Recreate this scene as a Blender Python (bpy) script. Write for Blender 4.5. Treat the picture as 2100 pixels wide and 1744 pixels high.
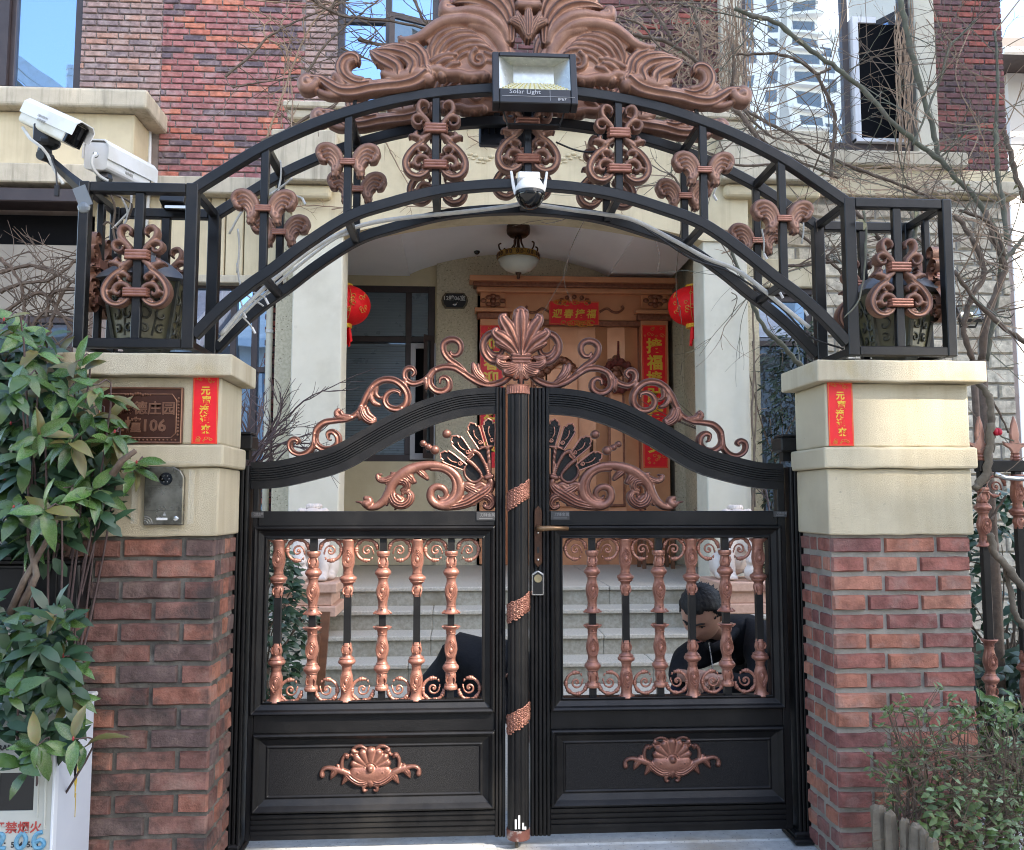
import bpy, bmesh, math, random
import numpy as np
from mathutils import Vector, Matrix
R = math.radians
random.seed(7)
S = bpy.context.scene
for o in list(bpy.data.objects):
    bpy.data.objects.remove(o)

# ------------------------------------------------------------------ camera
FP = 1800.0                       # focal length in units of a 2100 px wide picture
YAW, PITCH = 0.060, 0.0855
FWD = np.array([math.sin(YAW)*math.cos(PITCH), math.cos(YAW)*math.cos(PITCH), math.sin(PITCH)])
RGT = np.array([math.cos(YAW), -math.sin(YAW), 0.0])
UP = np.cross(RGT, FWD)
CAM = np.array([-0.2253, -3.3, 1.2064])
cam_data = bpy.data.cameras.new('camera')
cam = bpy.data.objects.new('camera', cam_data)
S.collection.objects.link(cam)
cam_data.sensor_fit = 'HORIZONTAL'
cam_data.sensor_width = 36
cam_data.lens = 36*FP/2100
cam_data.clip_start = 0.05
cam_data.clip_end = 3000
M = Matrix.Identity(4)
for i in range(3):
    M[i][0] = RGT[i]; M[i][1] = UP[i]; M[i][2] = -FWD[i]; M[i][3] = CAM[i]
cam.matrix_world = M
S.camera = cam

# ------------------------------------------------------------------ sky, sun, exposure
SUN_AZ, SUN_EL = R(50), R(40)      # azimuth measured from -Y (behind the camera) towards +X
SUN_DIR = Vector((math.sin(SUN_AZ)*math.cos(SUN_EL), -math.cos(SUN_AZ)*math.cos(SUN_EL), math.sin(SUN_EL)))
world = bpy.data.worlds.new('World')
S.world = world
world.use_nodes = True
wn = world.node_tree
for n in list(wn.nodes):
    wn.nodes.remove(n)
sky = wn.nodes.new('ShaderNodeTexSky')
sky.sky_type = 'NISHITA'
sky.sun_disc = False
sky.sun_elevation = SUN_EL
sky.sun_rotation = math.atan2(SUN_DIR.x, SUN_DIR.y)
sky.air_density = 1.0; sky.dust_density = 1.0; sky.ozone_density = 1.0
bg = wn.nodes.new('ShaderNodeBackground'); bg.inputs['Strength'].default_value = 0.15
wo = wn.nodes.new('ShaderNodeOutputWorld')
wn.links.new(sky.outputs[0], bg.inputs[0]); wn.links.new(bg.outputs[0], wo.inputs[0])
sun_data = bpy.data.lights.new('sun', 'SUN'); sun_data.energy = 2.7; sun_data.angle = R(0.53); sun_data.color = (1.0, .95, .87)
sun = bpy.data.objects.new('sun', sun_data); S.collection.objects.link(sun)
sun.rotation_euler = SUN_DIR.to_track_quat('Z', 'Y').to_euler()
sun.location = (6, -8, 12)
S.view_settings.view_transform = 'Standard'
S.view_settings.look = 'None'
S.view_settings.gamma = 1.0
S.view_settings.use_curve_mapping = False
S.view_settings.exposure = 2.35
try:
    S.view_settings.use_white_balance = True
    S.view_settings.white_balance_temperature = 7050
    S.view_settings.white_balance_tint = 12
except Exception:
    pass
try:
    S.cycles.max_bounces = 8; S.cycles.glossy_bounces = 5; S.cycles.transparent_max_bounces = 8
    S.cycles.use_denoising = True
    S.cycles.pixel_filter_type = 'BLACKMAN_HARRIS'; S.cycles.filter_width = 1.05
except Exception:
    pass

# ------------------------------------------------------------------ measuring helpers
def W(u, v, Y):
    "the point of the plane at depth Y that a point (u, v) of the measured photograph shows"
    d = FWD + RGT*((u-1050)/FP) - UP*((v-872)/FP)
    return Vector(CAM + d*((Y-CAM[1])/d[1]))
def WZ(u, v, z):
    d = FWD + RGT*((u-1050)/FP) - UP*((v-872)/FP)
    return Vector(CAM + d*((z-CAM[2])/d[2]))
def PXM(Y):
    return FP/(Y-CAM[1])          # picture units per metre at depth Y
def Zm(ox, oy):
    return lambda x, y: ((ox+x/2.052)*.57675, (oy+y/2.052)*.57675)

# ------------------------------------------------------------------ building helpers
ORG = {}
class MB:
    def __init__(s):
        s.v = []; s.f = []
    def add(s, vs, fs):
        n = len(s.v); s.v += [tuple(p) for p in vs]; s.f += [tuple(i+n for i in f) for f in fs]; return s
    def box(s, x0, x1, y0, y1, z0, z1):
        if x0 > x1: x0, x1 = x1, x0
        if y0 > y1: y0, y1 = y1, y0
        if z0 > z1: z0, z1 = z1, z0
        return s.add([(x0,y0,z0),(x1,y0,z0),(x1,y1,z0),(x0,y1,z0),(x0,y0,z1),(x1,y0,z1),(x1,y1,z1),(x0,y1,z1)],
                     [(0,3,2,1),(4,5,6,7),(0,1,5,4),(1,2,6,5),(2,3,7,6),(3,0,4,7)])
    def bar(s, p, q, w, d, side=(0,1,0)):
        "rectangular bar from p to q: w across, d along side"
        p = Vector(p); q = Vector(q); a = (q-p).normalized(); sd = Vector(side); sd = (sd-a*sd.dot(a)).normalized(); n = a.cross(sd)
        vs = [e+n*(i*w/2)+sd*(j*d/2) for e in (p, q) for i, j in ((-1,-1),(1,-1),(1,1),(-1,1))]
        return s.add(vs, [(0,1,2,3),(7,6,5,4),(0,4,5,1),(1,5,6,2),(2,6,7,3),(3,7,4,0)])
    def tube(s, pts, r, n=6, caps=True):
        pts = [Vector(p) for p in pts]; m = len(pts)
        if m < 2: return s
        rs = r if isinstance(r, (list, tuple)) else [r]*m
        t0 = (pts[1]-pts[0]).normalized()
        ref = Vector((0,1,0)) if abs(t0.y) < .9 else Vector((1,0,0))
        nn = (ref-t0*ref.dot(t0)).normalized(); vs = []
        for i in range(m):
            t = (pts[min(i+1,m-1)]-pts[max(i-1,0)])
            t = t.normalized() if t.length > 1e-9 else t0
            nn = nn-t*nn.dot(t)
            nn = nn.normalized() if nn.length > 1e-6 else Vector((1,0,0))
            b = t.cross(nn)
            for k in range(n):
                a = 2*math.pi*k/n
                vs.append(pts[i]+(nn*math.cos(a)+b*math.sin(a))*rs[i])
        fs = [(i*n+k, i*n+(k+1)%n, (i+1)*n+(k+1)%n, (i+1)*n+k) for i in range(m-1) for k in range(n)]
        if caps: fs += [tuple(range(n-1,-1,-1)), tuple((m-1)*n+k for k in range(n))]
        return s.add(vs, fs)
    def lathe(s, prof, c, n=16, sq=0, sx=1, sy=1):
        "prof of (radius, z) turned about the vertical through c"
        c = Vector(c); m = len(prof)
        vs = []
        for r, z in prof:
            for k in range(n):
                a = 2*math.pi*(k+.5)/n
                q = 1
                if sq: q = 1+sq*(1/max(abs(math.cos(a)),abs(math.sin(a)))-1)
                vs.append((c.x+r*q*math.cos(a)*sx, c.y+r*q*math.sin(a)*sy, c.z+z))
        fs = [(i*n+k, i*n+(k+1)%n, (i+1)*n+(k+1)%n, (i+1)*n+k) for i in range(m-1) for k in range(n)]
        fs += [tuple(range(n-1,-1,-1)), tuple((m-1)*n+k for k in range(n))]
        return s.add(vs, fs)
    def prism(s, poly, y0, y1):
        "poly of (x, z), extruded from y0 (front) to y1"
        n = len(poly)
        ar = sum(poly[i][0]*poly[(i+1)%n][1]-poly[(i+1)%n][0]*poly[i][1] for i in range(n))
        if ar < 0: poly = poly[::-1]
        vs = [(x,y0,z) for x,z in poly]+[(x,y1,z) for x,z in poly]
        fs = [tuple(range(n)), tuple(range(2*n-1,n-1,-1))]+[((i+1)%n, i, i+n, (i+1)%n+n) for i in range(n)]
        return s.add(vs, fs)
    def sweep(s, path, prof, closed=False):
        "path of (x, z) in a vertical plane; prof of (offset to the left of the path, y)"
        m = len(path); k = len(prof); vs = []
        P = [Vector((x,z)) for x,z in path]
        for i in range(m):
            if closed: a, b = P[i]-P[i-1], P[(i+1)%m]-P[i]
            else: a = P[i]-P[i-1] if i else P[1]-P[0]; b = P[i+1]-P[i] if i < m-1 else P[i]-P[i-1]
            a.normalize(); b.normalize()
            na = Vector((-a.y,a.x)); nb = Vector((-b.y,b.x)); n = na+nb
            n = n/max(.2, 1+na.dot(nb))
            for o, y in prof:
                vs.append((P[i].x+n.x*o, y, P[i].y+n.y*o))
        fs = [(i*k+j, i*k+(j+1)%k, ((i+1)%m)*k+(j+1)%k, ((i+1)%m)*k+j) for i in range(m if closed else m-1) for j in range(k)]
        if not closed: fs += [tuple(range(k-1,-1,-1)), tuple((m-1)*k+j for j in range(k))]
        return s.add(vs, fs)
    def ball(s, c, r, n=10, m=6, sx=1, sy=1, sz=1):
        prof = [(max(1e-4,r*math.sin(math.pi*i/m)), 0) for i in range(m+1)]
        c = Vector(c); vs = []
        for i in range(m+1):
            th = math.pi*i/m
            for k in range(n):
                a = 2*math.pi*k/n
                vs.append((c.x+r*sx*math.sin(th)*math.cos(a), c.y+r*sy*math.sin(th)*math.sin(a), c.z-r*sz*math.cos(th)))
        fs = [(i*n+k, i*n+(k+1)%n, (i+1)*n+(k+1)%n, (i+1)*n+k) for i in range(m) for k in range(n)]
        return s.add(vs, fs)
    def mesh(s, name, smooth=False, org=(0,0,0)):
        me = bpy.data.meshes.new(name)
        o = Vector(org)
        me.from_pydata([(p[0]-o.x,p[1]-o.y,p[2]-o.z) for p in s.v], [], s.f)
        me.update()
        if smooth: me.polygons.foreach_set('use_smooth', [True]*len(me.polygons))
        return me

def cr(pts, n=6):
    "Catmull-Rom through tuples of any length"
    P = [np.array(p, float) for p in pts]
    if len(P) < 3:
        return [tuple(P[0]+(P[-1]-P[0])*t) for t in np.linspace(0,1,n+1)]
    P = [2*P[0]-P[1]]+P+[2*P[-1]-P[-2]]; out = []
    for i in range(1, len(P)-2):
        for t in np.arange(n)/n:
            a,b,c,d = P[i-1:i+3]
            out.append(tuple(.5*(2*b+(c-a)*t+(2*a-5*b+4*c-d)*t*t+(3*b-a-3*c+d)*t**3)))
    out.append(tuple(P[-2])); return out

def thing(name, label, cat, loc=(0,0,0), group=None):
    o = bpy.data.objects.new(name, None); S.collection.objects.link(o)
    o.location = loc; o.empty_display_size = .1
    o['label'] = label; o['category'] = cat
    if group: o['group'] = group
    ORG[o] = Vector(loc); return o
def tag(o, label, cat, group=None):
    o['label'] = label; o['category'] = cat
    if group: o['group'] = group
    return o
def ob(name, mb, m, parent=None, smooth=False, bevel=0, label=None, kind=None, seg=1, auto=None):
    "links one mesh object; coordinates are world ones, stored relative to the parent's base"
    org = ORG[parent] if parent else Vector((0,0,0))
    me = mb.mesh(name, smooth or auto is not None, org) if isinstance(mb, MB) else mb
    if m:
        me.materials.clear(); me.materials.append(m)
    o = bpy.data.objects.new(name, me); S.collection.objects.link(o)
    if parent: o.parent = parent
    ORG[o] = org
    if auto is not None:
        me.set_sharp_from_angle(angle=R(auto))
    if bevel:
        b = o.modifiers.new('bevel','BEVEL'); b.width = bevel; b.segments = seg; b.limit_method = 'ANGLE'; b.angle_limit = R(40)
        b.harden_normals = False
    if label: o['label'] = label
    if kind: o['kind'] = kind
    return o
def inst(name, me, mat4, parent=None, m=None):
    "another object on a shared mesh"
    o = bpy.data.objects.new(name, me); S.collection.objects.link(o)
    if parent:
        o.parent = parent
        mat4 = Matrix.Translation(-ORG[parent]) @ mat4
    o.matrix_local = mat4
    ORG[o] = Vector((0,0,0)); return o
def copy_thing(root, dx, label=None, mirror=None):
    "copies a thing with its parts and their sub-parts, moved by dx"
    def rec(o, par):
        c = o.copy(); S.collection.objects.link(c)
        if par: c.parent = par
        for ch in list(o.children): rec(ch, c)
        return c
    c = rec(root, None); c.location = Vector(root.location)+Vector(dx)
    ORG[c] = Vector(c.location)
    if label: c['label'] = label
    return c

# ------------------------------------------------------------------ materials
def mat(name, c1, c2=None, scale=8, rough=.6, metal=0, bump=0, bscale=60, c3=None, s3=2, spec=.5, rr=.12, lo=.35, hi=.65, streak=None, rnd=0, ss=0, coat=0, detail=4, speck=None, worn=None):
    m = bpy.data.materials.new(name); m.use_nodes = True
    nt = m.node_tree; N = nt.nodes; L = nt.links; B = N['Principled BSDF']
    B.inputs['Roughness'].default_value = rough; B.inputs['Metallic'].default_value = metal
    B.inputs['Specular IOR Level'].default_value = spec
    if coat: B.inputs['Coat Weight'].default_value = coat; B.inputs['Coat Roughness'].default_value = .15
    tc = N.new('ShaderNodeTexCoord').outputs['Object']
    def rgb(c):
        n = N.new('ShaderNodeRGB'); n.outputs[0].default_value = (*c,1); return n.outputs[0]
    def noise(sc, det=4, vec=None, rg=.6):
        n = N.new('ShaderNodeTexNoise'); n.inputs['Scale'].default_value = sc; n.inputs['Detail'].default_value = det; n.inputs['Roughness'].default_value = rg
        L.new(vec or tc, n.inputs['Vector']); return n.outputs['Fac']
    def ramp(fac, a, b):
        n = N.new('ShaderNodeMapRange'); n.inputs['From Min'].default_value = a; n.inputs['From Max'].default_value = b; n.clamp = True
        L.new(fac, n.inputs['Value']); return n.outputs['Result']
    def mix(fac, a, b, t='MIX'):
        n = N.new('ShaderNodeMix'); n.data_type = 'RGBA'; n.blend_type = t
        if isinstance(fac, float): n.inputs['Factor'].default_value = fac
        else: L.new(fac, n.inputs['Factor'])
        L.new(a, n.inputs['A']); L.new(b, n.inputs['B']); return n.outputs['Result']
    col = rgb(c1)
    if c2:
        col = mix(ramp(noise(scale, detail), lo, hi), col, rgb(c2))
    if c3:
        col = mix(ramp(noise(s3, 5), .52, .72), col, rgb(c3))
    if streak:
        mp = N.new('ShaderNodeMapping'); mp.inputs['Scale'].default_value = (streak[1], streak[1], streak[1]*.06); L.new(tc, mp.inputs['Vector'])
        col = mix(ramp(noise(1, 5, mp.outputs[0], .7), .5, .8), col, rgb(streak[0]))
    if speck:
        v = N.new('ShaderNodeTexVoronoi'); v.inputs['Scale'].default_value = speck[1]; L.new(tc, v.inputs['Vector'])
        col = mix(ramp(v.outputs['Color'], speck[2], speck[2]+.05), col, rgb(speck[0]))
    if rnd:
        oi = N.new('ShaderNodeObjectInfo'); hs = N.new('ShaderNodeHueSaturation')
        mr = N.new('ShaderNodeMapRange'); mr.inputs['To Min'].default_value = 1-rnd; mr.inputs['To Max'].default_value = 1+rnd
        L.new(oi.outputs['Random'], mr.inputs['Value']); L.new(mr.outputs[0], hs.inputs['Value']); L.new(col, hs.inputs['Color']); col = hs.outputs[0]
    if worn:      # rubbed finish: bare copper on the ridges, dark patina where it was never polished
        ge = N.new('ShaderNodeNewGeometry')
        col = mix(ramp(ge.outputs['Pointiness'], worn[1], worn[2]), rgb(worn[0]), col)
    L.new(col, B.inputs['Base Color'])
    if rr:
        mr = N.new('ShaderNodeMapRange'); mr.inputs['To Min'].default_value = max(.02,rough-rr); mr.inputs['To Max'].default_value = min(1,rough+rr)
        L.new(noise(scale*1.7+1, 4), mr.inputs['Value']); L.new(mr.outputs[0], B.inputs['Roughness'])
    if bump:
        b = N.new('ShaderNodeBump'); b.inputs['Strength'].default_value = bump; b.inputs['Distance'].default_value = .004
        L.new(noise(bscale, 5), b.inputs['Height']); L.new(b.outputs[0], B.inputs['Normal'])
    return m

def brick_mat(name, cols, dirt, dirt_amt, bscale=90, bump=.5, soot=None):
    "colour chosen brick by brick, with worn and stained faces"
    m = bpy.data.materials.new(name); m.use_nodes = True
    nt = m.node_tree; N = nt.nodes; L = nt.links; B = N['Principled BSDF']
    B.inputs['Roughness'].default_value = .88; B.inputs['Specular IOR Level'].default_value = .25
    oi = N.new('ShaderNodeObjectInfo'); ge = N.new('ShaderNodeNewGeometry')
    ad = N.new('ShaderNodeMath'); ad.operation = 'ADD'; L.new(oi.outputs['Random'], ad.inputs[0]); L.new(ge.outputs['Random Per Island'], ad.inputs[1])
    fr = N.new('ShaderNodeMath'); fr.operation = 'FRACT'; L.new(ad.outputs[0], fr.inputs[0])
    cp = N.new('ShaderNodeValToRGB'); cp.color_ramp.interpolation = 'CONSTANT'
    e = cp.color_ramp.elements
    while len(e) < len(cols): e.new(.5)
    for i, c in enumerate(cols):
        e[i].position = i/len(cols); e[i].color = (*c,1)
    L.new(fr.outputs[0], cp.inputs[0])
    def noise(sc, rg=.65):
        n = N.new('ShaderNodeTexNoise'); n.inputs['Scale'].default_value = sc; n.inputs['Detail'].default_value = 6; n.inputs['Roughness'].default_value = rg
        L.new(ge.outputs['Position'], n.inputs['Vector']); return n.outputs['Fac']
    def mr(fac, a, b, c=0, d=1):
        n = N.new('ShaderNodeMapRange'); n.inputs['From Min'].default_value = a; n.inputs['From Max'].default_value = b
        n.inputs['To Min'].default_value = c; n.inputs['To Max'].default_value = d; L.new(fac, n.inputs['Value']); return n.outputs[0]
    def mix(fac, a, b, t='MIX'):
        n = N.new('ShaderNodeMix'); n.data_type = 'RGBA'; n.blend_type = t; L.new(fac, n.inputs['Factor'])
        L.new(a, n.inputs['A'])
        if isinstance(b, tuple): n.inputs['B'].default_value = (*b,1)
        else: L.new(b, n.inputs['B'])
        return n.outputs['Result']
    hs = N.new('ShaderNodeHueSaturation'); L.new(cp.outputs[0], hs.inputs['Color']); L.new(mr(noise(16), .32, .68, .58, 1.34), hs.inputs['Value'])
    c = mix(mr(noise(9), .5, .68, 0, dirt_amt), hs.outputs[0], dirt)
    if soot: c = mix(mr(noise(5), .5, .62, 0, soot[1]), c, soot[0])
    L.new(c, B.inputs['Base Color'])
    b = N.new('ShaderNodeBump'); b.inputs['Strength'].default_value = bump; b.inputs['Distance'].default_value = .006
    L.new(noise(bscale), b.inputs['Height']); L.new(b.outputs[0], B.inputs['Normal'])
    return m

BLACK = mat('black_metal', (.0045,.0045,.005), (.008,.008,.0085), 9, .42, 0, .12, 240, c3=(.017,.016,.015), s3=3.5, spec=.30)
BLACK2 = mat('black_arch_metal', (.0045,.005,.006), (.009,.0095,.0105), 7, .36, 0, .1, 200, c3=(.022,.019,.017), s3=4, spec=.36)
COPPER = mat('antique_copper', (.37,.172,.122), (.25,.105,.076), 38, .38, .5, .25, 160, c3=(.46,.235,.17), s3=17, spec=.5, lo=.3, hi=.72, worn=((.075,.032,.026), .445, .525))
COPPER_DULL = mat('painted_bronze', (.42,.225,.148), (.32,.16,.108), 26, .44, .22, .3, 150, c3=(.48,.275,.19), s3=11, spec=.45, worn=((.085,.042,.034), .445, .52))
PATINA = mat('dark_copper_patina', (.10,.045,.034), (.065,.030,.024), 60, .5, .4, .2, 160)
DOORCU = mat('door_copper', (.70,.32,.165), (.60,.25,.12), 3, .36, .35, .05, 300, spec=.5)
DOORCU_D = mat('door_copper_dark', (.33,.13,.075), (.20,.075,.042), 30, .4, .5, .2, 160)
BRONZE = mat('dark_bronze', (.09,.042,.024), (.05,.026,.018), 20, .42, .6, .15, 160)
STUCCO = mat('cream_stucco', (.64,.565,.405), (.585,.51,.36), 5, .92, 0, 1.0, 520, c3=(.55,.475,.33), s3=2.5, spec=.12, streak=((.47,.39,.25), 4), speck=((.42,.37,.27), 150, .94))
STUCCO_C = mat('stained_stucco_cap', (.64,.57,.42), (.58,.51,.37), 5, .92, 0, 1.0, 520, c3=(.53,.41,.20), s3=4.5, spec=.12, streak=((.42,.34,.22), 6), speck=((.42,.37,.27), 150, .94))
STUCCO_W = mat('pale_column_render', (.64,.60,.49), (.59,.55,.44), 4, .92, 0, .6, 300, spec=.12, c3=(.52,.48,.38), s3=2.2, speck=((.42,.39,.31), 60, .95))
STUCCO_Y = mat('yellow_cream_render', (.66,.56,.375), (.60,.50,.33), 4, .92, 0, .6, 260, spec=.12, streak=((.42,.34,.22), 4), c3=(.54,.45,.30), s3=2)
LEDGE = mat('weathered_ledge', (.57,.50,.38), (.47,.41,.31), 7, .93, 0, .6, 150, spec=.1, streak=((.22,.19,.145), 13))
GREYR = mat('grey_brown_render', (.29,.26,.215), (.24,.215,.18), 3, .92, 0, .3, 160, spec=.12, c3=(.25,.22,.19), s3=1.4)
TANWALL = mat('speckled_tan_granite', (.60,.53,.38), (.50,.44,.31), 40, .9, 0, .8, 190, spec=.2, lo=.42, hi=.58, speck=((.24,.20,.14), 120, .86))
WHITEP = mat('white_ceiling_paint', (.84,.82,.82), (.80,.78,.78), 2, .9, 0, 0, 60, spec=.15, rr=0)
MORTAR = mat('grey_mortar', (.33,.31,.27), (.24,.225,.195), 14, .95, 0, .8, 130, spec=.1)
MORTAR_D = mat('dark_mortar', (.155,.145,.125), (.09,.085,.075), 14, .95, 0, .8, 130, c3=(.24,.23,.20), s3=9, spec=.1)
MORTAR_W = mat('pale_mortar', (.36,.30,.27), (.28,.22,.20), 6, .95, 0, .4, 120, spec=.1)
FRAME = mat('brown_window_frame', (.035,.024,.024), (.048,.034,.033), 5, .45, 0, 0, spec=.5)
FRAME_G = mat('grey_sash', (.36,.35,.36), (.42,.41,.41), 5, .5)
GRANITE = mat('pale_granite', (.49,.45,.375), (.38,.35,.285), 60, .7, 0, .15, 120, spec=.4, lo=.4, hi=.6, c3=(.42,.38,.31), s3=2.5, speck=((.25,.24,.22), 240, .84))
GRANITE_R = mat('riser_granite', (.36,.34,.28), (.28,.26,.21), 36, .8, 0, .3, 120, spec=.3, lo=.4, hi=.6, c3=(.20,.175,.12), s3=3)
THRESH = mat('threshold_granite', (.50,.51,.49), (.40,.41,.40), 30, .75, 0, .2, 130, spec=.3, c3=(.34,.30,.24), s3=2.2, speck=((.24,.24,.24), 200, .86))
PAVE = mat('grey_pavement', (.22,.215,.20), (.16,.155,.145), 20, .9, 0, .4, 60, spec=.2)
SOIL = mat('dark_soil', (.05,.037,.025), (.03,.022,.015), 9, 1, 0, 1, 40, spec=.05)
RED = mat('red_paper', (.86,.008,.016), (.76,.006,.014), 18, .42, 0, .25, 22, spec=.5, rr=.1)
GOLD = mat('gold_print', (.86,.56,.06), (.74,.42,.04), 120, .35, .1, 0, spec=.5, rr=0)
GOLD2 = mat('orange_print', (.72,.28,.05), (.62,.2,.04), 90, .45, 0, 0, rr=0)
LANT = mat('lantern_silk', (.84,.010,.014), (.76,.008,.012), 30, .6, 0, .1, 200, spec=.3)
WHITE = mat('white_plastic', (.76,.76,.74), (.70,.70,.68), 5, .4, 0, 0, c3=(.62,.60,.54), s3=4)
WHITE_D = mat('weathered_white_shell', (.68,.66,.56), (.60,.57,.45), 9, .5, 0, .1, 80, c3=(.52,.47,.34), s3=6)
BLKP = mat('black_plastic', (.006,.006,.0065), (.010,.010,.010), 8, .35, 0, 0)
GLOSSB = mat('gloss_black_dome', (.004,.004,.004), None, 8, .06, 0, 0, spec=.6, rr=0)
STEEL = mat('tarnished_steel', (.26,.25,.21), (.13,.125,.10), 14, .3, .75, .1, 60, c3=(.07,.062,.05), s3=17)
SILVER = mat('bright_metal', (.6,.6,.58), None, 8, .25, .9, rr=0)
CABLE = mat('white_cable', (.58,.57,.52), (.45,.44,.40), 20, .6)
CABLE_B = mat('black_cable', (.015,.015,.016), None, 8, .5)
SKIN = mat('skin', (.50,.28,.20), (.42,.22,.155), 9, .48, 0, .12, 60, spec=.4)
HAIR = mat('black_hair', (.006,.005,.005), (.016,.015,.0145), 60, .7, 0, .6, 120)
CLOTH = mat('black_jacket', (.0055,.006,.0075), (.009,.0095,.012), 30, .8, 0, .4, 120, spec=.25)
CLOTH2 = mat('dark_blue_trousers', (.016,.022,.045), (.011,.015,.030), 40, .85, 0, .4, 150, spec=.2)
STONEW = mat('pale_carved_stone', (.68,.60,.53), (.60,.50,.43), 9, .75, 0, .25, 80)
STONEP = mat('pink_granite_block', (.58,.36,.26), (.50,.30,.215), 40, .7, 0, .1, 100)
WOODG = mat('weathered_wood', (.19,.16,.118), (.115,.095,.07), 14, .92, 0, .8, 70, streak=((.10,.08,.055), 22))
WOODB = mat('brown_wood', (.20,.085,.04), (.14,.06,.03), 20, .5)
BARK = mat('brown_bark', (.15,.105,.075), (.10,.07,.05), 40, .9, 0, .5, 120, c3=(.19,.155,.12), s3=14)
BARK_G = mat('grey_green_bark', (.135,.14,.095), (.10,.095,.07), 20, .85, 0, .4, 120, c3=(.17,.15,.12), s3=9)
TWIG = mat('thin_twig', (.17,.12,.085), (.10,.08,.06), 12, .9)
TWIG_T = mat('tan_twig', (.33,.23,.155), (.24,.165,.11), 12, .9)
TWIG_P = mat('purple_brown_twig', (.075,.05,.05), (.11,.075,.07), 12, .9)
LEAF = mat('glossy_leaf', (.052,.122,.030), (.088,.16,.042), 12, .27, 0, .15, 50, rnd=.35, spec=.5, c3=(.085,.125,.05), s3=6)
LEAF_O = mat('olive_leaf', (.115,.125,.035), (.14,.11,.04), 14, .36, 0, .15, 50, rnd=.25)
LEAF_S = mat('small_leaf', (.048,.086,.017), (.074,.112,.022), 10, .5, 0, 0, rnd=.3)
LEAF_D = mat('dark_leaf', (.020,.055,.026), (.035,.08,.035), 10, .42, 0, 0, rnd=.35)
REDBUD = mat('red_bud', (.30,.03,.03), None, 8, .5, rr=0)
ROSE = mat('red_rose', (.50,.006,.03), (.38,.004,.02), 60, .6)
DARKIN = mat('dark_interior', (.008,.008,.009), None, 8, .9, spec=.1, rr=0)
BRICK_P = brick_mat('pillar_brick', [(.29,.112,.088),(.37,.155,.105),(.225,.092,.08),(.30,.118,.092),(.205,.088,.08),(.40,.18,.125),(.25,.10,.085)], (.34,.235,.20), .55, 70, 1.0, soot=((.15,.075,.065),.45))
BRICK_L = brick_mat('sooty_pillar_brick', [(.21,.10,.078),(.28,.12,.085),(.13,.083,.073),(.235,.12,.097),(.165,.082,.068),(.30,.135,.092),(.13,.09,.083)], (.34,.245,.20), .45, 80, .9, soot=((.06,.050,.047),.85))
BRICK_H = brick_mat('house_brick', [(.40,.165,.155),(.36,.15,.145),(.50,.17,.12),(.15,.11,.125),(.39,.16,.15),(.35,.145,.14),(.55,.20,.13),(.17,.12,.13),(.41,.165,.145),(.37,.155,.145)], (.50,.38,.36), .45, bscale=60, bump=.3)
BRICK_F = brick_mat('faded_brick', [(.36,.235,.21),(.31,.21,.195),(.40,.26,.22),(.25,.185,.185),(.37,.25,.225),(.44,.25,.195)], (.50,.40,.36), .6, bscale=60, bump=.3)
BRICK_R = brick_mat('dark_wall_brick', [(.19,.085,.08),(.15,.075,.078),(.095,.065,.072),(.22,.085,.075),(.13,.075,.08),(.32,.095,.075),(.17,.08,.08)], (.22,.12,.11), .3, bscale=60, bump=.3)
STONEB = brick_mat('cream_split_stone', [(.52,.46,.36),(.58,.52,.41),(.50,.43,.33),(.55,.50,.40)], (.42,.35,.27), .4, bscale=26, bump=1.0)

def glass_mat(name, tint, rough=.02, mirror=.5):
    "window glass: mirrors the street, dark behind"
    m = bpy.data.materials.new(name); m.use_nodes = True
    nt = m.node_tree; N = nt.nodes; L = nt.links
    B = N['Principled BSDF']; B.inputs['Base Color'].default_value = (*tint,1); B.inputs['Roughness'].default_value = .3
    g = N.new('ShaderNodeBsdfGlossy'); g.inputs['Roughness'].default_value = rough; g.inputs['Color'].default_value = (.42,.66,1,1)
    mx = N.new('ShaderNodeMixShader'); mx.inputs[0].default_value = mirror
    nz = N.new('ShaderNodeTexNoise'); nz.inputs['Scale'].default_value = 1.3; nz.inputs['Detail'].default_value = 1
    b = N.new('ShaderNodeBump'); b.inputs['Strength'].default_value = .12; b.inputs['Distance'].default_value = .02
    tc = N.new('ShaderNodeTexCoord'); L.new(tc.outputs['Object'], nz.inputs['Vector']); L.new(nz.outputs['Fac'], b.inputs['Height']); L.new(b.outputs[0], g.inputs['Normal'])
    L.new(B.outputs[0], mx.inputs[1]); L.new(g.outputs[0], mx.inputs[2]); L.new(mx.outputs[0], N['Material Output'].inputs['Surface'])
    return m
GLASS = glass_mat('mirror_window_glass', (.02,.03,.04), .01, .52)
GLASS_W = glass_mat('clear_mirror_window_glass', (.03,.04,.05), .01, .78); GLASS_W.node_tree.nodes['Glossy BSDF'].inputs['Color'].default_value = (.95,.98,1,1)
GLASS_K = glass_mat('black_meter_glass', (.004,.0045,.005), .05, .015)
GLASS_D = glass_mat('dark_window_glass', (.012,.016,.018), .02, .16)
GLASS_M = glass_mat('tinted_window_glass', (.02,.035,.05), .01, .45)
FROST = mat('frosted_glass', (.55,.54,.46), (.48,.47,.40), 4, .35, 0, 0, spec=.5)

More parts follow.
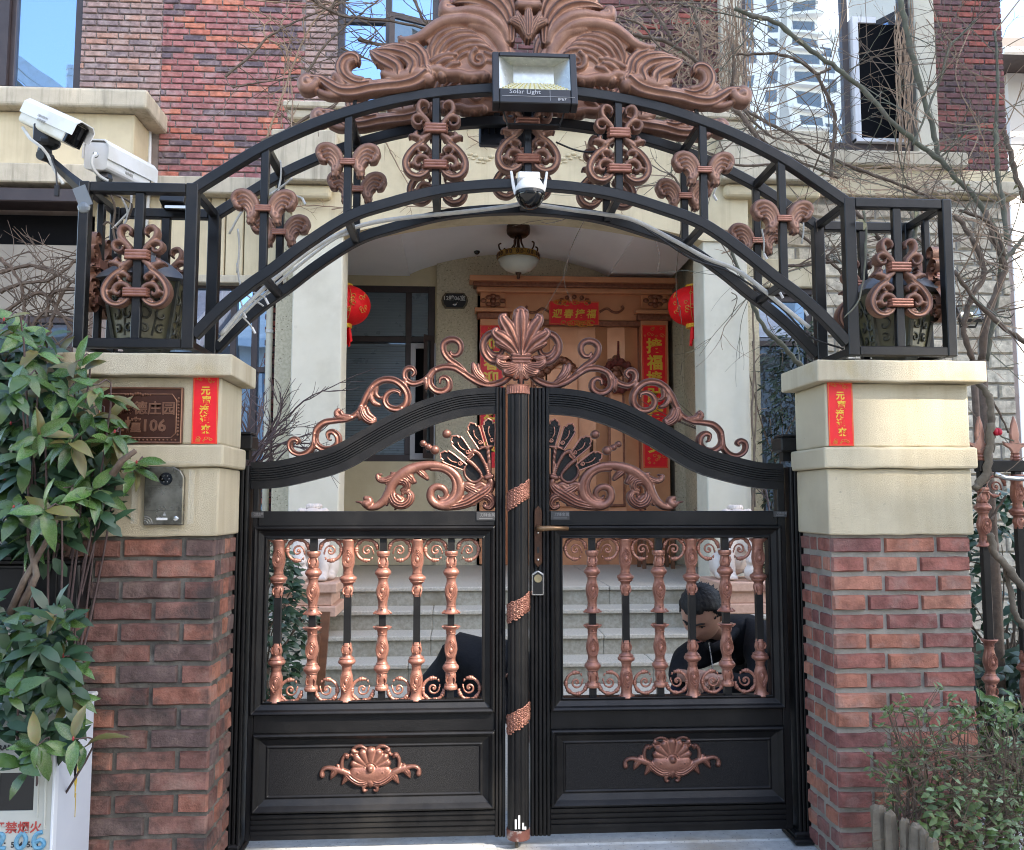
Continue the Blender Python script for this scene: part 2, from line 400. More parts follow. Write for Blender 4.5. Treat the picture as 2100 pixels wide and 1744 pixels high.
# ------------------------------------------------------------------ lettering
def text(s, size, c, m, parent, name='lettering', vertical=False, ext=.001, bold=0, shear=0, rot=0, sx=1, rotz=0):
    "flat lettering centred on c, facing the street"
    cu = bpy.data.curves.new(name, 'FONT'); cu.body = '\n'.join(s) if vertical else s
    cu.size = size; cu.align_x = 'CENTER'; cu.align_y = 'CENTER'; cu.extrude = ext; cu.offset = bold; cu.shear = shear
    cu.space_line = .92 if vertical else 1; cu.resolution_u = 2
    t = bpy.data.objects.new('t', cu); S.collection.objects.link(t)
    bpy.context.view_layer.update()
    me = bpy.data.meshes.new_from_object(t.evaluated_get(bpy.context.evaluated_depsgraph_get()))
    bpy.data.objects.remove(t)
    if len(me.vertices):
        xs = [v.co.x for v in me.vertices]; ys = [v.co.y for v in me.vertices]
        cx, cy = (min(xs)+max(xs))/2, (min(ys)+max(ys))/2
    else: cx = cy = 0
    me.transform(Matrix.Translation((-cx,-cy,0)))
    me.transform(Matrix.Rotation(rotz,4,'Z') @ Matrix.Rotation(R(90),4,'X') @ Matrix.Rotation(rot,4,'Z') @ Matrix.Diagonal((sx,1,1,1)))
    me.name = name; me.materials.clear(); me.materials.append(m)
    return inst(name, me, Matrix.Translation(c), parent)

# ------------------------------------------------------------------ cast relief
def relief_field(strokes, res):
    S_ = [(np.array(cr(p, 7)), fl, k) for p, fl, k in strokes]
    allp = np.concatenate([p for p, _, _ in S_])
    mr = allp[:,2].max()+2*res
    x0, y0 = allp[:,0].min()-mr, allp[:,1].min()-mr
    nx = int((allp[:,0].max()+mr-x0)/res)+2; ny = int((allp[:,1].max()+mr-y0)/res)+2
    gx = x0+np.arange(nx)*res; gy = y0+np.arange(ny)*res
    F = np.full((ny,nx), -1e3); H = np.full((ny,nx), 0.0)
    for P, fl, k in S_:
        r = P[:,2].max()+2*res
        i0 = max(0,int((P[:,0].min()-r-x0)/res)); i1 = min(nx,int((P[:,0].max()+r-x0)/res)+2)
        j0 = max(0,int((P[:,1].min()-r-y0)/res)); j1 = min(ny,int((P[:,1].max()+r-y0)/res)+2)
        X, Y = np.meshgrid(gx[i0:i1], gy[j0:j1])
        best = np.full(X.shape, -1e3); bd = np.ones(X.shape); br = np.ones(X.shape)
        for a, b in zip(P[:-1], P[1:]):
            d = b[:2]-a[:2]; L2 = max(1e-9,d@d)
            t = np.clip(((X-a[0])*d[0]+(Y-a[1])*d[1])/L2, 0, 1)
            rad = np.maximum(.5, a[2]+t*(b[2]-a[2]))
            dist = np.hypot(X-a[0]-t*d[0], Y-a[1]-t*d[1])
            f = rad-dist; g = f > best
            best = np.where(g,f,best); bd = np.where(g,dist/rad,bd); br = np.where(g,rad,br)
        h = br*np.sqrt(np.clip(1-bd**2,0,1))*k
        if fl: h = h*(.80+.20*np.cos(2*np.pi*fl*bd))
        if fl < 0: h = br*np.sqrt(np.clip(1-bd**2,0,1))*k*(1-.75*np.exp(-(bd/.45)**2))
        F[j0:j1,i0:i1] = np.maximum(F[j0:j1,i0:i1], best)
        H[j0:j1,i0:i1] = np.maximum(H[j0:j1,i0:i1], np.where(best>-res*1.5,h,0))
    return gx, gy, F, H
def relief(strokes, to, res=3, back=.5):
    "MB of a cast ornament drawn with tapering strokes (x, y, radius); to(x, y, height) gives the world point"
    st = []
    for s in strokes:
        if isinstance(s, tuple): st.append((s[0], s[1], s[2] if len(s) > 2 else 1))
        else: st.append((s, 0, 1))
    gx, gy, F, H = relief_field(st, res)
    FY, FX = np.gradient(F, res)
    ny, nx = F.shape
    inside = F > 0
    cell = inside[:-1,:-1]|inside[1:,:-1]|inside[:-1,1:]|inside[1:,1:]
    idx = -np.ones((ny,nx), int); mb = MB(); base = {}
    js, is_ = np.nonzero(cell)
    used = np.zeros((ny,nx), bool)
    for dj in (0,1):
        for di in (0,1): used[js+dj,is_+di] = True
    vj, vi = np.nonzero(used)
    for n, (j,i) in enumerate(zip(vj,vi)):
        x, y, f = gx[i], gy[j], F[j,i]; h = H[j,i]
        if f <= 0:
            g2 = FX[j,i]**2+FY[j,i]**2
            if g2 > .05:
                k = min(1.5*res, -f/ g2)/1
                x += FX[j,i]*k; y += FY[j,i]*k
            h = 0
        idx[j,i] = n
        mb.v.append(tuple(to(x,y,h)))
    for j,i in zip(js,is_):
        mb.f.append((idx[j,i], idx[j,i+1], idx[j+1,i+1], idx[j+1,i]))
    # wall towards the back along the outline
    edges = {}
    for f in mb.f:
        for a,b in zip(f, f[1:]+f[:1]): edges[(a,b)] = edges.get((a,b),0)+1
    bk = {}
    inv = list(zip(vj,vi))
    def bv(n):
        if n not in bk:
            bk[n] = len(mb.v); p = mb.v[n]; mb.v.append((p[0], p[1]+back, p[2]))
        return bk[n]
    for (a,b) in list(edges):
        if (b,a) not in edges: mb.f.append((b,a,bv(a),bv(b)))
    return mb
def mir(mb, X0):
    "adds the mirror image about the plane X = X0"
    n = len(mb.v)
    mb.v += [(2*X0-p[0],p[1],p[2]) for p in mb.v]; mb.f += [tuple(i+n for i in f[::-1]) for f in list(mb.f)]
    return mb
def spiral(cx, cy, r0, r1, a0, a1, w0, w1, n=14):
    return [(cx+(r0+(r1-r0)*t)*math.cos(R(a0+(a1-a0)*t)), cy+(r0+(r1-r0)*t)*math.sin(R(a0+(a1-a0)*t)), w0+(w1-w0)*t) for t in [i/n for i in range(n+1)]]
X0 = 0.013                       # the gate's middle
# ================================================================== ground
GZ = -.10
def sheet(name, x0, x1, y0, y1, z, m, kind='structure'):
    mb = MB(); mb.add([(x0,y0,z),(x1,y0,z),(x1,y1,z),(x0,y1,z)], [(0,1,2,3)]); return ob(name, mb, m, kind=kind)
sheet('ground', -400, 400, -400, 400, -.16, PAVE)
mb = MB().box(-2.0, 2.2, -.02, .34, -.16, -.035)
mb.box(-2.0, 2.2, -.16, -.022, -.16, -.038)
ob('threshold', mb, THRESH, bevel=.006, kind='structure')
sheet('pavement', -8, 8, -2.6, -.161, -.125, PAVE)
sheet('courtyard_paving', -1.75, 2.3, .341, 3.06, GZ, GRANITE)
g = MB(); g.box(-7, -1.752, .36, 4.4, -.155, -.06); g.box(2.302, 9, .36, 4.4, -.155, -.06)
ob('garden_soil', g, SOIL, kind='structure')

# ================================================================== house
house = thing('house', 'red brick and cream rendered villa behind the gate with a columned porch', 'house', (X0,4.5,0))
YF = 4.5                          # brick facade
YP = 4.0                          # porch front
def q(u, v, Y): p = W(u,v,Y); return p.x, p.z
def rect(u0, v0, u1, v1, Y):
    a = W(u0,(v0+v1)/2,Y).x; b = W(u1,(v0+v1)/2,Y).x; um = (u0+u1)/2
    return a, b, W(um,v1,Y).z, W(um,v0,Y).z
TOPZ = 9.6
# --- wall core behind the bricks, with openings left for the windows
win_l = rect(-70, -160, 170, 190, YF); win_c = rect(692, -90, 900, 285, YF); win_r = rect(1518, -120, 1866, 305, YF)
low_l = (-2.9, W(590,900,YF).x-.02, -.1, W(500,582,YF).z); low_r = (W(1541,800,YF).x, W(1668,800,YF).x, -.1, W(1600,592,YF).z)
def wall_with_holes(mb, x0, x1, z0, z1, y0, y1, holes):
    xs = sorted(set([x0,x1]+[min(max(h[i],x0),x1) for h in holes for i in (0,1)]))
    for a, b in zip(xs[:-1], xs[1:]):
        if b-a < 1e-4: continue
        hs = sorted([h for h in holes if h[0] < (a+b)/2 < h[1]], key=lambda h: h[2])
        z = z0
        for h in hs:
            if h[2] > z+1e-3: mb.box(a,b,y0,y1,z,min(h[2],z1))
            z = max(z,h[3])
        if z < z1-1e-3: mb.box(a,b,y0,y1,z,z1)
    return mb
XL, XR = -7.2, W(2066,300,YF).x
porch_hole = (W(650,900,YP).x, W(1490,900,YP).x, -.2, 4.0)
ob('wall', wall_with_holes(MB(), XL, XR, -.16, TOPZ, YF+.012, YF+.3, [win_l, win_c, win_r, low_l, low_r, porch_hole]), MORTAR_W, house)
ob('rear_wall', MB().box(XL, XR, 11.5, 11.7, -.16, TOPZ), GREYR, house)
ob('side_wall', MB().box(XL, XL+.2, YF+.31, 11.49, -.16, TOPZ), GREYR, house)
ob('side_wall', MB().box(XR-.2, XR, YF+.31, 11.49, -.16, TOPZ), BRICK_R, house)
ob('roof', MB().box(XL-.3, XR+.3, YF-.2, 12, TOPZ+.005, TOPZ+.3), GREYR, house)

# --- bricks
def brick_mesh(name, w, h, d, rng, nx=3):
    "front face towards -Y, worn uneven edges"
    mb = MB(); vs = []; c = min(w,h)*.10
    def j(k): return rng.uniform(-k,k)
    xs = [-w/2+w*i/nx for i in range(nx+1)]
    for x in xs: vs.append((x, 0, -h/2+j(c*.35)))
    for x in xs: vs.append((x, 0, h/2+j(c*.35)))
    k = nx+1
    for i, x in enumerate(xs): vs.append((x+(c if i == 0 else -c if i == nx else 0), -d+j(d*.12), -h/2+c+j(c*.4)))
    for i, x in enumerate(xs): vs.append((x+(c if i == 0 else -c if i == nx else 0), -d+j(d*.12), h/2-c+j(c*.4)))
    fs = []
    for i in range(nx):
        fs += [(2*k+i, 2*k+i+1, 3*k+i+1, 3*k+i), (i, i+1, 2*k+i+1, 2*k+i), (3*k+i, 3*k+i+1, k+i+1, k+i)]
    fs += [(0, 2*k, 3*k, k), (2*k+nx, nx, k+nx, 3*k+nx)]
    mb.add(vs, fs); return mb
class Bricks:
    "collects the pieces of a wall; the largest in view become parts, the rest one joined part"
    def __init__(s): s.items = []
    def wall(s, x0, x1, z0, z1, Y, bw, bh, jt, d, m, holes=(), off=0, seed=0, vis=None):
        rng = random.Random(seed); row = 0; z = z0
        while z+bh*.5 < z1:
            x = x0-(bw+jt)*(((row*.5+off) % 1))
            if row % 5 == 3: x -= (bw+jt)*.25
            while x < x1:
                a, b = max(x,x0), min(x+bw,x1)
                if b-a > bw*.15:
                    cx, cz = (a+b)/2, z+bh/2
                    segs = [(a,b)]
                    for h in holes:
                        if cz > h[2]-bh*.4 and cz < h[3]+bh*.4:
                            ns = []
                            for (p,r) in segs:
                                if r <= h[0] or p >= h[1]: ns.append((p,r)); continue
                                if p < h[0]: ns.append((p,h[0]))
                                if r > h[1]: ns.append((h[1],r))
                            segs = ns
                    for (p,r) in segs:
                        if r-p > bw*.12: s.items.append(((p+r)/2, cz, r-p, bh, Y, d, m, rng.random(), vis(((p+r)/2),cz) if vis else 1))
                x += bw+jt
            z += bh+jt; row += 1
    def build(s, parent, limit, name='brick', stuffname='bricks'):
        rng = random.Random(3)
        s.items.sort(key=lambda t: -t[8]*t[2])
        var = {}
        for n, (cx,cz,w,h,Y,d,m,r,vis) in enumerate(s.items[:limit]):
            key = (m.name, round(h,4), int(r*3))
            if key not in var:
                mm = brick_mesh(name, .2, h, d, rng).mesh(name); mm.materials.append(m); var[key] = mm
            inst(name, var[key], Matrix.Translation((cx,Y,cz)) @ Matrix.Diagonal((w/.2,1,1,1)), parent)
        rest = {}
        for (cx,cz,w,h,Y,d,m,r,vis) in s.items[limit:]:
            mb = rest.setdefault(m.name, (MB(), m))[0]
            t = brick_mesh('b', w, h, d, rng, 1)
            mb.add([(p[0]+cx,p[1]+Y,p[2]+cz) for p in t.v], t.f)
        for k, (mb, m) in rest.items(): ob(stuffname, mb, m, parent, kind='stuff')
hb = Bricks()
bh, jt, bw = .0475, .0105, .182
xe = W(330,150,YF).x; xw2 = W(640,150,YF).x
seen = lambda x, z: 1.0 if -5 < x and z < 6.0 else 0.1
hb.wall(win_l[1], xe, win_l[2]-.05, 6.3, YF, bw, bh, jt, .007, BRICK_F, [win_l], .3, 1, seen)
hb.wall(xe+.004, W(625,100,YF).x, W(500,366,YF).z, 6.3, YF, bw, bh, jt, .007, BRICK_H, [win_c], 0, 2, seen)
hb.wall(W(625,100,YF).x+.004, win_c[0], W(500,366,YF).z, 6.3, YF, bw, bh, jt, .007, BRICK_F, [win_c], 0, 21, seen)
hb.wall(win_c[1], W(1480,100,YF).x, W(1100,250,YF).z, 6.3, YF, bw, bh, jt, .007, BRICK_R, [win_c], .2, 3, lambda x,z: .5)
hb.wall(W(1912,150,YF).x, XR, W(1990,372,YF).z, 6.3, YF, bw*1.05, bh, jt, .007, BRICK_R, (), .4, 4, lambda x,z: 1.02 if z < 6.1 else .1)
hb.wall(W(543,750,YF).x, W(596,750,YF).x, -.1, W(560,480,YF).z, YF-.03, .15, bh, jt, .007, BRICK_R, (), .4, 5, lambda x,z: .9)
hb.build(house, 290)
# --- cream pieces
def part(name, m, bev=.008, **k):
    mb = MB()
    return lambda *b: ob(name, MB().box(*b), m, house, bevel=bev, **k)
x0,x1,z0,z1 = rect(-300, 196, 312, 246, 4.1)
xe0 = W(277,218,4.1).x
ob('balcony_coping', MB().box(XL, W(312,210,4.1).x, 3.98, YF+.05, W(277,226,4.02).z, W(277,186,4.02).z), LEDGE, house, bevel=.03, seg=3)
ob('balcony_front', MB().box(XL, xe0, 4.1, YF+.01, W(200,366,4.1).z, W(277,226,4.02).z-.004), STUCCO_Y, house, bevel=.006)
ob('balcony_band', MB().box(XL, xe0+.03, 4.07, YF+.01, W(200,372,4.1).z-.03, W(200,340,4.1).z), LEDGE, house, bevel=.01)
ob('fascia_beam', MB().box(XL, W(164,400,4.1).x, 4.05, 4.3, W(100,418,4.1).z, W(100,390,4.1).z), FRAME, house, bevel=.01)
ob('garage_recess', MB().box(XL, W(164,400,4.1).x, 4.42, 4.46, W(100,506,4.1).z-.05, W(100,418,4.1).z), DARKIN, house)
ob('rendered_wall', wall_with_holes(MB(), XL, W(166,560,4.2).x, -.16, W(100,503,4.2).z, 4.2, 4.4, [(W(-80,700,4.2).x, W(150,700,4.2).x, W(80,800,4.2).z, W(80,648,4.2).z)]), GREYR, house)
# band course and lower cream wall left of the porch
ob('band_course', MB().box(W(285,380,4.35).x, W(600,380,4.35).x, 4.3, YF+.01, W(440,400,4.35).z, W(440,366,4.35).z), LEDGE, house, bevel=.012)
xs = [W(u,480,4.42).x for u in (186, 330, 398, 430, 462, 500, 545, 592)]
for a, b in zip(xs[:-1], xs[1:]):
    ob('grooved_panel', MB().box(a+.006, b-.006, 4.42, YF+.011, W(400,566,4.42).z, W(440,400,4.35).z-.003), STUCCO_Y, house, bevel=.006)
ob('lower_sill', MB().box(W(170,575,4.4).x, W(592,575,4.4).x, 4.33, YF+.01, W(400,582,4.38).z, W(400,566,4.38).z), LEDGE, house, bevel=.008)
# lower left dark window with its own reflection of the street
def window(name, x0, x1, z0, z1, Y, bars_x=(), bars_z=(), fw=.05, m=None, g=None, inner=None, depth=.07):
    mb = MB()
    f = ob(name, MB().box(x0,x0+fw,Y-depth/2,Y+depth/2,z0,z1).box(x1-fw,x1,Y-depth/2,Y+depth/2,z0,z1).box(x0+fw,x1-fw,Y-depth/2,Y+depth/2,z0,z0+fw).box(x0+fw,x1-fw,Y-depth/2,Y+depth/2,z1-fw,z1), m or FRAME, house, bevel=.004)
    for b in bars_x: ob('mullion', MB().box(b-fw*.45,b+fw*.45,Y-depth*.45,Y+depth*.4,z0+fw,z1-fw), m or FRAME, f, bevel=.003)
    for b in bars_z: ob('transom', MB().box(x0+fw,x1-fw,Y-depth*.4,Y+depth*.35,b-fw*.4,b+fw*.4), m or FRAME, f, bevel=.003)
    ob('pane', MB().box(x0+fw*.5,x1-fw*.5,Y+.005,Y+.012,z0+fw*.5,z1-fw*.5), g or GLASS, f)
    return f
window('window', low_l[0], low_l[1], low_l[2]+.75, low_l[3], YF-.02, [W(u,800,YF).x for u in (330, 432, 478, 522)], [W(500,760,YF).z], .06, g=GLASS_M)
ob('wall_below_window', MB().box(low_l[0], low_l[1], YF-.05, YF+.25, -.16, low_l[2]+.748), STUCCO_Y, house)
window('window', W(-80,700,4.2).x, W(150,700,4.2).x, W(80,800,4.2).z, W(80,648,4.2).z, 4.24, [W(60,700,4.2).x], [], .06, g=GLASS_D)
# upper left, centre and right windows
wl = window('window', win_l[0], win_l[1], win_l[2], win_l[3], YF+.06, [W(22,50,YF).x], [], .07)
# curtain-dark casement at the far left edge
ob('casement', MB().box(W(-60,50,YF).x, W(20,50,YF).x, YF-.02, YF+.02, win_l[2]+.05, win_l[3]-.05), FRAME, wl)
wc = window('window', win_c[0], win_c[1], win_c[2], win_c[3], YF+.05, [W(796,100,YF).x], [W(796,40,YF).z], .06)
xm = W(800,100,YF).x; xr_ = win_c[1]-.06; zt = W(796,44,YF).z; zb = win_c[2]+.06
def sash(parent, hinge_x, width, ang, z0, z1, Y, fw=.05, m=None, g=None):
    "an opened casement, hinged on a vertical edge"
    c, s_ = math.cos(ang), -abs(math.sin(ang))
    def P(a, d, z): return (hinge_x+a*c-d*s_*0, Y+abs(a)*s_+d, z)
    mb = MB()
    def b(a0,a1,z0_,z1_):
        vs = [P(a,d,z) for z in (z0_,z1_) for d in (-.02,.02) for a in (a0,a1)]
        mb.add(vs, [(0,1,3,2),(4,6,7,5),(0,4,5,1),(2,3,7,6),(0,2,6,4),(1,5,7,3)])
    w = width; sg = 1 if w > 0 else -1
    b(0,sg*fw,z0,z1); b(w-sg*fw,w,z0,z1); b(sg*fw,w-sg*fw,z0,z0+fw); b(sg*fw,w-sg*fw,z1-fw,z1)
    f = ob('casement', mb, m or FRAME, parent)
    gm = MB(); gm.add([P(sg*fw*.6,-.004,z0+fw*.6),P(w-sg*fw*.6,-.004,z0+fw*.6),P(w-sg*fw*.6,-.004,z1-fw*.6),P(sg*fw*.6,-.004,z1-fw*.6)], [(0,1,2,3)])
    ob('pane', gm, g or GLASS, parent); return f
sash(wc, win_c[1]-.05, -(win_c[1]-.05-xm)*1.06, R(22), zb, zt, YF-.0)
wr = window('window', win_r[0], win_r[1], win_r[2], win_r[3], YF+.05, [W(1736,100,YF).x, W(1856,100,YF).x], [], .065, g=GLASS_W)
ob('inner_frame', MB().box(W(1747,100,YF).x, W(1758,100,YF).x, YF-.03, YF+.06, win_r[2]+.07, W(1770,38,YF).z).box(W(1758,100,YF).x, W(1795,100,YF).x, YF-.03, YF+.06, W(1770,50,YF).z, W(1770,38,YF).z).box(W(1747,100,YF).x, W(1850,100,YF).x, YF-.035, YF+.06, win_r[2]+.066, win_r[2]+.1), WHITEP, wr)
ob('dark_opening', MB().box(W(1757,100,YF).x, W(1850,100,YF).x, YF-.005, YF+.0, win_r[2]+.1, W(1770,50,YF).z), DARKIN, wr)
sash(wr, W(1850,100,YF).x, -(W(1850,100,YF).x-W(1786,100,YF).x)*1.0, R(60), win_r[2]+.08, W(1790,8,YF).z, YF-.02, .06, g=GLASS_M)
# pilasters and sills of the right bay
ob('pilaster', MB().box(W(1474,150,YF).x, win_r[0]-.003, 4.42, YF+.011, W(1500,310,YF).z, 6.4), STUCCO_W, house, bevel=.008)
ob('pilaster', MB().box(win_r[1]+.003, W(1912,150,YF).x-.004, 4.42, YF+.011, W(1880,375,YF).z, 6.4), STUCCO_W, house, bevel=.008)
ob('window_sill', MB().box(W(1474,320,4.3).x, W(1990,340,4.3).x, 4.32, YF+.01, W(1700,338,4.35).z, W(1700,308,4.35).z), LEDGE, house, bevel=.015)
ob('frieze', MB().box(W(1560,370,4.4).x, XR, 4.40, YF+.011, W(1750,400,4.4).z, W(1700,338,4.35).z-.004), STUCCO_Y, house, bevel=.006)
ob('band_course', MB().box(W(1900,385,4.36).x, XR+.02, 4.34, YF+.02, W(1990,398,4.36).z, W(1990,372,4.36).z), LEDGE, house, bevel=.01)
# split-face stone wall at the right
sb = Bricks()
sb.wall(W(1541,500,YF).x, W(2062,500,YF).x, -.1, W(1750,401,4.4).z, YF-.02, .33, .128, .012, .03, STONEB, [low_r], .3, 9, lambda x,z: 1 if z > 1.0 else .2)
sb.build(house, 90, 'stone_block', 'stone_blocks')
ob('stone_backing', wall_with_holes(MB(), W(1541,500,YF).x, W(2062,500,YF).x, -.16, W(1750,401,4.4).z-.002, YF-.024, YF+.01, [low_r]), MORTAR, house)
ob('stone_lintel', MB().box(W(1541,570,4.42).x, W(1690,570,4.42).x, 4.40, YF, W(1600,590,4.42).z, W(1600,532,4.42).z), STUCCO, house, bevel=.01)
ob('window_head', MB().box(low_r[0], low_r[1], YF-.05, YF+.02, low_r[3]-.07, low_r[3]), FRAME, house, bevel=.006)
window('window', low_r[0], low_r[1], low_r[2]+.2, low_r[3]-.07, YF+.02, [], [W(1600,705,YF).z], .06, g=GLASS_D)
ob('reflection_panel', MB().box(low_r[0]+.06, low_r[1]-.06, YF+.005, YF+.012, W(1600,692,YF).z, low_r[3]-.12), GLASS_M, house)
# --- porch: columns, arched lintel, vaulted ceiling, corbels
def col(u0, u1, dep):
    a, b = W(u0,900,YP).x, W(u1,900,YP).x
    ob('porch_column', MB().box(a, b, YP, YP+dep, GZ, 3.9), STUCCO_W, house, bevel=.012, seg=2)
col(593, 697, .34); col(1449, 1541, .34)
xa, xb = W(697,900,YP).x, W(1449,900,YP).x
arc = [(xa+(xb-xa)*t, 3.43+.22*(1-(2*t-1)**2)) for t in [i/24 for i in range(25)]]
lint_l, lint_r = W(593,900,YP).x-.01, W(1541,900,YP).x+.01
lt_z = W(1070,258,YP).z
mb = MB(); pts = [(lint_l,3.43)]+arc+[(lint_r,3.43)]
for (p,r) in zip(pts[:-1], pts[1:]):
    mb.prism([(p[0],p[1]),(r[0],r[1]),(r[0],lt_z),(p[0],lt_z)], YP-.02, YP+.3)
ob('arched_lintel', mb, STUCCO_Y, house)
ob('lintel_moulding', MB().box(lint_l-.05, lint_r+.05, YP-.08, YP+.02, lt_z-.02, lt_z+.06).box(lint_l-.08, lint_r+.08, YP-.12, YF+.3, lt_z+.062, lt_z+.12), LEDGE, house, bevel=.012)
for (u0,u1) in ((556,690),(1478,1700)):
    a, b, z0, z1 = rect(u0, 292, u1, 372, 3.85)
    ob('corbel_block', MB().box(a, b, 3.82, YF, z0, z1+.1), LEDGE, house, bevel=.012)
    ob('corbel_moulding', MB().box(a+.05, b-.05, 3.9, YF, z0-.12, z0-.003), STUCCO_Y, house, bevel=.04, seg=3)
YB = 6.4
mb = MB(); n = 20
side = .42
prof = [(xa-.3,3.72),(xa+side,3.72)]+[(xa+side+(xb-xa-2*side)*i/n, 3.74+.23*math.sin(math.pi*i/n)**.8) for i in range(n+1)]+[(xb-side,3.72),(xb+.3,3.72)]
prof = [prof[0],prof[1]]+prof[2:-2]+prof[-2:]
mb.sweep(prof, [(0,YP+.31),(0,YB+.05),(.06,YB+.05),(.06,YP+.31)])
ob('porch_ceiling', mb, WHITEP, house)
ob('ceiling_hatch', MB().lathe([(.10,0),(.10,.012)], (W(1220,480,5.6).x, 5.6, 3.885), 12, sx=1.2, sy=.9), mat('grey_patch',(.33,.32,.32)), house)
# relief swags on the lintel
sw = MB()
for sgn in (-1,1):
    for k in range(7):
        c = W(1070+sgn*(62+k*11), 322+6*math.sin(k*1.2), YP-.02)
        sw.ball(c+Vector((0,-.004,0)), .022-.001*k, 8, 5, 1.3, .5, .8)
        sw.ball(c+Vector((.02*sgn,-.004,-.03)), .014, 8, 5, 1.5, .5, .6)
ob('relief_swag', sw, STUCCO_Y, house, smooth=True)
# back wall of the porch
xpl = W(895,700,YB).x
door_l, door_r = W(975,800,YB).x, W(1385,800,YB).x
PZ = GZ+.6
win_p = (W(660,750,6.5).x, xpl-.02, W(800,947,6.5).z, W(800,588,6.5).z)
ob('porch_back_wall', wall_with_holes(MB(), xpl, xb+.75, PZ, 4.0, YB, YB+.25, [(door_l+.02, door_r-.02, PZ-.1, W(1180,600,YB).z)]), TANWALL, house)
ob('porch_back_wall', wall_with_holes(MB(), xa-.9, xpl-.003, PZ, 4.0, YB+.06, YB+.25, [win_p]), mat('warm_tan_render',(.62,.53,.35),(.57,.48,.31),5,.9,bump=.3), house)
ob('porch_side_wall', MB().box(xb+.44, xb+.6, YP+.35, YB-.003, PZ, 4.0), TANWALL, house)
ob('porch_side_wall', MB().box(xa-.62, xa-.46, YP+.35, YB+.05, PZ, 4.0), TANWALL, house)
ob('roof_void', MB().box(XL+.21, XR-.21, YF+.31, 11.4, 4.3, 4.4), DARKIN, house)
# tall window beside the front door
wp = window('window', win_p[0], win_p[1], win_p[2], win_p[3], 6.5, [W(837,800,6.5).x], [W(800,697,6.5).z], .075, g=GLASS_D)
bl = MB()
bz0, bz1 = W(800,940,6.5).z, W(800,706,6.5).z
for k in range(46):
    z = bz0+(bz1-bz0)*k/46; bl.box(win_p[0]+.08, W(832,800,6.5).x, 6.485, 6.495, z, z+(bz1-bz0)/46*.86)
for k in range(16):
    z = W(800,690,6.5).z+(W(800,600,6.5).z-W(800,690,6.5).z)*k/16; bl.box(win_p[0]+.08, win_p[1]-.08, 6.485, 6.495, z, z+.03)
o = ob('blind_slats', bl, mat('blue_grey_blind',(.15,.195,.225),(.13,.17,.2),3,.3), wp); o['kind'] = 'stuff'
ob('inner_frame', MB().box(W(842,800,6.45).x, W(852,800,6.45).x, 6.42, 6.47, win_p[2]+.02, bz1-.0).box(W(852,800,6.45).x, W(893,800,6.45).x, 6.42, 6.47, win_p[2]+.02, win_p[2]+.09).box(W(852,800,6.45).x, W(893,800,6.45).x, 6.42, 6.47, bz1-.06, bz1).box(W(883,800,6.45).x, W(893,800,6.45).x, 6.42, 6.47, win_p[2]+.09, bz1-.06), FRAME_G, wp)
ob('dark_opening', MB().box(W(852,800,6.45).x, W(883,800,6.45).x, 6.46, 6.468, win_p[2]+.09, bz1-.06), DARKIN, wp)
sash(wp, W(890,800,6.4).x, -(W(890,800,6.4).x-W(862,800,6.4).x)*1.15, R(50), win_p[2]+.03, W(870,690,6.4).z, 6.42, .06, g=GLASS_D)
# --- steps
for k in range(4):
    y0 = 3.06+.3*k; z1 = GZ+.15*(k+1)
    xl, xr = (-1.68, 2.42) if k == 0 else (-1.30, 1.93)
    y1 = 3.06+.3*(k+1) if k < 3 else YB+.3
    nj = 3; js = [xl+(xr-xl)*(t+ (random.Random(k*7+t).uniform(-.05,.05) if 0 < t < 1 else 0)) for t in (0, .31, .68, 1)]
    for a_, b_ in zip(js[:-1], js[1:]):
        ob('step_riser', MB().box(a_+.001, b_-.001, y0+.03, y1+.04 if k < 3 else YB, GZ-.05, z1-.036), GRANITE_R, house, bevel=.004)
        ob('step_tread', MB().box(a_-(.02 if a_ == xl else -.0015), b_+(.02 if b_ == xr else -.0015), y0+random.Random(k+a_).uniform(-.002,.002), y1+.035 if k < 3 else YB, z1-.034, z1), GRANITE, house, bevel=.008, seg=2)
ob('porch_floor', MB().box(xa-.62, -1.301, YP+.345, YB+.3, GZ, PZ-.002).box(1.931, xb+.6, YP+.345, YB+.3, GZ, PZ-.002), GRANITE, house)
for a, b in ((-1.86,-1.32),(1.96,2.6)):
    ob('flank_block', MB().box(a, b, 3.28, 3.98, GZ-.05, .312), GRANITE_R, house, bevel=.006)
    ob('flank_slab', MB().box(a-.02, b+.02, 3.26, 4.0, .314, .35), GRANITE, house, bevel=.008)

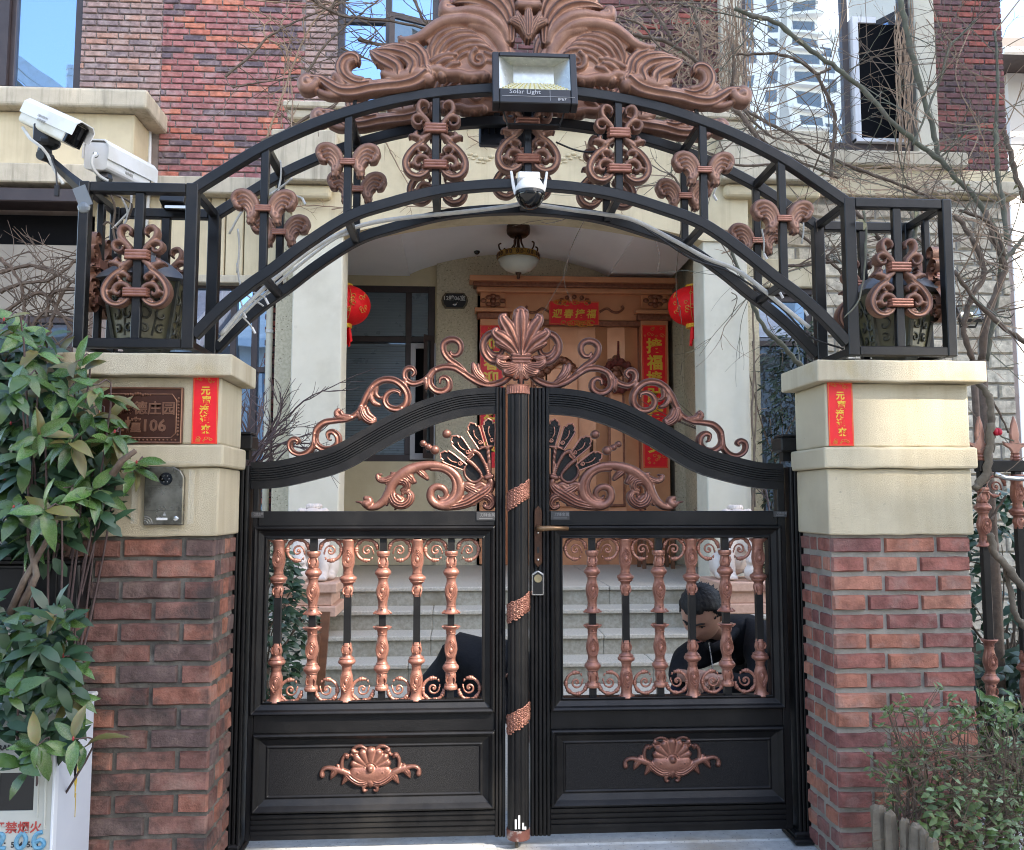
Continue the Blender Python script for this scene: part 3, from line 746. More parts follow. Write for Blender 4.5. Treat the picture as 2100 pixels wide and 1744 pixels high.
# --- front door
fd = thing('front_door', 'tall copper front door with stepped cornice and carved panels under the porch', 'door', (W(1180,1157,YB).x,YB,PZ))
def dbox(name, u0, v0, u1, v1, y0, y1, m=DOORCU, bev=.006, par=None, seg=2):
    Yr = y0
    a, b = W(u0,800,Yr).x, W(u1,800,Yr).x; z0, z1 = W(1180,v1,Yr).z, W(1180,v0,Yr).z
    return ob(name, MB().box(a,b,y0,y1,z0,z1), m, par or fd, bevel=bev, seg=seg)
vb = 1157
cz = dbox('cornice', 962, 567, 1393, 578, YB-.24, YB)
dbox('cornice_step', 970, 578.5, 1388, 589, YB-.19, YB, DOORCU_D, .012); dbox('cornice_step', 977, 589.5, 1383, 601, YB-.15, YB, DOORCU, .014)
dbox('frieze', 984, 601.5, 1376, 657, YB-.07, YB)
for u0, u1 in ((985,1037),(1317,1371)):
    dbox('frieze_block', u0, 602, u1, 632, YB-.10, YB-.072)
    dbox('capital', u0-12, 633, u1+14, 641, YB-.17, YB-.001); dbox('capital', u0-8, 641.5, u1+9, 655, YB-.14, YB-.001, DOORCU_D, .02)
    dbox('jamb', u0-1, 655.5, u1+1, vb, YB-.11, YB, DOORCU)
    c = W((u0+u1)/2, 617, YB-.105)
    rl = MB()
    for i in range(8):
        a = i*math.pi/4; rl.ball((c.x+.085*math.cos(a)*(1.25 if i%4==0 else .8), c.y, c.z+.055*math.sin(a)), .030, 8, 5, 1.2, .45, .9)
    rl.ball(c, .035, 8, 5, 1, .6, 1)
    ob('carved_rosette', rl, DOORCU_D, fd, smooth=True)
dbox('door_lintel', 1037.5, 657.5, 1316.5, 668, YB-.09, YB, DOORCU_D)
us = [1037.5, 1080, 1128, 1185, 1221, 1246, 1281, 1308, 1316.5]
for k, (a, b) in enumerate(zip(us[:-1], us[1:])):
    x0_, x1_ = W(a,800,YB).x+.001, W(b,800,YB).x-.001
    z1_ = W(1180,669,YB).z
    d0, d1 = ((.0,.035),(.035,.0),(.02,.02),(.0,.03),(.03,.0),(.0,.035),(.035,.01),(0,0))[k]
    mb = MB().add([(x0_,YB-d0,PZ),(x1_,YB-d1,PZ),(x1_,YB-d1,z1_),(x0_,YB-d0,z1_),(x0_,YB+.06,PZ),(x1_,YB+.06,PZ),(x1_,YB+.06,z1_),(x0_,YB+.06,z1_)], [(0,1,2,3),(4,7,6,5),(0,4,5,1),(1,5,6,2),(2,6,7,3),(3,7,4,0)])
    ob('door_plank', mb, DOORCU if k not in (7,) else DOORCU_D, fd)
def vpanel(u0, u1, v0, v1):
    dbox('carved_panel', u0, v0, u1, v1, YB-.06, YB-.036, DOORCU_D, .01)
    dbox('panel_field', u0+5, v0+30, u1-5, v1-6, YB-.068, YB-.061, DOORCU, .006)
    rl = MB(); n = 0
    uc = (u0+u1)/2
    for dv, r in ((0,.04),(10,.055),(20,.045),(32,.055),(44,.04),(54,.03)):
        c = W(uc, v0+dv, YB-.07)
        rl.ball(c, r, 8, 6, 1.2, .5, .9)
        for sg in (-1,1): rl.tube([c+Vector((sg*t*.8,-.01,.03*math.sin(9*t*8)))for t in (0,.03,.06,.085)], [.014,.013,.011,.008], 6)
    ob('carved_crest', rl, DOORCU_D, fd, smooth=True)
vpanel(1247, 1281, 735, 1040); vpanel(1090, 1124, 735, 1040)
# carved crest and panel behind the palmette
dbox('carved_panel', 1112, 755, 1186, 1040, YB-.06, YB-.041, DOORCU, .01)
rl = MB()
for k in range(9):
    t = k/8; c = W(1122+58*t, 760-22*math.sin(math.pi*t), YB-.08); rl.ball(c, .045, 8, 6, 1.1, .5, .9)
ob('carved_crest', rl, DOORCU_D, fd, smooth=True)
# scroll work over the lintel
rl = MB()
for sg in (-1,1):
    path = [W(1178+sg*d, v, YB-.08) for d, v in ((52,640),(66,633),(78,640),(90,641),(100,633),(97,628))]
    rl.tube([tuple(p) for p in cr(path,4)], .014, 6)
for k in range(7):
    a = math.pi*k/6; c = W(1178+30*math.cos(a), 622-13*math.sin(a), YB-.085); rl.ball(c, .026, 8, 5)
ob('carved_scroll', rl, DOORCU_D, fd, smooth=True)
ob('handle', MB().tube([W(1213,905,YB-.06),W(1213,905,YB-.13),W(1213,960,YB-.13),W(1213,960,YB-.06)], .02, 8), BRONZE, fd)
# wreath with tassel on the right leaf
wre = MB(); c = W(1268, 772, YB-.10)
wre.tube([(c.x+.155*math.cos(a), c.y, c.z+.155*math.sin(a)) for a in [i*math.pi/12 for i in range(25)]], .035, 8, caps=False)
for i in range(14):
    a = i*2*math.pi/14; wre.ball((c.x+.17*math.cos(a), c.y-.02, c.z+.17*math.sin(a)), .035, 7, 5)
wre.tube([W(1268,738,YB-.1), W(1268,700,YB-.1)], .012, 6)
for k in range(4): wre.ball(W(1268,736-7*k,YB-.1), .018-.002*k, 8, 6)
tag(ob('wreath', wre, mat('dark_red_wreath',(.22,.03,.02),(.11,.03,.02),30,.7), smooth=True), 'dark red wreath with hanging cord on the front door', 'wreath')
# ================================================================== gate pillars
PF, PBK = -.33, -.05
ZB = -.125                         # foot of the pillars
zc1 = 1.69; zc0 = W(1682,781,-.38).z; zb1 = W(1700,915,-.345).z; zb0 = W(1700,961,-.345).z; zs = 1.087
half = .2585
def pillar(sgn, label, bm, pitch, seed):
    xc = X0+sgn*1.292
    t = thing('gate_pillar', label, 'pillar', (xc, -.19, ZB), 'brick gate pillars')
    a, b = xc-half, xc+half
    def rough(name, x0,x1,y0,y1,z0,z1, bev, m=None):
        # rendered block with slightly uneven arrises
        rng = random.Random(seed+len(name)); mb = MB()
        n = 8; xs = [x0+(x1-x0)*i/n for i in range(n+1)]
        J = lambda k=.0022: rng.uniform(-k,k)
        for i in range(n):
            pass
        vs = []
        for x in xs: vs += [(x,y0+J(.001),z0+J()),(x,y0+J(.001),z1+J(.0012)),(x,y1,z1),(x,y1,z0)]
        mb.add(vs, [(4*i+j,4*i+4+j,4*i+4+(j+1)%4,4*i+(j+1)%4) for i in range(n) for j in range(4)]+[(0,1,2,3),(4*n+3,4*n+2,4*n+1,4*n)])
        mb.f = [f[::-1] for f in mb.f]
        return ob(name, mb, m or STUCCO, t, bevel=bev, seg=2)
    rough('cap', a-.044, b+.044, PF-.046, PBK+.02, zc0, zc1, .006, STUCCO_C)
    rough('upper_block', a, b, PF, PBK, zb1-.002, zc0-.001, .007)
    rough('band', a-.016, b+.016, PF-.018, PBK+.016, zb0, zb1-.003, .008)
    rough('lower_block', a, b, PF, PBK, zs, zb0-.001, .006)
    i = .012
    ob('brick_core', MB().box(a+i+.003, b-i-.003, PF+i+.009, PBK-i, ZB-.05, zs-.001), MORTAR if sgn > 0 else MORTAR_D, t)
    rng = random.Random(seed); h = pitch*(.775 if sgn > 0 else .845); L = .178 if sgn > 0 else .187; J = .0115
    vm = {}
    def bm_(w, k):
        key = (round(w,3), k)
        if key not in vm:
            mm = brick_mesh('brick', w, h, .016, rng, max(2,int(w/.04))).mesh('brick'); mm.materials.append(bm); vm[key] = mm
        return vm[key]
    z = zs-.010-h/2; r = 0
    W_ = (b-i)-(a+i)
    while z > ZB-.02:
        # front
        n_half = r % 2 == (0 if sgn < 0 else 1)
        x = (a+i) if sgn > 0 else (b-i)
        segs = ([W_-2*L-2*J]+[L,L]) if n_half else ([L,L]+[W_-2*L-2*J])
        for w in segs:
            cx = x+sgn*w/2
            inst('brick', bm_(w, rng.randrange(3)), Matrix.Translation((cx, PF+i+.012+rng.uniform(-.003,.003), z+rng.uniform(-.0015,.0015))) @ Matrix.Rotation(rng.uniform(-.010,.010),4,'Y') @ Matrix.Rotation(rng.uniform(-.012,.012),4,'Z'), t)
            x += sgn*(w+J)
        # inner and outer sides
        D = PBK-PF-2*i
        sp = [D*.27, D*.36, D*.37-2*J] if r % 2 else [D*.42, D*.20, D*.38-2*J]
        for sd in (-1, 1):
            y = PF+i+.012
            fx = (b-i-.012) if sd > 0 else (a+i+.012)
            for w in sp:
                inst('brick', bm_(w-.013 if w is sp[0] else w, rng.randrange(3)), Matrix.Translation((fx, y+w/2, z)) @ Matrix.Rotation(R(90)*sd,4,'Z'), t)
                y += w+J
        z -= pitch; r += 1
    return t
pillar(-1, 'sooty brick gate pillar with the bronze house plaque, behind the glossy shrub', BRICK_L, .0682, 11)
pillar(1, 'clean red brick gate pillar with cream top beside the azalea bush', BRICK_P, .0657, 23)

# ================================================================== iron arch over the gate
arch = thing('iron_arch', 'black double iron arch with copper ornaments spanning both gate pillars', 'arch', (X0,-.135,1.69))
YA, YA2 = -.27, .0
bw_ = .036
top_uv = [(396,392),(410,383),(460,352),(519,316),(575,287),(660,251),(745,224),(830,204),(919,191),(1000,185),(1078,184)]
low_uv = [(398,690),(402,684),(440,646),(478,612),(562,553),(631,482.5),(716,446),(800,418),(898,393),(990,383),(1080,380)]
low_uv = [(398,690),(440,647),(478,613),(520,580),(562,551),(631,499),(716,446),(800,418),(898,393),(990,382),(1080,379)]
def chord(uv, Y):
    h = [(q(u,v,YA)) for u,v in uv]
    h = cr(h, 5)
    h = [p for p in h if p[0] < X0-.01]+[(X0, h[-1][1])]
    return h+[(2*X0-x,z) for x,z in h[-2::-1]]
topc, lowc = chord(top_uv, YA), chord(low_uv, YA)
def zat(c, x): return float(np.interp(x, [p[0] for p in c], [p[1] for p in c]))
zt_, zb_ = W(280,377,YA).z, W(280,716,YA).z
xo0, xo1 = W(162,500,YA).x, W(183,500,YA).x; xi0, xi1 = W(381,500,YA).x, W(406,500,YA).x
pick = [543, 713, 893]
PX = [W(u,400,YA).x for u in pick]; PX = PX+[X0]+[2*X0-x for x in PX[::-1]]
xbox = [W(284,540,YA).x]; xbox.append(2*X0-xbox[0])
def R2(a, b): return [(a,b),(2*X0-b,2*X0-a)]
for Y, nm in ((YA,'front'),(YA2,'rear')):
    y0, y1 = Y-.018, Y+.018
    sec = [(-bw_/2,y0),(-bw_/2,y1),(bw_/2,y1),(bw_/2,y0)]
    ob('arch_bar', MB().sweep(topc, sec), BLACK2, arch, bevel=.003)
    ob('arch_bar', MB().sweep(lowc, sec), BLACK2, arch, bevel=.003)
    for (a,b) in R2(xo0,xo1)+R2(xi0,xi1):
        ob('post', MB().box(a,b,y0-.002,y1+.002,zb_,zt_), BLACK2, arch, bevel=.003)
    for (a,b) in R2(xo1+.0005,xi0-.0005):
        ob('rail', MB().box(a,b,y0,y1,zt_-.036,zt_-.001), BLACK2, arch, bevel=.003)
        ob('rail', MB().box(a,b,y0,y1,zb_+.001,zb_+.034), BLACK2, arch, bevel=.003)
    for x in PX: ob('picket', MB().box(x-.0135,x+.0135,Y-.012,Y+.012,zat(lowc,x)+.012,zat(topc,x)-.012), BLACK2, arch, bevel=.002)
    for x in xbox: ob('picket', MB().box(x-.015,x+.015,Y-.012,Y+.012,zb_+.034,zt_-.036), BLACK2, arch, bevel=.002)
ties = [(x,zat(topc,x)) for x in PX]+[(x,zat(lowc,x)) for x in PX]
for (a,b) in R2(xo0,xo1)+R2(xi0,xi1): ties += [((a+b)/2, zt_-.018), ((a+b)/2, zb_+.018)]
for k in range(1,4):
    pass
for x,z in ties: ob('tie_bar', MB().box(x-.013,x+.013,YA+.0185,YA2-.0185,z-.013,z+.013), BLACK2, arch, bevel=.002)
for x in (xbox[0], xbox[1]):
    for zz in (): pass
for (a,b) in R2(xo0,xo1): # side panels of the end boxes
    ob('picket', MB().box((a+b)/2-.011,(a+b)/2+.011,(YA+YA2)/2-.012,(YA+YA2)/2+.012,zb_+.032,zt_-.032), BLACK2, arch, bevel=.002)

# --- cast ornaments of the arch
kA = .28106/PXM(YA)
def collar(cx, cy, hw, hh, n=3):
    "a ribbed clasp drawn as stacked strokes"
    return [[(cx-hw,cy-hh+hh*2*(i+.5)/n,hh/n*1.05),(cx+hw,cy-hh+hh*2*(i+.5)/n,hh/n*1.05)] for i in range(n)]
LY = [
 [(952,178,9),(960,160,12),(945,130,16),(905,118,19),(880,150,21),(885,195,22),(918,235,21),(950,270,19),(962,302,17)],
 ([(905,275,10),(895,300,13),(860,300,15),(838,270,17),(845,240,18),(885,228,19),(925,250,19),(955,295,15)],),
 [(962,372,18),(935,395,22),(905,420,24)],
 [(915,410,20),(870,395,22),(830,385,16),(815,392,12)], [(870,400,18),(858,375,18),(868,358,14)],
 ([(925,395,22),(900,440,25),(850,480,27),(810,530,29),(788,585,30),(795,640,29),(830,682,26),(885,695,23),(930,678,18),(955,655,14)],-1),
 [(855,490,12),(885,470,18),(925,468,17),(950,490,14),(945,510,9)], [(880,490,12),(885,510,12),(900,515,8)],
 ([(962,605,18),(958,570,19),(925,545,20),(880,548,20),(855,580,20),(862,612,18),(888,620,14),(898,600,9)],),
 [(820,605,14),(845,600,16),(870,618,12)], [(930,660,13),(905,655,12),(890,670,9)],
]
LY = [s if isinstance(s, tuple) and len(s) > 1 else ((s[0],0) if isinstance(s, tuple) else (s,0)) for s in LY]
LY = [([(x,y,r*.86) for x,y,r in st[0]],)+tuple(st[1:]) for st in LY]
lymb = relief(LY, lambda x,y,h: ((x-1010)*kA, -.016-h*kA*1.0, -(y-330)*kA), 5, .03)
lymb = mir(lymb, 0)
def clasp(mb, cy, hw, hh):
    for i in range(3):
        zc = -(cy-330)*kA+hh*kA*(1-i)*.68
        mb.tube([(-hw*kA,-.012,zc),(-hw*kA*.9,-.026,zc),(hw*kA*.9,-.026,zc),(hw*kA,-.012,zc)], hh*kA*.40, 8)
    mb.box(-hw*kA*.92, hw*kA*.92, -.022, .016, -(cy-330)*kA-hh*kA, -(cy-330)*kA+hh*kA)
LYC = MB(); clasp(LYC, 330, 82, 34); LYD = MB(); clasp(LYD, 608, 88, 30)
lym = lymb.mesh('lyre', True); lyc = LYC.mesh('clasp', False); lyd = LYD.mesh('clasp', False); lyd.materials.append(COPPER)
lym.materials.append(COPPER_DULL); lyc.materials.append(COPPER)
def place(name, me, x, y, z, par, rotz=0, sc=1, mm=None):
    return inst(name, me, Matrix.Translation((x,y,z)) @ Matrix.Rotation(rotz,4,'Z') @ Matrix.Scale(sc,4), par)
def addclasps(o):
    for cm_ in (lyc, lyd):
        c = bpy.data.objects.new('clasp', cm_); S.collection.objects.link(c); c.parent = o
lypos = [(xbox[0], W(284,525.4,YA).z), (xbox[1], W(284,525.4,YA).z), (PX[2], W(893,268,YA).z), (X0, W(1081,256,YA).z), (PX[4], W(893,268,YA).z)]
for x, z in lypos:
    for Y in (YA, YA2):
        o = place('lyre_ornament', lym, x, Y, z, arch); ORG[o] = Vector((0,0,0))
        addclasps(o)
for sg in (-1,1):
    x = X0+sgn*0 if False else (xbox[0] if sg < 0 else xbox[1])
    xs_ = (W(172,500,YA).x) if sg < 0 else 2*X0-W(172,500,YA).x
    o = place('lyre_ornament', lym, xs_, (YA+YA2)/2, lypos[0][1], arch, R(90)*sg)
    addclasps(o)
WG = [
 ([(500,1185,8),(480,1165,14),(462,1125,18),(480,1085,22),(525,1070,24),(575,1085,26),(610,1120,27),(632,1165,24),(628,1195,18)],0,1),
 ([(515,1190,14),(490,1180,20),(475,1150,20)],0,1.1),
 ([(500,1120,13),(540,1105,15),(585,1130,15),(615,1175,13),(620,1215,12)],0,1.25), ([(505,1150,13),(545,1138,15),(580,1160,14),(600,1200,12),(608,1240,11)],0,1.25),
 ([(525,1175,12),(555,1170,13),(578,1195,12),(590,1235,11)],0,1.25), ([(550,1195,11),(568,1215,12),(575,1245,10)],0,1.2),
 ([(628,1190,18),(622,1235,22),(600,1265,20),(578,1262,16),(575,1240,10)],0,1.2), ([(600,1240,24),(600,1275,22),(590,1300,14)],0,1), ([(612,1270,12),(615,1300,9)],0,1), ([(575,1275,10),(570,1298,8)],0,1),
]
wgm = mir(relief(WG, lambda x,y,h: ((x-685)*kA, -.013-h*kA*1.0, -(y-1197)*kA), 5, .026), 0).mesh('wing', True)
wc_ = MB()
for i in range(3): wc_.tube([(-58*kA,-.012,(15-15*i)*kA),(-52*kA,-.024,(15-15*i)*kA),(52*kA,-.024,(15-15*i)*kA),(58*kA,-.012,(15-15*i)*kA)], 9*kA, 8)
wc_.box(-50*kA,50*kA,-.02,.014,-20*kA,20*kA)
wcm = wc_.mesh('clasp'); wgm.materials.append(COPPER_DULL); wcm.materials.append(COPPER)
for x, z in ((PX[0],W(543,431,YA).z),(PX[1],W(713,336,YA).z),(PX[5],W(713,336,YA).z),(PX[6],W(543,431,YA).z)):
    for Y in (YA, YA2):
        o = place('wing_ornament', wgm, x, Y, z, arch)
        c = bpy.data.objects.new('clasp', wcm); S.collection.objects.link(c); c.parent = o

# --- large acanthus crest on top
Zc = Zm(900,0)
CR = [
 ([(455,610,8),(430,585,18),(395,585,30),(365,620,38),(385,665,42),(435,660,40),(470,620,34)],0,1),
 ([(400,625,40),(430,635,30)],0,1.2),
 ([(430,590,24),(500,600,30),(560,640,42),(640,685,48),(740,690,50),(860,665,52),(980,650,52),(1080,640,52),(1180,615,58),(1260,560,60)],1.15,1),
 ([(490,690,22),(560,715,26),(640,715,22)],0,.9),
 ([(585,610,14),(600,580,26),(630,600,30),(650,640,30)],0,1),
 ([(770,480,10),(762,445,26),(720,432,34),(672,455,40),(645,510,42),(655,565,40),(700,610,40),(770,640,40),(850,630,36)],1.15,1.1),
 ([(735,470,22),(700,490,26),(690,540,26),(730,590,26),(800,610,26)],0,1.35),
 ([(860,395,10),(890,420,28),(930,450,44),(990,480,54),(1050,520,52),(1060,580,44)],1.15,1.05),
 ([(885,395,16),(960,395,30),(1040,410,42),(1120,440,50),(1170,500,52),(1150,570,50)],1.15,1.1),
 ([(940,375,14),(1010,365,26),(1080,375,36),(1150,400,44),(1210,450,46),(1220,520,42)],1.15,1.1),
 ([(1065,295,10),(1090,315,22),(1150,320,32),(1220,300,38),(1290,250,42),(1360,205,44),(1450,180,46),(1560,175,46),(1660,195,44),(1740,240,38),(1800,300,30),(1830,340,20)],0,1.2),
 ([(1080,300,18),(1130,350,34),(1190,380,44),(1240,440,46),(1260,520,44),(1290,560,40)],1.15,1),
 ([(960,560,30),(1040,590,44),(1120,580,48),(1200,560,48),(1280,600,46)],0,.9), ([(1140,560,14),(1138,600,16)],0,1.7),
 ([(860,640,26),(960,640,30),(1060,650,28)],0,1.35),
 # feathers of the big wing
 ([(1296,440,10),(1300,370,18),(1350,290,22),(1440,245,20),(1530,232,10)],0,1.5),
 ([(1318,455,10),(1335,385,18),(1390,315,22),(1480,270,22),(1580,262,18),(1640,285,10)],0,1.5),
 ([(1360,455,10),(1380,390,18),(1430,335,22),(1520,300,22),(1620,300,18),(1680,325,10)],0,1.5),
 ([(1400,465,10),(1420,410,18),(1470,365,22),(1560,335,22),(1650,335,20),(1720,365,10)],0,1.5),
 ([(1445,480,10),(1460,430,18),(1510,395,22),(1590,368,20),(1680,370,18),(1740,400,12)],0,1.5),
 ([(1490,490,10),(1505,450,17),(1550,420,20),(1600,405,14)],0,1.5), ([(1690,410,14),(1740,430,20),(1800,430,22),(1860,420,20)],0,1.4), ([(1700,470,16),(1770,480,22),(1850,475,22)],0,1.4),
 ([(1310,300,50),(1430,260,70),(1560,270,80),(1680,310,70),(1780,360,60)],0,.10), ([(1330,400,70),(1450,420,80),(1600,430,85),(1750,430,80),(1850,430,70)],0,.10), ([(1360,490,46),(1480,520,52),(1600,530,56),(1740,540,56),(1850,540,50)],0,.15),
 (spiral(1645,460,66,12,250,-250,24,12,18),0,1.7),
 ([(1300,480,24),(1360,450,24),(1420,430,22),(1480,430,18)],0,1.6), ([(1350,500,22),(1400,470,24),(1450,460,20)],0,1.55), ([(1410,530,22),(1450,500,24),(1500,490,18)],0,1.5),
 ([(1290,540,34),(1350,530,34),(1420,560,34),(1500,560,32),(1580,580,34),(1680,570,32)],0,1.1),
 ([(1300,555,34),(1312,562,30)],0,1),([(1378,572,34),(1388,575,30)],0,1),([(1455,560,34),(1465,562,30)],0,1),([(1535,575,34),(1548,578,30)],0,1),([(1610,590,34),(1622,590,30)],0,1),([(1690,578,34),(1700,578,30)],0,1),
 ([(900,652,26),(915,668,16)],0,1),([(1000,655,26),(1012,668,16)],0,1),([(700,715,24),(720,728,14)],0,1),([(1110,640,24),(1120,655,14)],0,1),([(960,372,10),(940,352,6)],0,1),([(1040,362,12),(1020,340,6)],0,1),([(1140,388,12),(1120,362,6)],0,1),([(905,425,12),(885,440,6)],0,1),([(930,470,14),(905,492,6)],0,1),
 # upper plumes
 ([(1440,70,10),(1425,50,22),(1395,62,34),(1392,105,40),(1430,128,42),(1500,125,44),(1590,120,48),(1690,140,50),(1770,190,48),(1830,260,40),(1850,330,30)],0,1.2),
 ([(1420,90,30),(1460,90,24)],0,1.4),
 ([(1470,40,16),(1540,30,34),(1640,40,48),(1740,80,52),(1810,150,48),(1850,230,40),(1868,310,28)],1.15,1.1),
 ([(1510,0,24),(1600,-10,44),(1700,0,54),(1790,50,54),(1850,130,48),(1880,230,36),(1885,320,24)],1.15,1),
 ([(1560,-60,30),(1680,-70,52),(1780,-40,56),(1850,30,50),(1885,110,36),(1895,220,24)],1.15,1),
 ([(1700,-150,20),(1790,-120,44),(1850,-60,46),(1880,20,34)],1.15,1),
 ([(1600,200,50),(1720,230,60),(1800,330,50),(1840,420,40)],0,.7),
]
cmb = relief(CR, lambda x,y,h: (lambda p: (p.x, YA-.02-h*kA*1.1, p.z))(W(*Zc(x,y),YA)), 5, .03)
crest = ob('crest_ornament', mir(cmb, X0), COPPER_DULL, arch, smooth=True)
# bell of leaves and cup at the middle
Zd = Zm(1750,0)
cm = X0
BL = [([(278,300,30),(278,240,40),(278,160,34),(278,120,24)],2,1.2)]
for d in (1,-1):
    BL += [([(278+d*20,290,24),(278+d*50,220,34),(278+d*80,170,26),(278+d*85,140,14)],2,1.15), ([(278+d*30,250,24),(278+d*85,215,32),(278+d*125,200,24),(278+d*140,215,12)],2,1.1), ([(278+d*10,310,14),(278+d*12,330,10)],0,1),
           ([(278+d*40,20,26),(278+d*75,-10,26),(278+d*110,-60,20)],2,1.1), ([(278+d*15,20,26),(278+d*35,-40,28),(278+d*45,-90,18)],2,1.1)]
BL += [([(200,90,26),(278,95,28),(356,90,26)],0,1.4), ([(205,60,18),(278,64,20),(352,60,18)],0,1.5), ([(278,20,40),(278,-60,34),(278,-120,14)],2,1.2)]
bmb = relief(BL, lambda x,y,h: (X0+(x-278)*kA, YA-.045-h*kA*.8, W(1085,y*.28106,YA).z), 5, .04)
ob('crest_bell', bmb, COPPER_DULL, arch, smooth=True)
o = inst('crest_ornament', crest.data, Matrix.Translation((0,0,0)), None); o.parent = arch; o.matrix_local = Matrix.Translation((0,YA2-YA,0))
for sg in (-1,1): ob('crest_stay', MB().bar((X0+sg*.62,YA,zat(topc,X0+sg*.62)),(X0+sg*.6,YA-.01,zat(topc,X0+sg*.6)+.09),.012,.012), BLACK2, arch)
for x in (X0-.35,X0+.35,X0-.1,X0+.1): ob('crest_stay', MB().box(x-.012,x+.012,YA2-.012,YA2+.012,zat(topc,x)+.018,zat(topc,x)+.2), BLACK2, arch)
# ================================================================== gate posts and leaves
G0 = -.022                                     # front of the leaf frames
kG = .28106/PXM(0)
def gx(u, v=1250, Y=0): return W(u,v,Y).x
def gz(v, Y=0): return W(1065,v,Y).z
def fluted(mb, x0, x1, z0, z1, y, n, d, back):
    "upright board with n rounded ridges"
    poly = []; w = (x1-x0)/n
    for i in range(n):
        for t, k in ((0,0),(.12,.8),(.3,1),(.7,1),(.88,.8)):
            poly.append((x0+w*(i+t), y-d*k))
    poly.append((x1, y))
    poly += [(x1, back), (x0, back)]
    m = len(poly)
    vs = [(p[0],p[1],z0) for p in poly]+[(p[0],p[1],z1) for p in poly]
    mb.add(vs, [tuple(range(m-1,-1,-1)), tuple(range(m,2*m))]+[(i,(i+1)%m,(i+1)%m+m,i+m) for i in range(m)])
    return mb
for sg, lab in ((-1,'black fluted gate post against the sooty left brick pillar'),(1,'black fluted gate post against the clean right brick pillar')):
    xa_, xb_ = (gx(466,1500)-.03, gx(514,1100)) if sg < 0 else (gx(1613,1100), gx(1655,1500)+.03)
    t = thing('gate_post', lab, 'gate post', ((xa_+xb_)/2,0,-.03), 'fluted gate posts')
    ob('fluted_face', fluted(MB(), xa_, xb_, -.03, gz(958), -.035, 6, .014, .07), BLACK, t)
    u0, u1 = (494,524) if sg < 0 else (1592,1640)
    hb_ = MB().box(gx(u0,900), gx(u1,900), -.05, .05, gz(926), gz(897)); ob('hinge_box', hb_, BLACK, t, bevel=.006)
    ob('hinge_lid', MB().box(gx(u0,900)+.006, gx(u1,900)-.006, -.045, .045, gz(897)+.0005, gz(890)), BLACK, t, bevel=.004)
    ob('hinge_pin', MB().box(gx(u0+6,900)+.006, gx(u1-6,900)-.006, -.02, .02, gz(945), gz(926)-.0005), BLACKB if False else BLACK, t)
    fx0, fx1 = (gx(466,1720),gx(505,1720)) if sg < 0 else (gx(1612,1720),gx(1660,1720))
    ft = MB(); ft.box(fx0+.012, fx1-.012, -.06, .03, -.034, .0).box(fx0, fx1, -.09, .05, -.034, -.015)
    ob('foot_plate', ft, BLACK, t, bevel=.006)

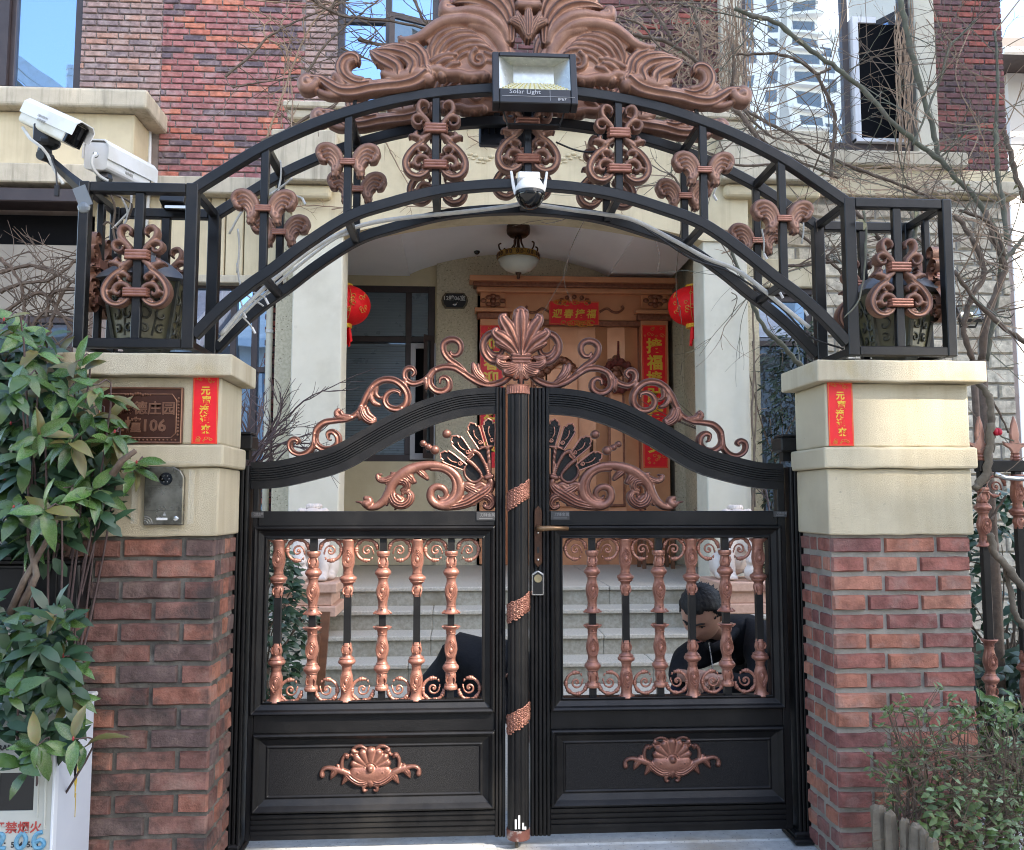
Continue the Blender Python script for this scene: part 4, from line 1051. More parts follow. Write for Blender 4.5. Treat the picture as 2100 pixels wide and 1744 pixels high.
rail_hi = [(517,949),(545,948),(575,945),(625,934),(683,917),(738,887),(786,860),(856,827),(926,805),(975,798),(1016,796)]
rail_mid = []
def leaf(sg, label):
    L = dict(o0=517,o1=547,i0=988.5,i1=1036) if sg < 0 else dict(o0=1610,o1=1575,i0=1153,i1=1086)
    xo, xio, xii, xi = (gx(L['o0'],1200), gx(L['o1'],1270), gx(L['i0'],1270), gx(L['i1'],1270))
    t = thing('gate_leaf', label, 'gate', (xo,0,0), 'leaves of the double gate')
    lo, hi = min(xo,xi), max(xo,xi)
    a, b = min(xio,xii), max(xio,xii)              # opening
    zt, zb = gz(1104), gz(1430)
    y1 = .022
    # frame
    so = sorted((xo, xio-sg*0+(-1 if sg < 0 else 1)*-.0))
    m_out = .047                                    # width of the moulding round the opening
    ao, bo = a-m_out, b+m_out
    if sg < 0: bo = b+.048; ao = a-.035
    else: ao = a-.048; bo = b+.04
    zto, zbo = gz(1079), gz(1478)
    xs_o = sorted((xo, ao if sg < 0 else bo)); xs_i = sorted((xi, bo if sg < 0 else ao))
    ztop = gz(1003)
    ob('stile', MB().box(xs_o[0],xs_o[1],G0,y1,.0,gz(955)), BLACK, t, bevel=.003)
    ob('meeting_stile', fluted(MB(), xs_i[0], xs_i[1], .0, gz(797), G0, 5 if sg > 0 else 3, .010, y1), BLACK, t)
    ob('top_rail', MB().box(xs_o[1]+.0003,xs_i[0]-.0003,G0-.002,y1,zto+.0005,gz(1048.5)) if sg < 0 else MB().box(xs_i[1]+.0003,xs_o[0]-.0003,G0-.002,y1,zto+.0005,gz(1048.5)), BLACK, t, bevel=.003)
    L0, L1 = (xs_o[1], xs_i[0]) if sg < 0 else (xs_i[1], xs_o[0])
    zp1, zp0 = gz(1494), gz(1652)
    ob('lock_rail', MB().box(L0+.0003,L1-.0003,G0,y1,zp1,zb-.0465), BLACK, t, bevel=.002)
    # bottom rail with long grooves
    br = MB(); n = 4; z0_, z1_ = .002, zp0-.001; prof = []
    for i in range(n):
        h = (z1_-z0_-.02)/n; z = z0_+.02+h*i
        prof += [(z,0),(z+h*.1,-.006),(z+h*.7,-.006),(z+h*.8,0)]
    prof = [(z0_,0)]+prof+[(z1_,0)]
    pts = [(G0+y,z) for z,y in prof]+[(y1,z1_),(y1,z0_)]
    m = len(pts); br.add([(L0+.0003,y,z) for y,z in pts]+[(L1-.0003,y,z) for y,z in pts], [tuple(range(m-1,-1,-1)),tuple(range(m,2*m))]+[(i,(i+1)%m,(i+1)%m+m,i+m) for i in range(m)])
    ob('bottom_rail', br, BLACK, t)
    # mouldings
    def mould(x0,x1,z0,z1,prof,name):
        path = [(x0,z0),(x1,z0),(x1,z1),(x0,z1)]
        return ob(name, MB().sweep(path, prof, closed=True), BLACK, t, bevel=.0015)
    w = .046
    P1 = [(0,G0+.004),(0,G0-.018),(.006,G0-.024),(.013,G0-.018),(.018,G0-.008),(.036,G0+.002),(.042,G0-.004),(w,G0-.002),(w,y1),(0,y1)]
    mould(a-w,b+w,zb-w*1.0,zt+w*1.0,P1,'opening_moulding')
    px0, px1 = L0+.002, L1-.002
    P2 = [(0,G0+.002),(0,G0-.014),(.007,G0-.020),(.014,G0-.012),(.022,G0-.002),(.044,G0+.008),(.05,G0+.004),(.056,G0+.010),(.056,y1-.002),(0,y1-.002)]
    mould(px0,px1,zp0,zp1,P2,'panel_moulding')
    ob('panel', MB().box(px0+.054,px1-.054,G0+.010,y1-.004,zp0+.05,zp1-.05), mat('perforated_panel_%d'%sg,(.0055,.0055,.006),(.010,.010,.011),300,.5,0,.6,420,spec=.3) if True else BLACK, t)
    # shell ornament
    return t, L0, L1, a, b, zt, zb, zp0, zp1
TL = leaf(-1, 'sunlit left leaf of the black double gate with copper balusters and shell')
TR = leaf(1, 'right leaf of the black double gate carrying the lever handle and lock')

# curved top rails with five grooves
def curved(t, sg):
    path = cr([q(u,v,0) for u,v in rail_hi], 4)
    if sg > 0: path = [(2*X0-.010-x,z) for x,z in path]
    th = .098
    prof = [(0,G0),(-.020,G0),(-.022,G0-.006),(-.026,G0-.006)]
    if sg > 0: pass
    pr = [(0,G0-.004),(-.024,G0-.004)]
    for i in range(5):
        o = -.024-.0085*i
        pr += [(o-.001,G0+.004),(o-.0025,G0+.004),(o-.0035,G0-.005),(o-.0085,G0-.005)]
    pr += [(-.0675,G0-.001),(-th,G0-.001),(-th,.022),(0,.022)]
    if sg > 0: pr = [(-o,y) for o,y in pr][::-1]
    ob('curved_rail', MB().sweep(path, pr), BLACK, t)
curved(TL[0], -1); curved(TR[0], 1)

# --- balusters
def bal_mesh(kind):
    if kind == 'A':
        prof = [(52,860),(56,866),(50,880),(42,900),(41,925),(46,960),(50,1000),(47,1035),(38,1065),(34,1080),(37,1095),(36,1110),(48,1118),(64,1128),(66,1142),(56,1154),(48,1166),(36,1178),(35,1190),(42,1205),(41,1225),(34,1245),(30,1268),(20,1272)]
        z0 = 860; tear = (690,1005); 
    else:
        prof = [(48,940),(52,948),(50,966),(40,974),(34,984),(36,1005),(42,1025),(40,1045),(36,1058),(50,1070),(62,1084),(63,1098),(54,1110),(42,1122),(36,1140),(36,1160),(44,1185),(51,1215),(48,1250),(38,1290),(34,1320),(37,1345),(46,1368),(60,1380),(58,1386)]
        z0 = 940; tear = (690,1215)
    mb = MB(); mb.lathe([(r*kG*.94, -(y-z0)*kG) for r,y in prof][::-1], (0,0,0), 16, sq=.18)
    ty = -(tear[1]-z0)*kG; yf = -.052*.5
    rr = 47*kG
    mb.ball((0,-rr+.002,ty), 15*kG, 10, 6, 1, .7, 1.35)
    up = 1 if kind == 'A' else -1
    for r in (26, 37):
        pts = [(r*kG*math.sin(a)*(1 if abs(a) < 2.4 else .75), -rr*(.99-.20*(abs(math.sin(a))*r/37)**2), ty+up*(-r*1.25*kG*math.cos(a) if abs(a) < 1.6 else -r*2.0*kG*math.cos(a))) for a in [i*math.pi/9 for i in range(-9,10)]]
        mb.tube(pts, 3.6*kG, 5)
    for y in ((875,1196) if kind == 'A' else (957,1050,1345)):
        mb.ball((0,-(42*kG),-(y-z0)*kG), 7*kG, 8, 5)
    # small leaf tips
    yy = 1225 if kind == 'A' else 1010
    for a in (-1,1): mb.tube([(a*26*kG,-30*kG,-(yy-25-z0)*kG),(a*33*kG,-34*kG,-(yy-z0)*kG),(a*24*kG,-36*kG,-(yy+20-z0)*kG)], 7*kG, 6)
    ye = 866 if kind == 'A' else 1378
    for a in (-1,1): mb.tube([(a*40*kG,-8*kG,-(ye+ (14 if kind=='A' else -14)-z0)*kG),(a*56*kG,-10*kG,-(ye-z0)*kG),(a*66*kG,-10*kG,-(ye+(-2 if kind=='A' else 4)-z0)*kG)], [10*kG,9*kG,6*kG], 7)
    nf = len(mb.f)
    for r in (31.5, 20):
        pts = [(r*kG*math.sin(a)*(1 if abs(a) < 2.4 else .75), -rr*(.985-.20*(abs(math.sin(a))*r/37)**2)-.0006, ty+up*(-r*1.25*kG*math.cos(a) if abs(a) < 1.6 else -r*2.0*kG*math.cos(a))) for a in [i*math.pi/9 for i in range(-9,10)]]
        mb.tube(pts, 3.0*kG, 4)
    for y in ((1112,1160,1250) if kind == 'A' else (972,1064,1126,1330)):
        rad = float(np.interp(y, [p[1] for p in prof], [p[0] for p in prof]))*kG*.94
        mb.lathe([(rad*1.07, -(y-z0)*kG-3.2*kG),(rad*1.10, -(y-z0)*kG),(rad*1.07, -(y-z0)*kG+3.2*kG)], (0,0,0), 16, sq=.18)
    me = mb.mesh('collar', True)
    me.materials.append(COPPER); me.materials.append(PATINA)
    for p in me.polygons[nf:]: p.material_index = 1; me.set_sharp_from_angle(angle=R(50)); return me
balA, balB = bal_mesh('A'), bal_mesh('B')
bar_me = {}
def baluster(par, u, kind, zt, zb):
    x = gx(u); h = zt-zb+.01
    if 'b' not in bar_me:
        mm = MB().box(-.0125,.0125,-.0125,.0125,-h,0).mesh('baluster'); mm.materials.append(BLACK); bar_me['b'] = mm
    o = inst('baluster', bar_me['b'], Matrix.Translation((x,0,zt+.005)), par)
    me = balA if kind == 'A' else balB
    z_t = gz(1105.5 if kind == 'A' else 1129.5); z_b = gz(1434 if kind == 'A' else 1411.5)
    def sub(mt):
        c = bpy.data.objects.new('collar', me); S.collection.objects.link(c); c.parent = o; c.matrix_local = mt
    sub(Matrix.Translation((0,0,z_t-(zt+.005)))); sub(Matrix.Translation((0,0,z_b-(zt+.005))) @ Matrix.Diagonal((1,1,-1,1)))
# scroll rings between them
rg = MB(); r0 = 76*kG
arc_ = [(r0*math.cos(R(a)),0,r0*math.sin(R(a))) for a in range(0,296,12)]
rg.tube(arc_, 11.5*kG, 7)
rg.tube([(r0*math.cos(R(a)),-4*kG,r0*math.sin(R(a))) for a in range(0,296,12)], 6.5*kG, 6)
sp = [((46-40*t)*kG*math.cos(R(-55+510*t)), -2*kG, (46-40*t)*kG*math.sin(R(-55+510*t))-2*kG) for t in [i/34 for i in range(35)]]
sp = [(p[0]+ .0, p[1], p[2]-4*kG) for p in sp]
rg.tube([(r0*.60,0,-r0*.42),(r0*.62,0,-r0*.2)]+sp[3:], [6*kG]*8+[8*kG]*(len(sp)-9), 6)
rg.ball((0,-3*kG,-6*kG), 9*kG, 8, 6)
rg.tube([(r0*math.cos(R(295)),0,r0*math.sin(R(295))),(r0*.52,0,-r0*.66)], [9*kG,5*kG], 6)
for a in (28, 80, 135, 180, 262):
    for d in (-5,5): rg.ball((r0*math.cos(R(a+d)),0,r0*math.sin(R(a+d))), 16.5*kG, 8, 6, 1, .9, 1)
rgm = rg.mesh('scroll_ring', True); rgm.materials.append(COPPER)
tl_u = [569.6,641.3,713,784.7,855,925]; tr_u = [1214.5,1283,1352,1418.5,1488.5,1556.5]
for i, u in enumerate(tl_u): baluster(TL[0], u, 'AB'[i%2], TL[5], TL[6])
for i, u in enumerate(tr_u): baluster(TR[0], u, 'BA'[i%2], TR[5], TR[6])
def ring(par, u, v, fx, fz): inst('scroll_ring', rgm, Matrix.Translation((gx(u),0,gz(v))) @ Matrix.Diagonal((fx,1,fz,1)), par)
for i, x in enumerate((320,560,825,1065,1330,1568)): ring(TL[0], 519+x*.28106, 1127, 1 if i%2 == 0 else -1, 1)
for i, x in enumerate((288,547,808,1068,1320,1580)): ring(TL[0], 519+x*.28106, 1411, 1 if i%2 == 0 else -1, -1)
for i, x in enumerate((610,845,1100,1332,1585,1815)): ring(TR[0], 1009.3+x*.28106, 1126, 1 if i%2 == 0 else -1, 1)
for i, x in enumerate((610,850,1108,1340,1598,1835)): ring(TR[0], 1009.3+x*.28106, 1403, 1 if i%2 == 0 else -1, -1)

# --- shells on the lower panels
SH = []
cx_, cy_ = 860, 1150
for a, L, r in ((90,118,36),(118,120,30),(62,120,30),(142,125,27),(38,125,27),(163,125,24),(17,125,24)):
    c, s_ = math.cos(R(a)), math.sin(R(a))
    SH.append(([(cx_+20*c,cy_-20*s_,12),(cx_+L*.5*c,cy_-L*.5*s_,r*.72),(cx_+L*c,cy_-L*s_,r)],0,.9))
SH += [([(860,1145,30),(860,1150,30)],0,1.6)]
for i in range(11):
    a = R(180*i/10); SH.append(([(860+44*math.cos(a),1150-44*math.sin(a),7),(860+46*math.cos(a),1150-46*math.sin(a),6)],0,3.2))
for d in (1,-1):
    f = lambda pts: [(860+d*(x-860),y,r) for x,y,r in pts]
    SH += [(f([(765,1035,9),(740,1030,17),(735,1015,10),(755,1000,12),(790,995,13),(820,1010,13),(835,1035,10)]),0,1.2), (f([(725,1052,12),(722,1054,12)]),0,1.2),
           (f([(700,1075,9),(690,1058,17),(675,1060,12),(662,1090,13),(660,1130,14),(670,1165,15),(700,1185,14)]),0,1.2),
           (f([(720,1185,20),(670,1165,24),(620,1150,20),(575,1140,15),(540,1145,14),(522,1165,15),(525,1190,20)]),0,1),
           (f([(640,1140,14),(630,1128,14)]),0,1), (f([(620,1160,24),(600,1185,20),(585,1215,6)]),2,1), (f([(700,1195,26),(685,1220,20),(665,1250,8)]),2,1),
           (f([(700,1180,26),(740,1215,30),(790,1240,30),(835,1235,26),(860,1215,14)]),2,1), (f([(790,1200,8),(775,1175,18),(765,1170,14)]),0,1.6),
           (f([(812,1190,10),(828,1196,18),(845,1180,12),(820,1170,12),(800,1190,12),(810,1215,14),(840,1215,12)]),0,1.5), (f([(900,1150,12),(910,1155,12)]),0,1),
           (f([(850,1255,10),(830,1262,13),(812,1278,13),(818,1300,12),(835,1296,9)]),0,1)]
SH += [([(860,1210,16),(860,1245,24),(860,1275,8)],0,1.2), ([(760,1180,50),(860,1190,60),(960,1180,50)],0,.5)]
shm = relief(SH, lambda x,y,h: ((x-860)*kG, -h*kG*.95, -(y-1150)*kG), 4.5, .012).mesh('shell', True); shm.materials.append(COPPER)
inst('shell_ornament', shm, Matrix.Translation((gx(760.5,1580),G0+.008,gz(1569))), TL[0])
inst('shell_ornament', shm, Matrix.Translation((gx(1376.5,1575),G0+.008,gz(1561))), TR[0])

# --- scrolling crest along the curved rails
CS = [
 ([(318,1700,9),(332,1682,15),(308,1664,19),(275,1678,20),(266,1715,20),(285,1755,20),(335,1778,20),(395,1765,22),(440,1715,22),(452,1655,22),(465,1595,24),(520,1545,23),(600,1530,21),(690,1518,21),(765,1475,22),(805,1405,24),(838,1335,25),(885,1272,25),(950,1235,25),(1030,1238,26),(1098,1285,27),(1128,1350,27),(1112,1415,26),(1055,1448,25),(990,1432,23),(962,1385,21),(980,1335,18),(1025,1312,15),(1068,1325,12),(1072,1348,9)],-1,1),
 ([(452,1640,18),(462,1700,22),(508,1738,24),(575,1738,26),(618,1700,26),(618,1645,25),(580,1612,21),(545,1625,16),(548,1660,11),(562,1672,8)],-1,1),
 ([(622,1455,15),(607,1475,19),(620,1500,20),(665,1510,20),(715,1512,18)],2,1.1), ([(640,1465,12),(655,1490,14),(700,1500,14)],0,1.3),
 ([(790,1440,22),(805,1490,28),(835,1525,30),(872,1540,24),(888,1515,12)],2,1.1), ([(830,1440,14),(845,1480,16),(875,1505,13)],0,1.2),
 ([(868,1290,14),(858,1350,18),(880,1400,20),(920,1418,14)],2,1.1), ([(905,1290,10),(895,1335,14),(920,1365,12),(950,1362,8)],0,1),
 ([(768,1480,14),(778,1510,14),(775,1525,8)],0,1), ([(455,1700,14),(462,1728,12)],0,1),
 ([(1160,1205,9),(1180,1180,14),(1160,1150,18),(1122,1155,20),(1105,1190,20),(1118,1235,21),(1165,1262,20),(1225,1250,19),(1272,1218,20),(1315,1170,21),(1380,1142,22),(1455,1142,23),(1520,1172,24),(1585,1218,25),(1655,1255,27),(1735,1272,26),(1815,1250,25),(1870,1215,20),(1900,1190,14)],-1,1),
 ([(1540,1170,20),(1490,1125,22),(1432,1085,23),(1395,1035,24),(1388,980,24),(1420,945,24),(1470,940,24),(1508,965,24),(1515,1010,22),(1492,1048,17),(1455,1050,13),(1440,1028,9)],-1,1),
 ([(1320,1165,20),(1292,1215,22),(1295,1272,24),(1332,1312,25),(1385,1320,26),(1428,1290,25),(1430,1242,23),(1400,1215,17),(1368,1225,13),(1362,1255,9)],-1,1),
 ([(1605,1118,14),(1612,1160,24),(1640,1205,28),(1690,1245,24),(1720,1262,14)],2,1.1), ([(1640,1125,12),(1650,1170,15),(1680,1215,15)],0,1.2),
 ([(1258,1230,14),(1262,1275,16),(1262,1305,8)],0,1.1), ([(1080,1440,14),(1075,1462,12)],0,1),
 ([(1110,1235,16),(1110,1280,16)],0,1),
 ([(1890,1080,12),(1850,1105,20),(1790,1108,24),(1730,1085,26),(1688,1030,27),(1680,965,27),(1712,910,26),(1770,890,24),(1830,905,18)],-1,1),
 ([(1708,985,10),(1722,1020,16),(1755,1050,20),(1800,1048,20),(1820,1010,17),(1800,980,12)],-1,1.2),
 ([(1920,1130,22),(1870,1150,26),(1820,1140,22),(1800,1115,14)],2,1.2),
]
Zg = Zm(900,750)
def gpt(Zf, dy=0): return lambda x,y,h: (lambda p: (p.x, -.004+dy-h*kG*1.0, p.z))(W(*Zf(x,y),0))
csb = relief(CS, gpt(Zg), 4.5, .02)
ob('crest_scroll', csb, COPPER, TL[0], smooth=True)
mr_ = MB(); mr_.v = [(2*X0-.010-p[0],p[1],p[2]) for p in csb.v]; mr_.f = [f[::-1] for f in csb.f]
ob('crest_scroll', mr_, COPPER, TR[0], smooth=True)

# --- fans and acanthus arms over the top rails
AC = [
 ([(752,585,5),(780,588,9),(805,600,14)],0,1), ([(820,560,18),(845,565,22),(850,590,28),(830,605,32)],0,1.2),
 ([(815,600,26),(850,625,24),(905,615,28),(955,575,32),(990,520,36),(1015,460,38),(1060,410,42),(1120,365,42),(1190,335,38),(1280,318,32),(1370,325,30),(1440,355,30),(1490,405,30),(1512,470,30),(1500,540,32),(1455,590,34),(1390,615,34),(1330,600,32),(1295,555,30),(1300,500,28),(1340,475,26),(1385,485,24),(1408,520,20),(1395,555,15),(1362,560,11),(1348,540,8)],0,1),
 ([(1300,345,16),(1380,352,18),(1440,390,18),(1468,450,18),(1460,520,18),(1420,570,16),(1370,585,14)],0,1.35),
 ([(1060,430,30),(1110,440,34),(1120,480,26),(1085,500,14)],2,1.2), ([(1120,390,30),(1150,420,30),(1165,445,14)],2,1.15), ([(1210,360,26),(1240,385,26),(1270,415,16)],2,1.1), ([(1170,350,22),(1150,390,22),(1180,440,14)],0,1.1),
 ([(1050,385,20),(1010,410,24),(960,430,24),(918,420,20),(908,392,14),(935,385,8)],2,1.1), ([(1030,380,14),(1010,375,10)],0,1), ([(1000,450,16),(975,455,12)],0,1),
 ([(1010,480,26),(1010,540,34),(1040,590,38),(1090,605,36),(1135,580,34),(1150,540,28),(1125,512,20),(1092,525,12),(1095,550,8)],2,1.15), ([(1050,540,18),(1080,570,20)],0,1.6),
 ([(985,570,16),(975,605,12)],0,1), ([(1030,600,12),(1045,628,10),(1035,640,6)],0,1),
 ([(1400,625,26),(1480,612,34),(1560,590,40),(1640,545,44),(1710,500,40),(1745,450,26)],2,1), ([(1550,470,26),(1600,500,34),(1660,520,34),(1720,470,30)],2,1),
 ([(1530,470,18),(1560,455,22),(1600,465,20)],0,1.2), ([(1620,470,18),(1660,455,22),(1690,470,18)],0,1.2), ([(1540,560,14),(1600,520,18),(1660,470,18)],0,1.5),
 ([(1640,570,18),(1670,545,26),(1720,550,34),(1745,590,30),(1725,625,24),(1690,620,16),(1690,595,10)],2,1.2), ([(1590,600,18),(1615,605,14)],0,1), ([(1400,630,12),(1405,642,9)],0,1),
 ([(1720,400,20),(1735,440,26),(1740,470,22)],0,1.2),
]
Zf = Zm(900,1500)
acb = relief(AC, gpt(Zf), 4.5, .02)
FT = [([(1240,160,24),(1242,160,24)],0,1),([(1278,185,24),(1280,185,24)],0,1),([(1325,207,33),(1327,207,33)],0,1),([(1412,90,32),(1414,90,32)],0,1),
      ([(1725,385,10),(1722,300,13),(1710,190,14)],3,1),([(1715,385,10),(1690,310,13),(1650,240,14),(1615,215,15)],3,1),([(1665,385,10),(1640,350,13),(1590,300,16),(1560,285,12)],3,1.1),
      ([(1540,330,8),(1545,390,10),(1585,435,11),(1630,440,11),(1665,410,11),(1660,385,8)],0,1), ([(1605,215,18),(1570,262,16)],0,1), ([(1660,190,12),(1740,182,12)],0,1), ([(1700,410,20),(1740,400,20)],0,1.3)]
ftb = relief(FT, gpt(Zf,-.006), 4, .02)
blades = [((1545,335),(1365,232),44,30),((1590,262),(1452,108),44,30),((1668,195),(1583,12),44,30),((1738,182),(1712,-20),46,32)]
def fan(t, sg):
    def X(p): return 2*X0-.010-p if sg > 0 else p
    def conv(mb):
        if sg < 0: return mb
        r = MB(); r.v = [(X(p[0]),p[1],p[2]) for p in mb.v]; r.f = [f[::-1] for f in mb.f]; return r
    ob('acanthus_arm', conv(acb), COPPER, t, smooth=True)
    ob('fan_ribs', conv(ftb), COPPER, t, smooth=True)
    for (b, e, w, nb) in blades:
        b = np.array(b,float); e = np.array(e,float); d = (e-b)/np.linalg.norm(e-b); n = np.array([-d[1],d[0]]); Ln = np.linalg.norm(e-b)
        sh = [(0,-nb*.8),(Ln*.62,-w),(Ln*.78,-w*1.02),(Ln*.80,-w*.72),(Ln*.9,-w*.66),(Ln*.95,-w*.3),(Ln,0),(Ln*.95,w*.3),(Ln*.9,w*.66),(Ln*.80,w*.72),(Ln*.78,w*1.02),(Ln*.62,w),(0,nb*.8)]
        pts = [b+d*s+n*o for s,o in sh]
        wp = [W(*Zf(*p),0) for p in pts]
        zs_ = [(X(p.x),p.z) for p in wp]
        if sg > 0: zs_ = zs_[::-1]
        pl = ob('fan_blade', MB().prism(zs_, -.012, .004), BLACK, t)
        ob('blade_rim', MB().tube([(x,-.014,z) for x,z in zs_+[zs_[0]]], 6.5*kG, 6), COPPER, pl)
        rb = MB()
        for k in range(7):
            s = Ln*(.12+.1*k); ww = w*.8
            A = W(*Zf(*(b+d*s-n*ww)),0); B = W(*Zf(*(b+d*(s+10)+n*ww)),0)
            rb.tube([(X(A.x),-.012,A.z),(X(B.x),-.012,B.z)], 5*kG, 5)
        ob('blade_ridges', rb, BLACK, pl)
        sc = MB()
        c1 = b+d*Ln*.22+n*8
        pth = [c1+np.array([math.cos(R(a)),math.sin(R(a))])*(17-a/40) for a in range(0,500,40)]
        path = [b+d*Ln*s+n*10*math.sin(9*s) for s in (.32,.42,.52,.62,.72)]
        for pp in (pth, path):
            w3 = [W(*Zf(*p),0) for p in pp]; sc.tube([(X(p.x),-.018,p.z) for p in w3], 4.5*kG, 5)
        ob('blade_scroll', sc, COPPER, pl, smooth=True)
    pnl = [(1545,300),(1575,262),(1610,222),(1665,195),(1740,185),(1740,400),(1690,410),(1640,440),(1580,430),(1545,385)]
    zs_ = [(X(W(*Zf(*p),0).x),W(*Zf(*p),0).z) for p in pnl]
    ob('fan_hub', MB().prism(zs_, -.004, .006), BLACK, t)
fan(TL[0], -1); fan(TR[0], 1)

# --- centre post with palmette, on the right leaf
cxp = gx(1061.5); pr = .039
ring_ = []
n = 40
mb = MB(); vs = []
for z in (gz(1692), gz(812)):
    for i in range(n):
        a = 2*math.pi*i/n; rr = pr*(1 if i % 4 in (0,1,2) else .90)
        vs.append((cxp+rr*math.cos(a), -.03+rr*math.sin(a), z))
mb.add(vs, [(i,(i+1)%n,(i+1)%n+n,i+n) for i in range(n)]+[tuple(range(n,2*n))])
post = ob('centre_post', mb, BLACK, TR[0])
ORG[post] = ORG[TR[0]]
ob('post_collar', MB().lathe([(pr*.95,0),(pr*1.08,.003),(pr*1.05,.03),(pr*1.1,.036),(pr*.9,.037)], (cxp,-.03,gz(812)), 24), COPPER, TR[0], smooth=False)
sc_ = MB()
for i in range(14):
    a = math.pi+math.pi*(i+.5)/14; sc_.tube([(cxp+pr*1.06*math.cos(a),-.03+pr*1.06*math.sin(a),gz(811)),(cxp+pr*1.09*math.cos(a),-.03+pr*1.09*math.sin(a),gz(797))], [.004,.001], 5)
ob('collar_leaves', sc_, COPPER, TR[0])
ob('post_shoe', MB().lathe([(pr*1.05,0),(pr*1.1,.003),(pr*1.1,.034),(pr*1.0,.036)], (cxp,-.03,gz(1712)), 24), mat('worn_copper',(.22,.09,.065),(.15,.06,.05),20,.5,.4,.2,c3=(.5,.5,.48),s3=26), TR[0])
ob('drop_rod', MB().tube([(cxp-.006,-.03,gz(1712)),(cxp-.006,-.03,-.045)], .007, 8), STEEL, TR[0])
pk = MB()
for x,z,h in ((-.012,.01,.03),(.0,.012,.042),(.014,.006,.022),(.022,.003,.012)): pk.box(cxp+x-.003,cxp+x+.004,-.0715,-.069,gz(1690)+.004+z*.3,gz(1690)+z+h)
ob('paint_chips', pk, mat('bare_paint',(.6,.6,.58),None,8,.8,rr=0), TR[0])
for vc in (1016,1243,1466):
    bd = MB(); rng = random.Random(vc)
    hw = 42*kG*.28106/.28106
    for i in range(9):
        for j in range(5):
            a = R(200+140*(i+.5)/9); t = (i+.5)/9
            zc = gz(vc)+(t-.5)*.055+(j-2)*.0125+rng.uniform(-.003,.003)
            p = Vector((cxp+pr*math.cos(a), -.03+pr*math.sin(a), zc)); nrm = Vector((math.cos(a),math.sin(a),0)); tg = Vector((-math.sin(a),math.cos(a),0))
            r = rng.uniform(.0065,.010)
            bd.tube([p+nrm*.004+tg*r*math.cos(b)+Vector((0,0,r*math.sin(b))) for b in [k*math.pi/4 for k in range(8)]], .003, 5)
            bd.ball(p+nrm*.003, .004, 7, 5)
    vs = []
    for i in range(11):
        a = R(196+148*i/10); t = i/10
        for dz in (-.031,.031): vs.append((cxp+(pr+.002)*math.cos(a), -.03+(pr+.002)*math.sin(a), gz(vc)+(t-.5)*.055+dz))
    bd.add(vs, [(2*i,2*i+2,2*i+3,2*i+1) for i in range(10)])
    ob('copper_band', bd, COPPER, TR[0], smooth=True)
# palmette
PL = []
c0 = 208
PL += [([(c0,1060,24),(c0,960,44),(c0,870,56),(c0,800,58),(c0,750,42)],1.15,.9),([(c0-34,748,20),(c0-40,770,14)],0,1.6),([(c0+34,748,20),(c0+40,770,14)],0,1.6), ([(c0,1060,8),(c0,900,10),(c0,800,9)],0,5.4),([(c0-42,770,16),(c0-44,800,16)],0,1),([(c0+42,770,16),(c0+44,800,16)],0,1)]
for d in (1,-1):
    f = lambda pts: [(c0+d*x,y,r) for x,y,r in pts]
    PL += [(f([(10,1060,22),(48,955,42),(86,872,48),(116,825,42),(134,792,28),(116,776,17)]),1.15,1), (f([(20,1060,22),(76,985,44),(124,945,48),(160,922,42),(186,898,28),(176,878,17)]),1.15,1), (f([(35,1060,18),(90,1010,28),(140,985,28),(175,975,14)]),2,1),
           (f([(12,1055,10),(55,930,12),(90,850,10)]),0,2.6), (f([(24,1055,10),(75,990,12),(130,945,10)]),0,2.6),
           (f([(10,1130,18),(40,1165,28),(80,1185,32),(110,1185,22),(118,1165,12)]),2,1.1), (f([(20,1120,16),(75,1135,26),(125,1140,30),(160,1120,24),(165,1095,14)]),2,1.1), (f([(8,1140,18),(24,1195,26),(40,1225,18)]),2,1.1),(f([(95,1080,14),(130,1085,24),(165,1075,16)]),2,1)]
PL += [([(c0,1130,24),(c0,1190,28),(c0,1240,16),(c0,1280,9)],2,1.2), ([(c0-60,1068,15),(c0+60,1068,15)],0,1.9), ([(c0-62,1092,16),(c0+62,1092,16)],0,1.9), ([(c0-58,1114,13),(c0+58,1114,13)],0,1.9)]
plb = relief(PL, lambda x,y,h: (gx(1067.5,720)+(x-208)*kG*1.03, -.03-h*kG*.85, gz((750+y/2.052)*.57675)), 4.2, .03)
ob('palmette', plb, COPPER, TR[0], smooth=True)
ob('palmette_stem', MB().box(gx(1067.5,720)-.012, gx(1067.5,720)+.012, -.026, -.004, gz(797), gz(700)), BLACK, TR[0])
# lever handle, lock case
ha, hb2 = gx(1093.6,1100), gx(1109.6,1100); yh = G0-.013
hp = [(ha,gz(1153)),(ha,gz(1052)),(ha+.002,gz(1045)),((ha+hb2)/2,gz(1037)),(hb2-.002,gz(1045)),(hb2,gz(1052)),(hb2,gz(1153)),((ha+hb2)/2,gz(1163))]
hpl = ob('handle_plate', MB().prism(hp, yh-.008, yh+.004), BRONZE, TR[0], bevel=.002)
hxm = (ha+hb2)/2
ob('lever', MB().tube([(hxm,yh-.006,gz(1083)),(hxm,yh-.05,gz(1083)),(hxm+.012,yh-.056,gz(1083)),(hxm+.05,yh-.055,gz(1082)),(hxm+.108,yh-.05,gz(1083))], [.012,.0105,.0105,.009,.0075], 10), mat('worn_bronze_lever',(.21,.13,.07),(.14,.075,.04),26,.38,.6), hpl, smooth=True)
kh = MB().lathe([(.008,0),(.010,.002),(.004,.004)], (0,0,0), 12)
for v in (1092, 1147): ob('screw', MB().ball((hxm,yh-.008,gz(v)), .004, 8, 5, 1, .5, 1), SILVER, hpl)
ob('keyhole', MB().box(hxm-.004,hxm+.004,yh-.0095,yh-.007,gz(1133),gz(1121)), BLKP, hpl)
la, lb2 = gx(1088,1190), gx(1113.5,1190); lm = (la+lb2)/2
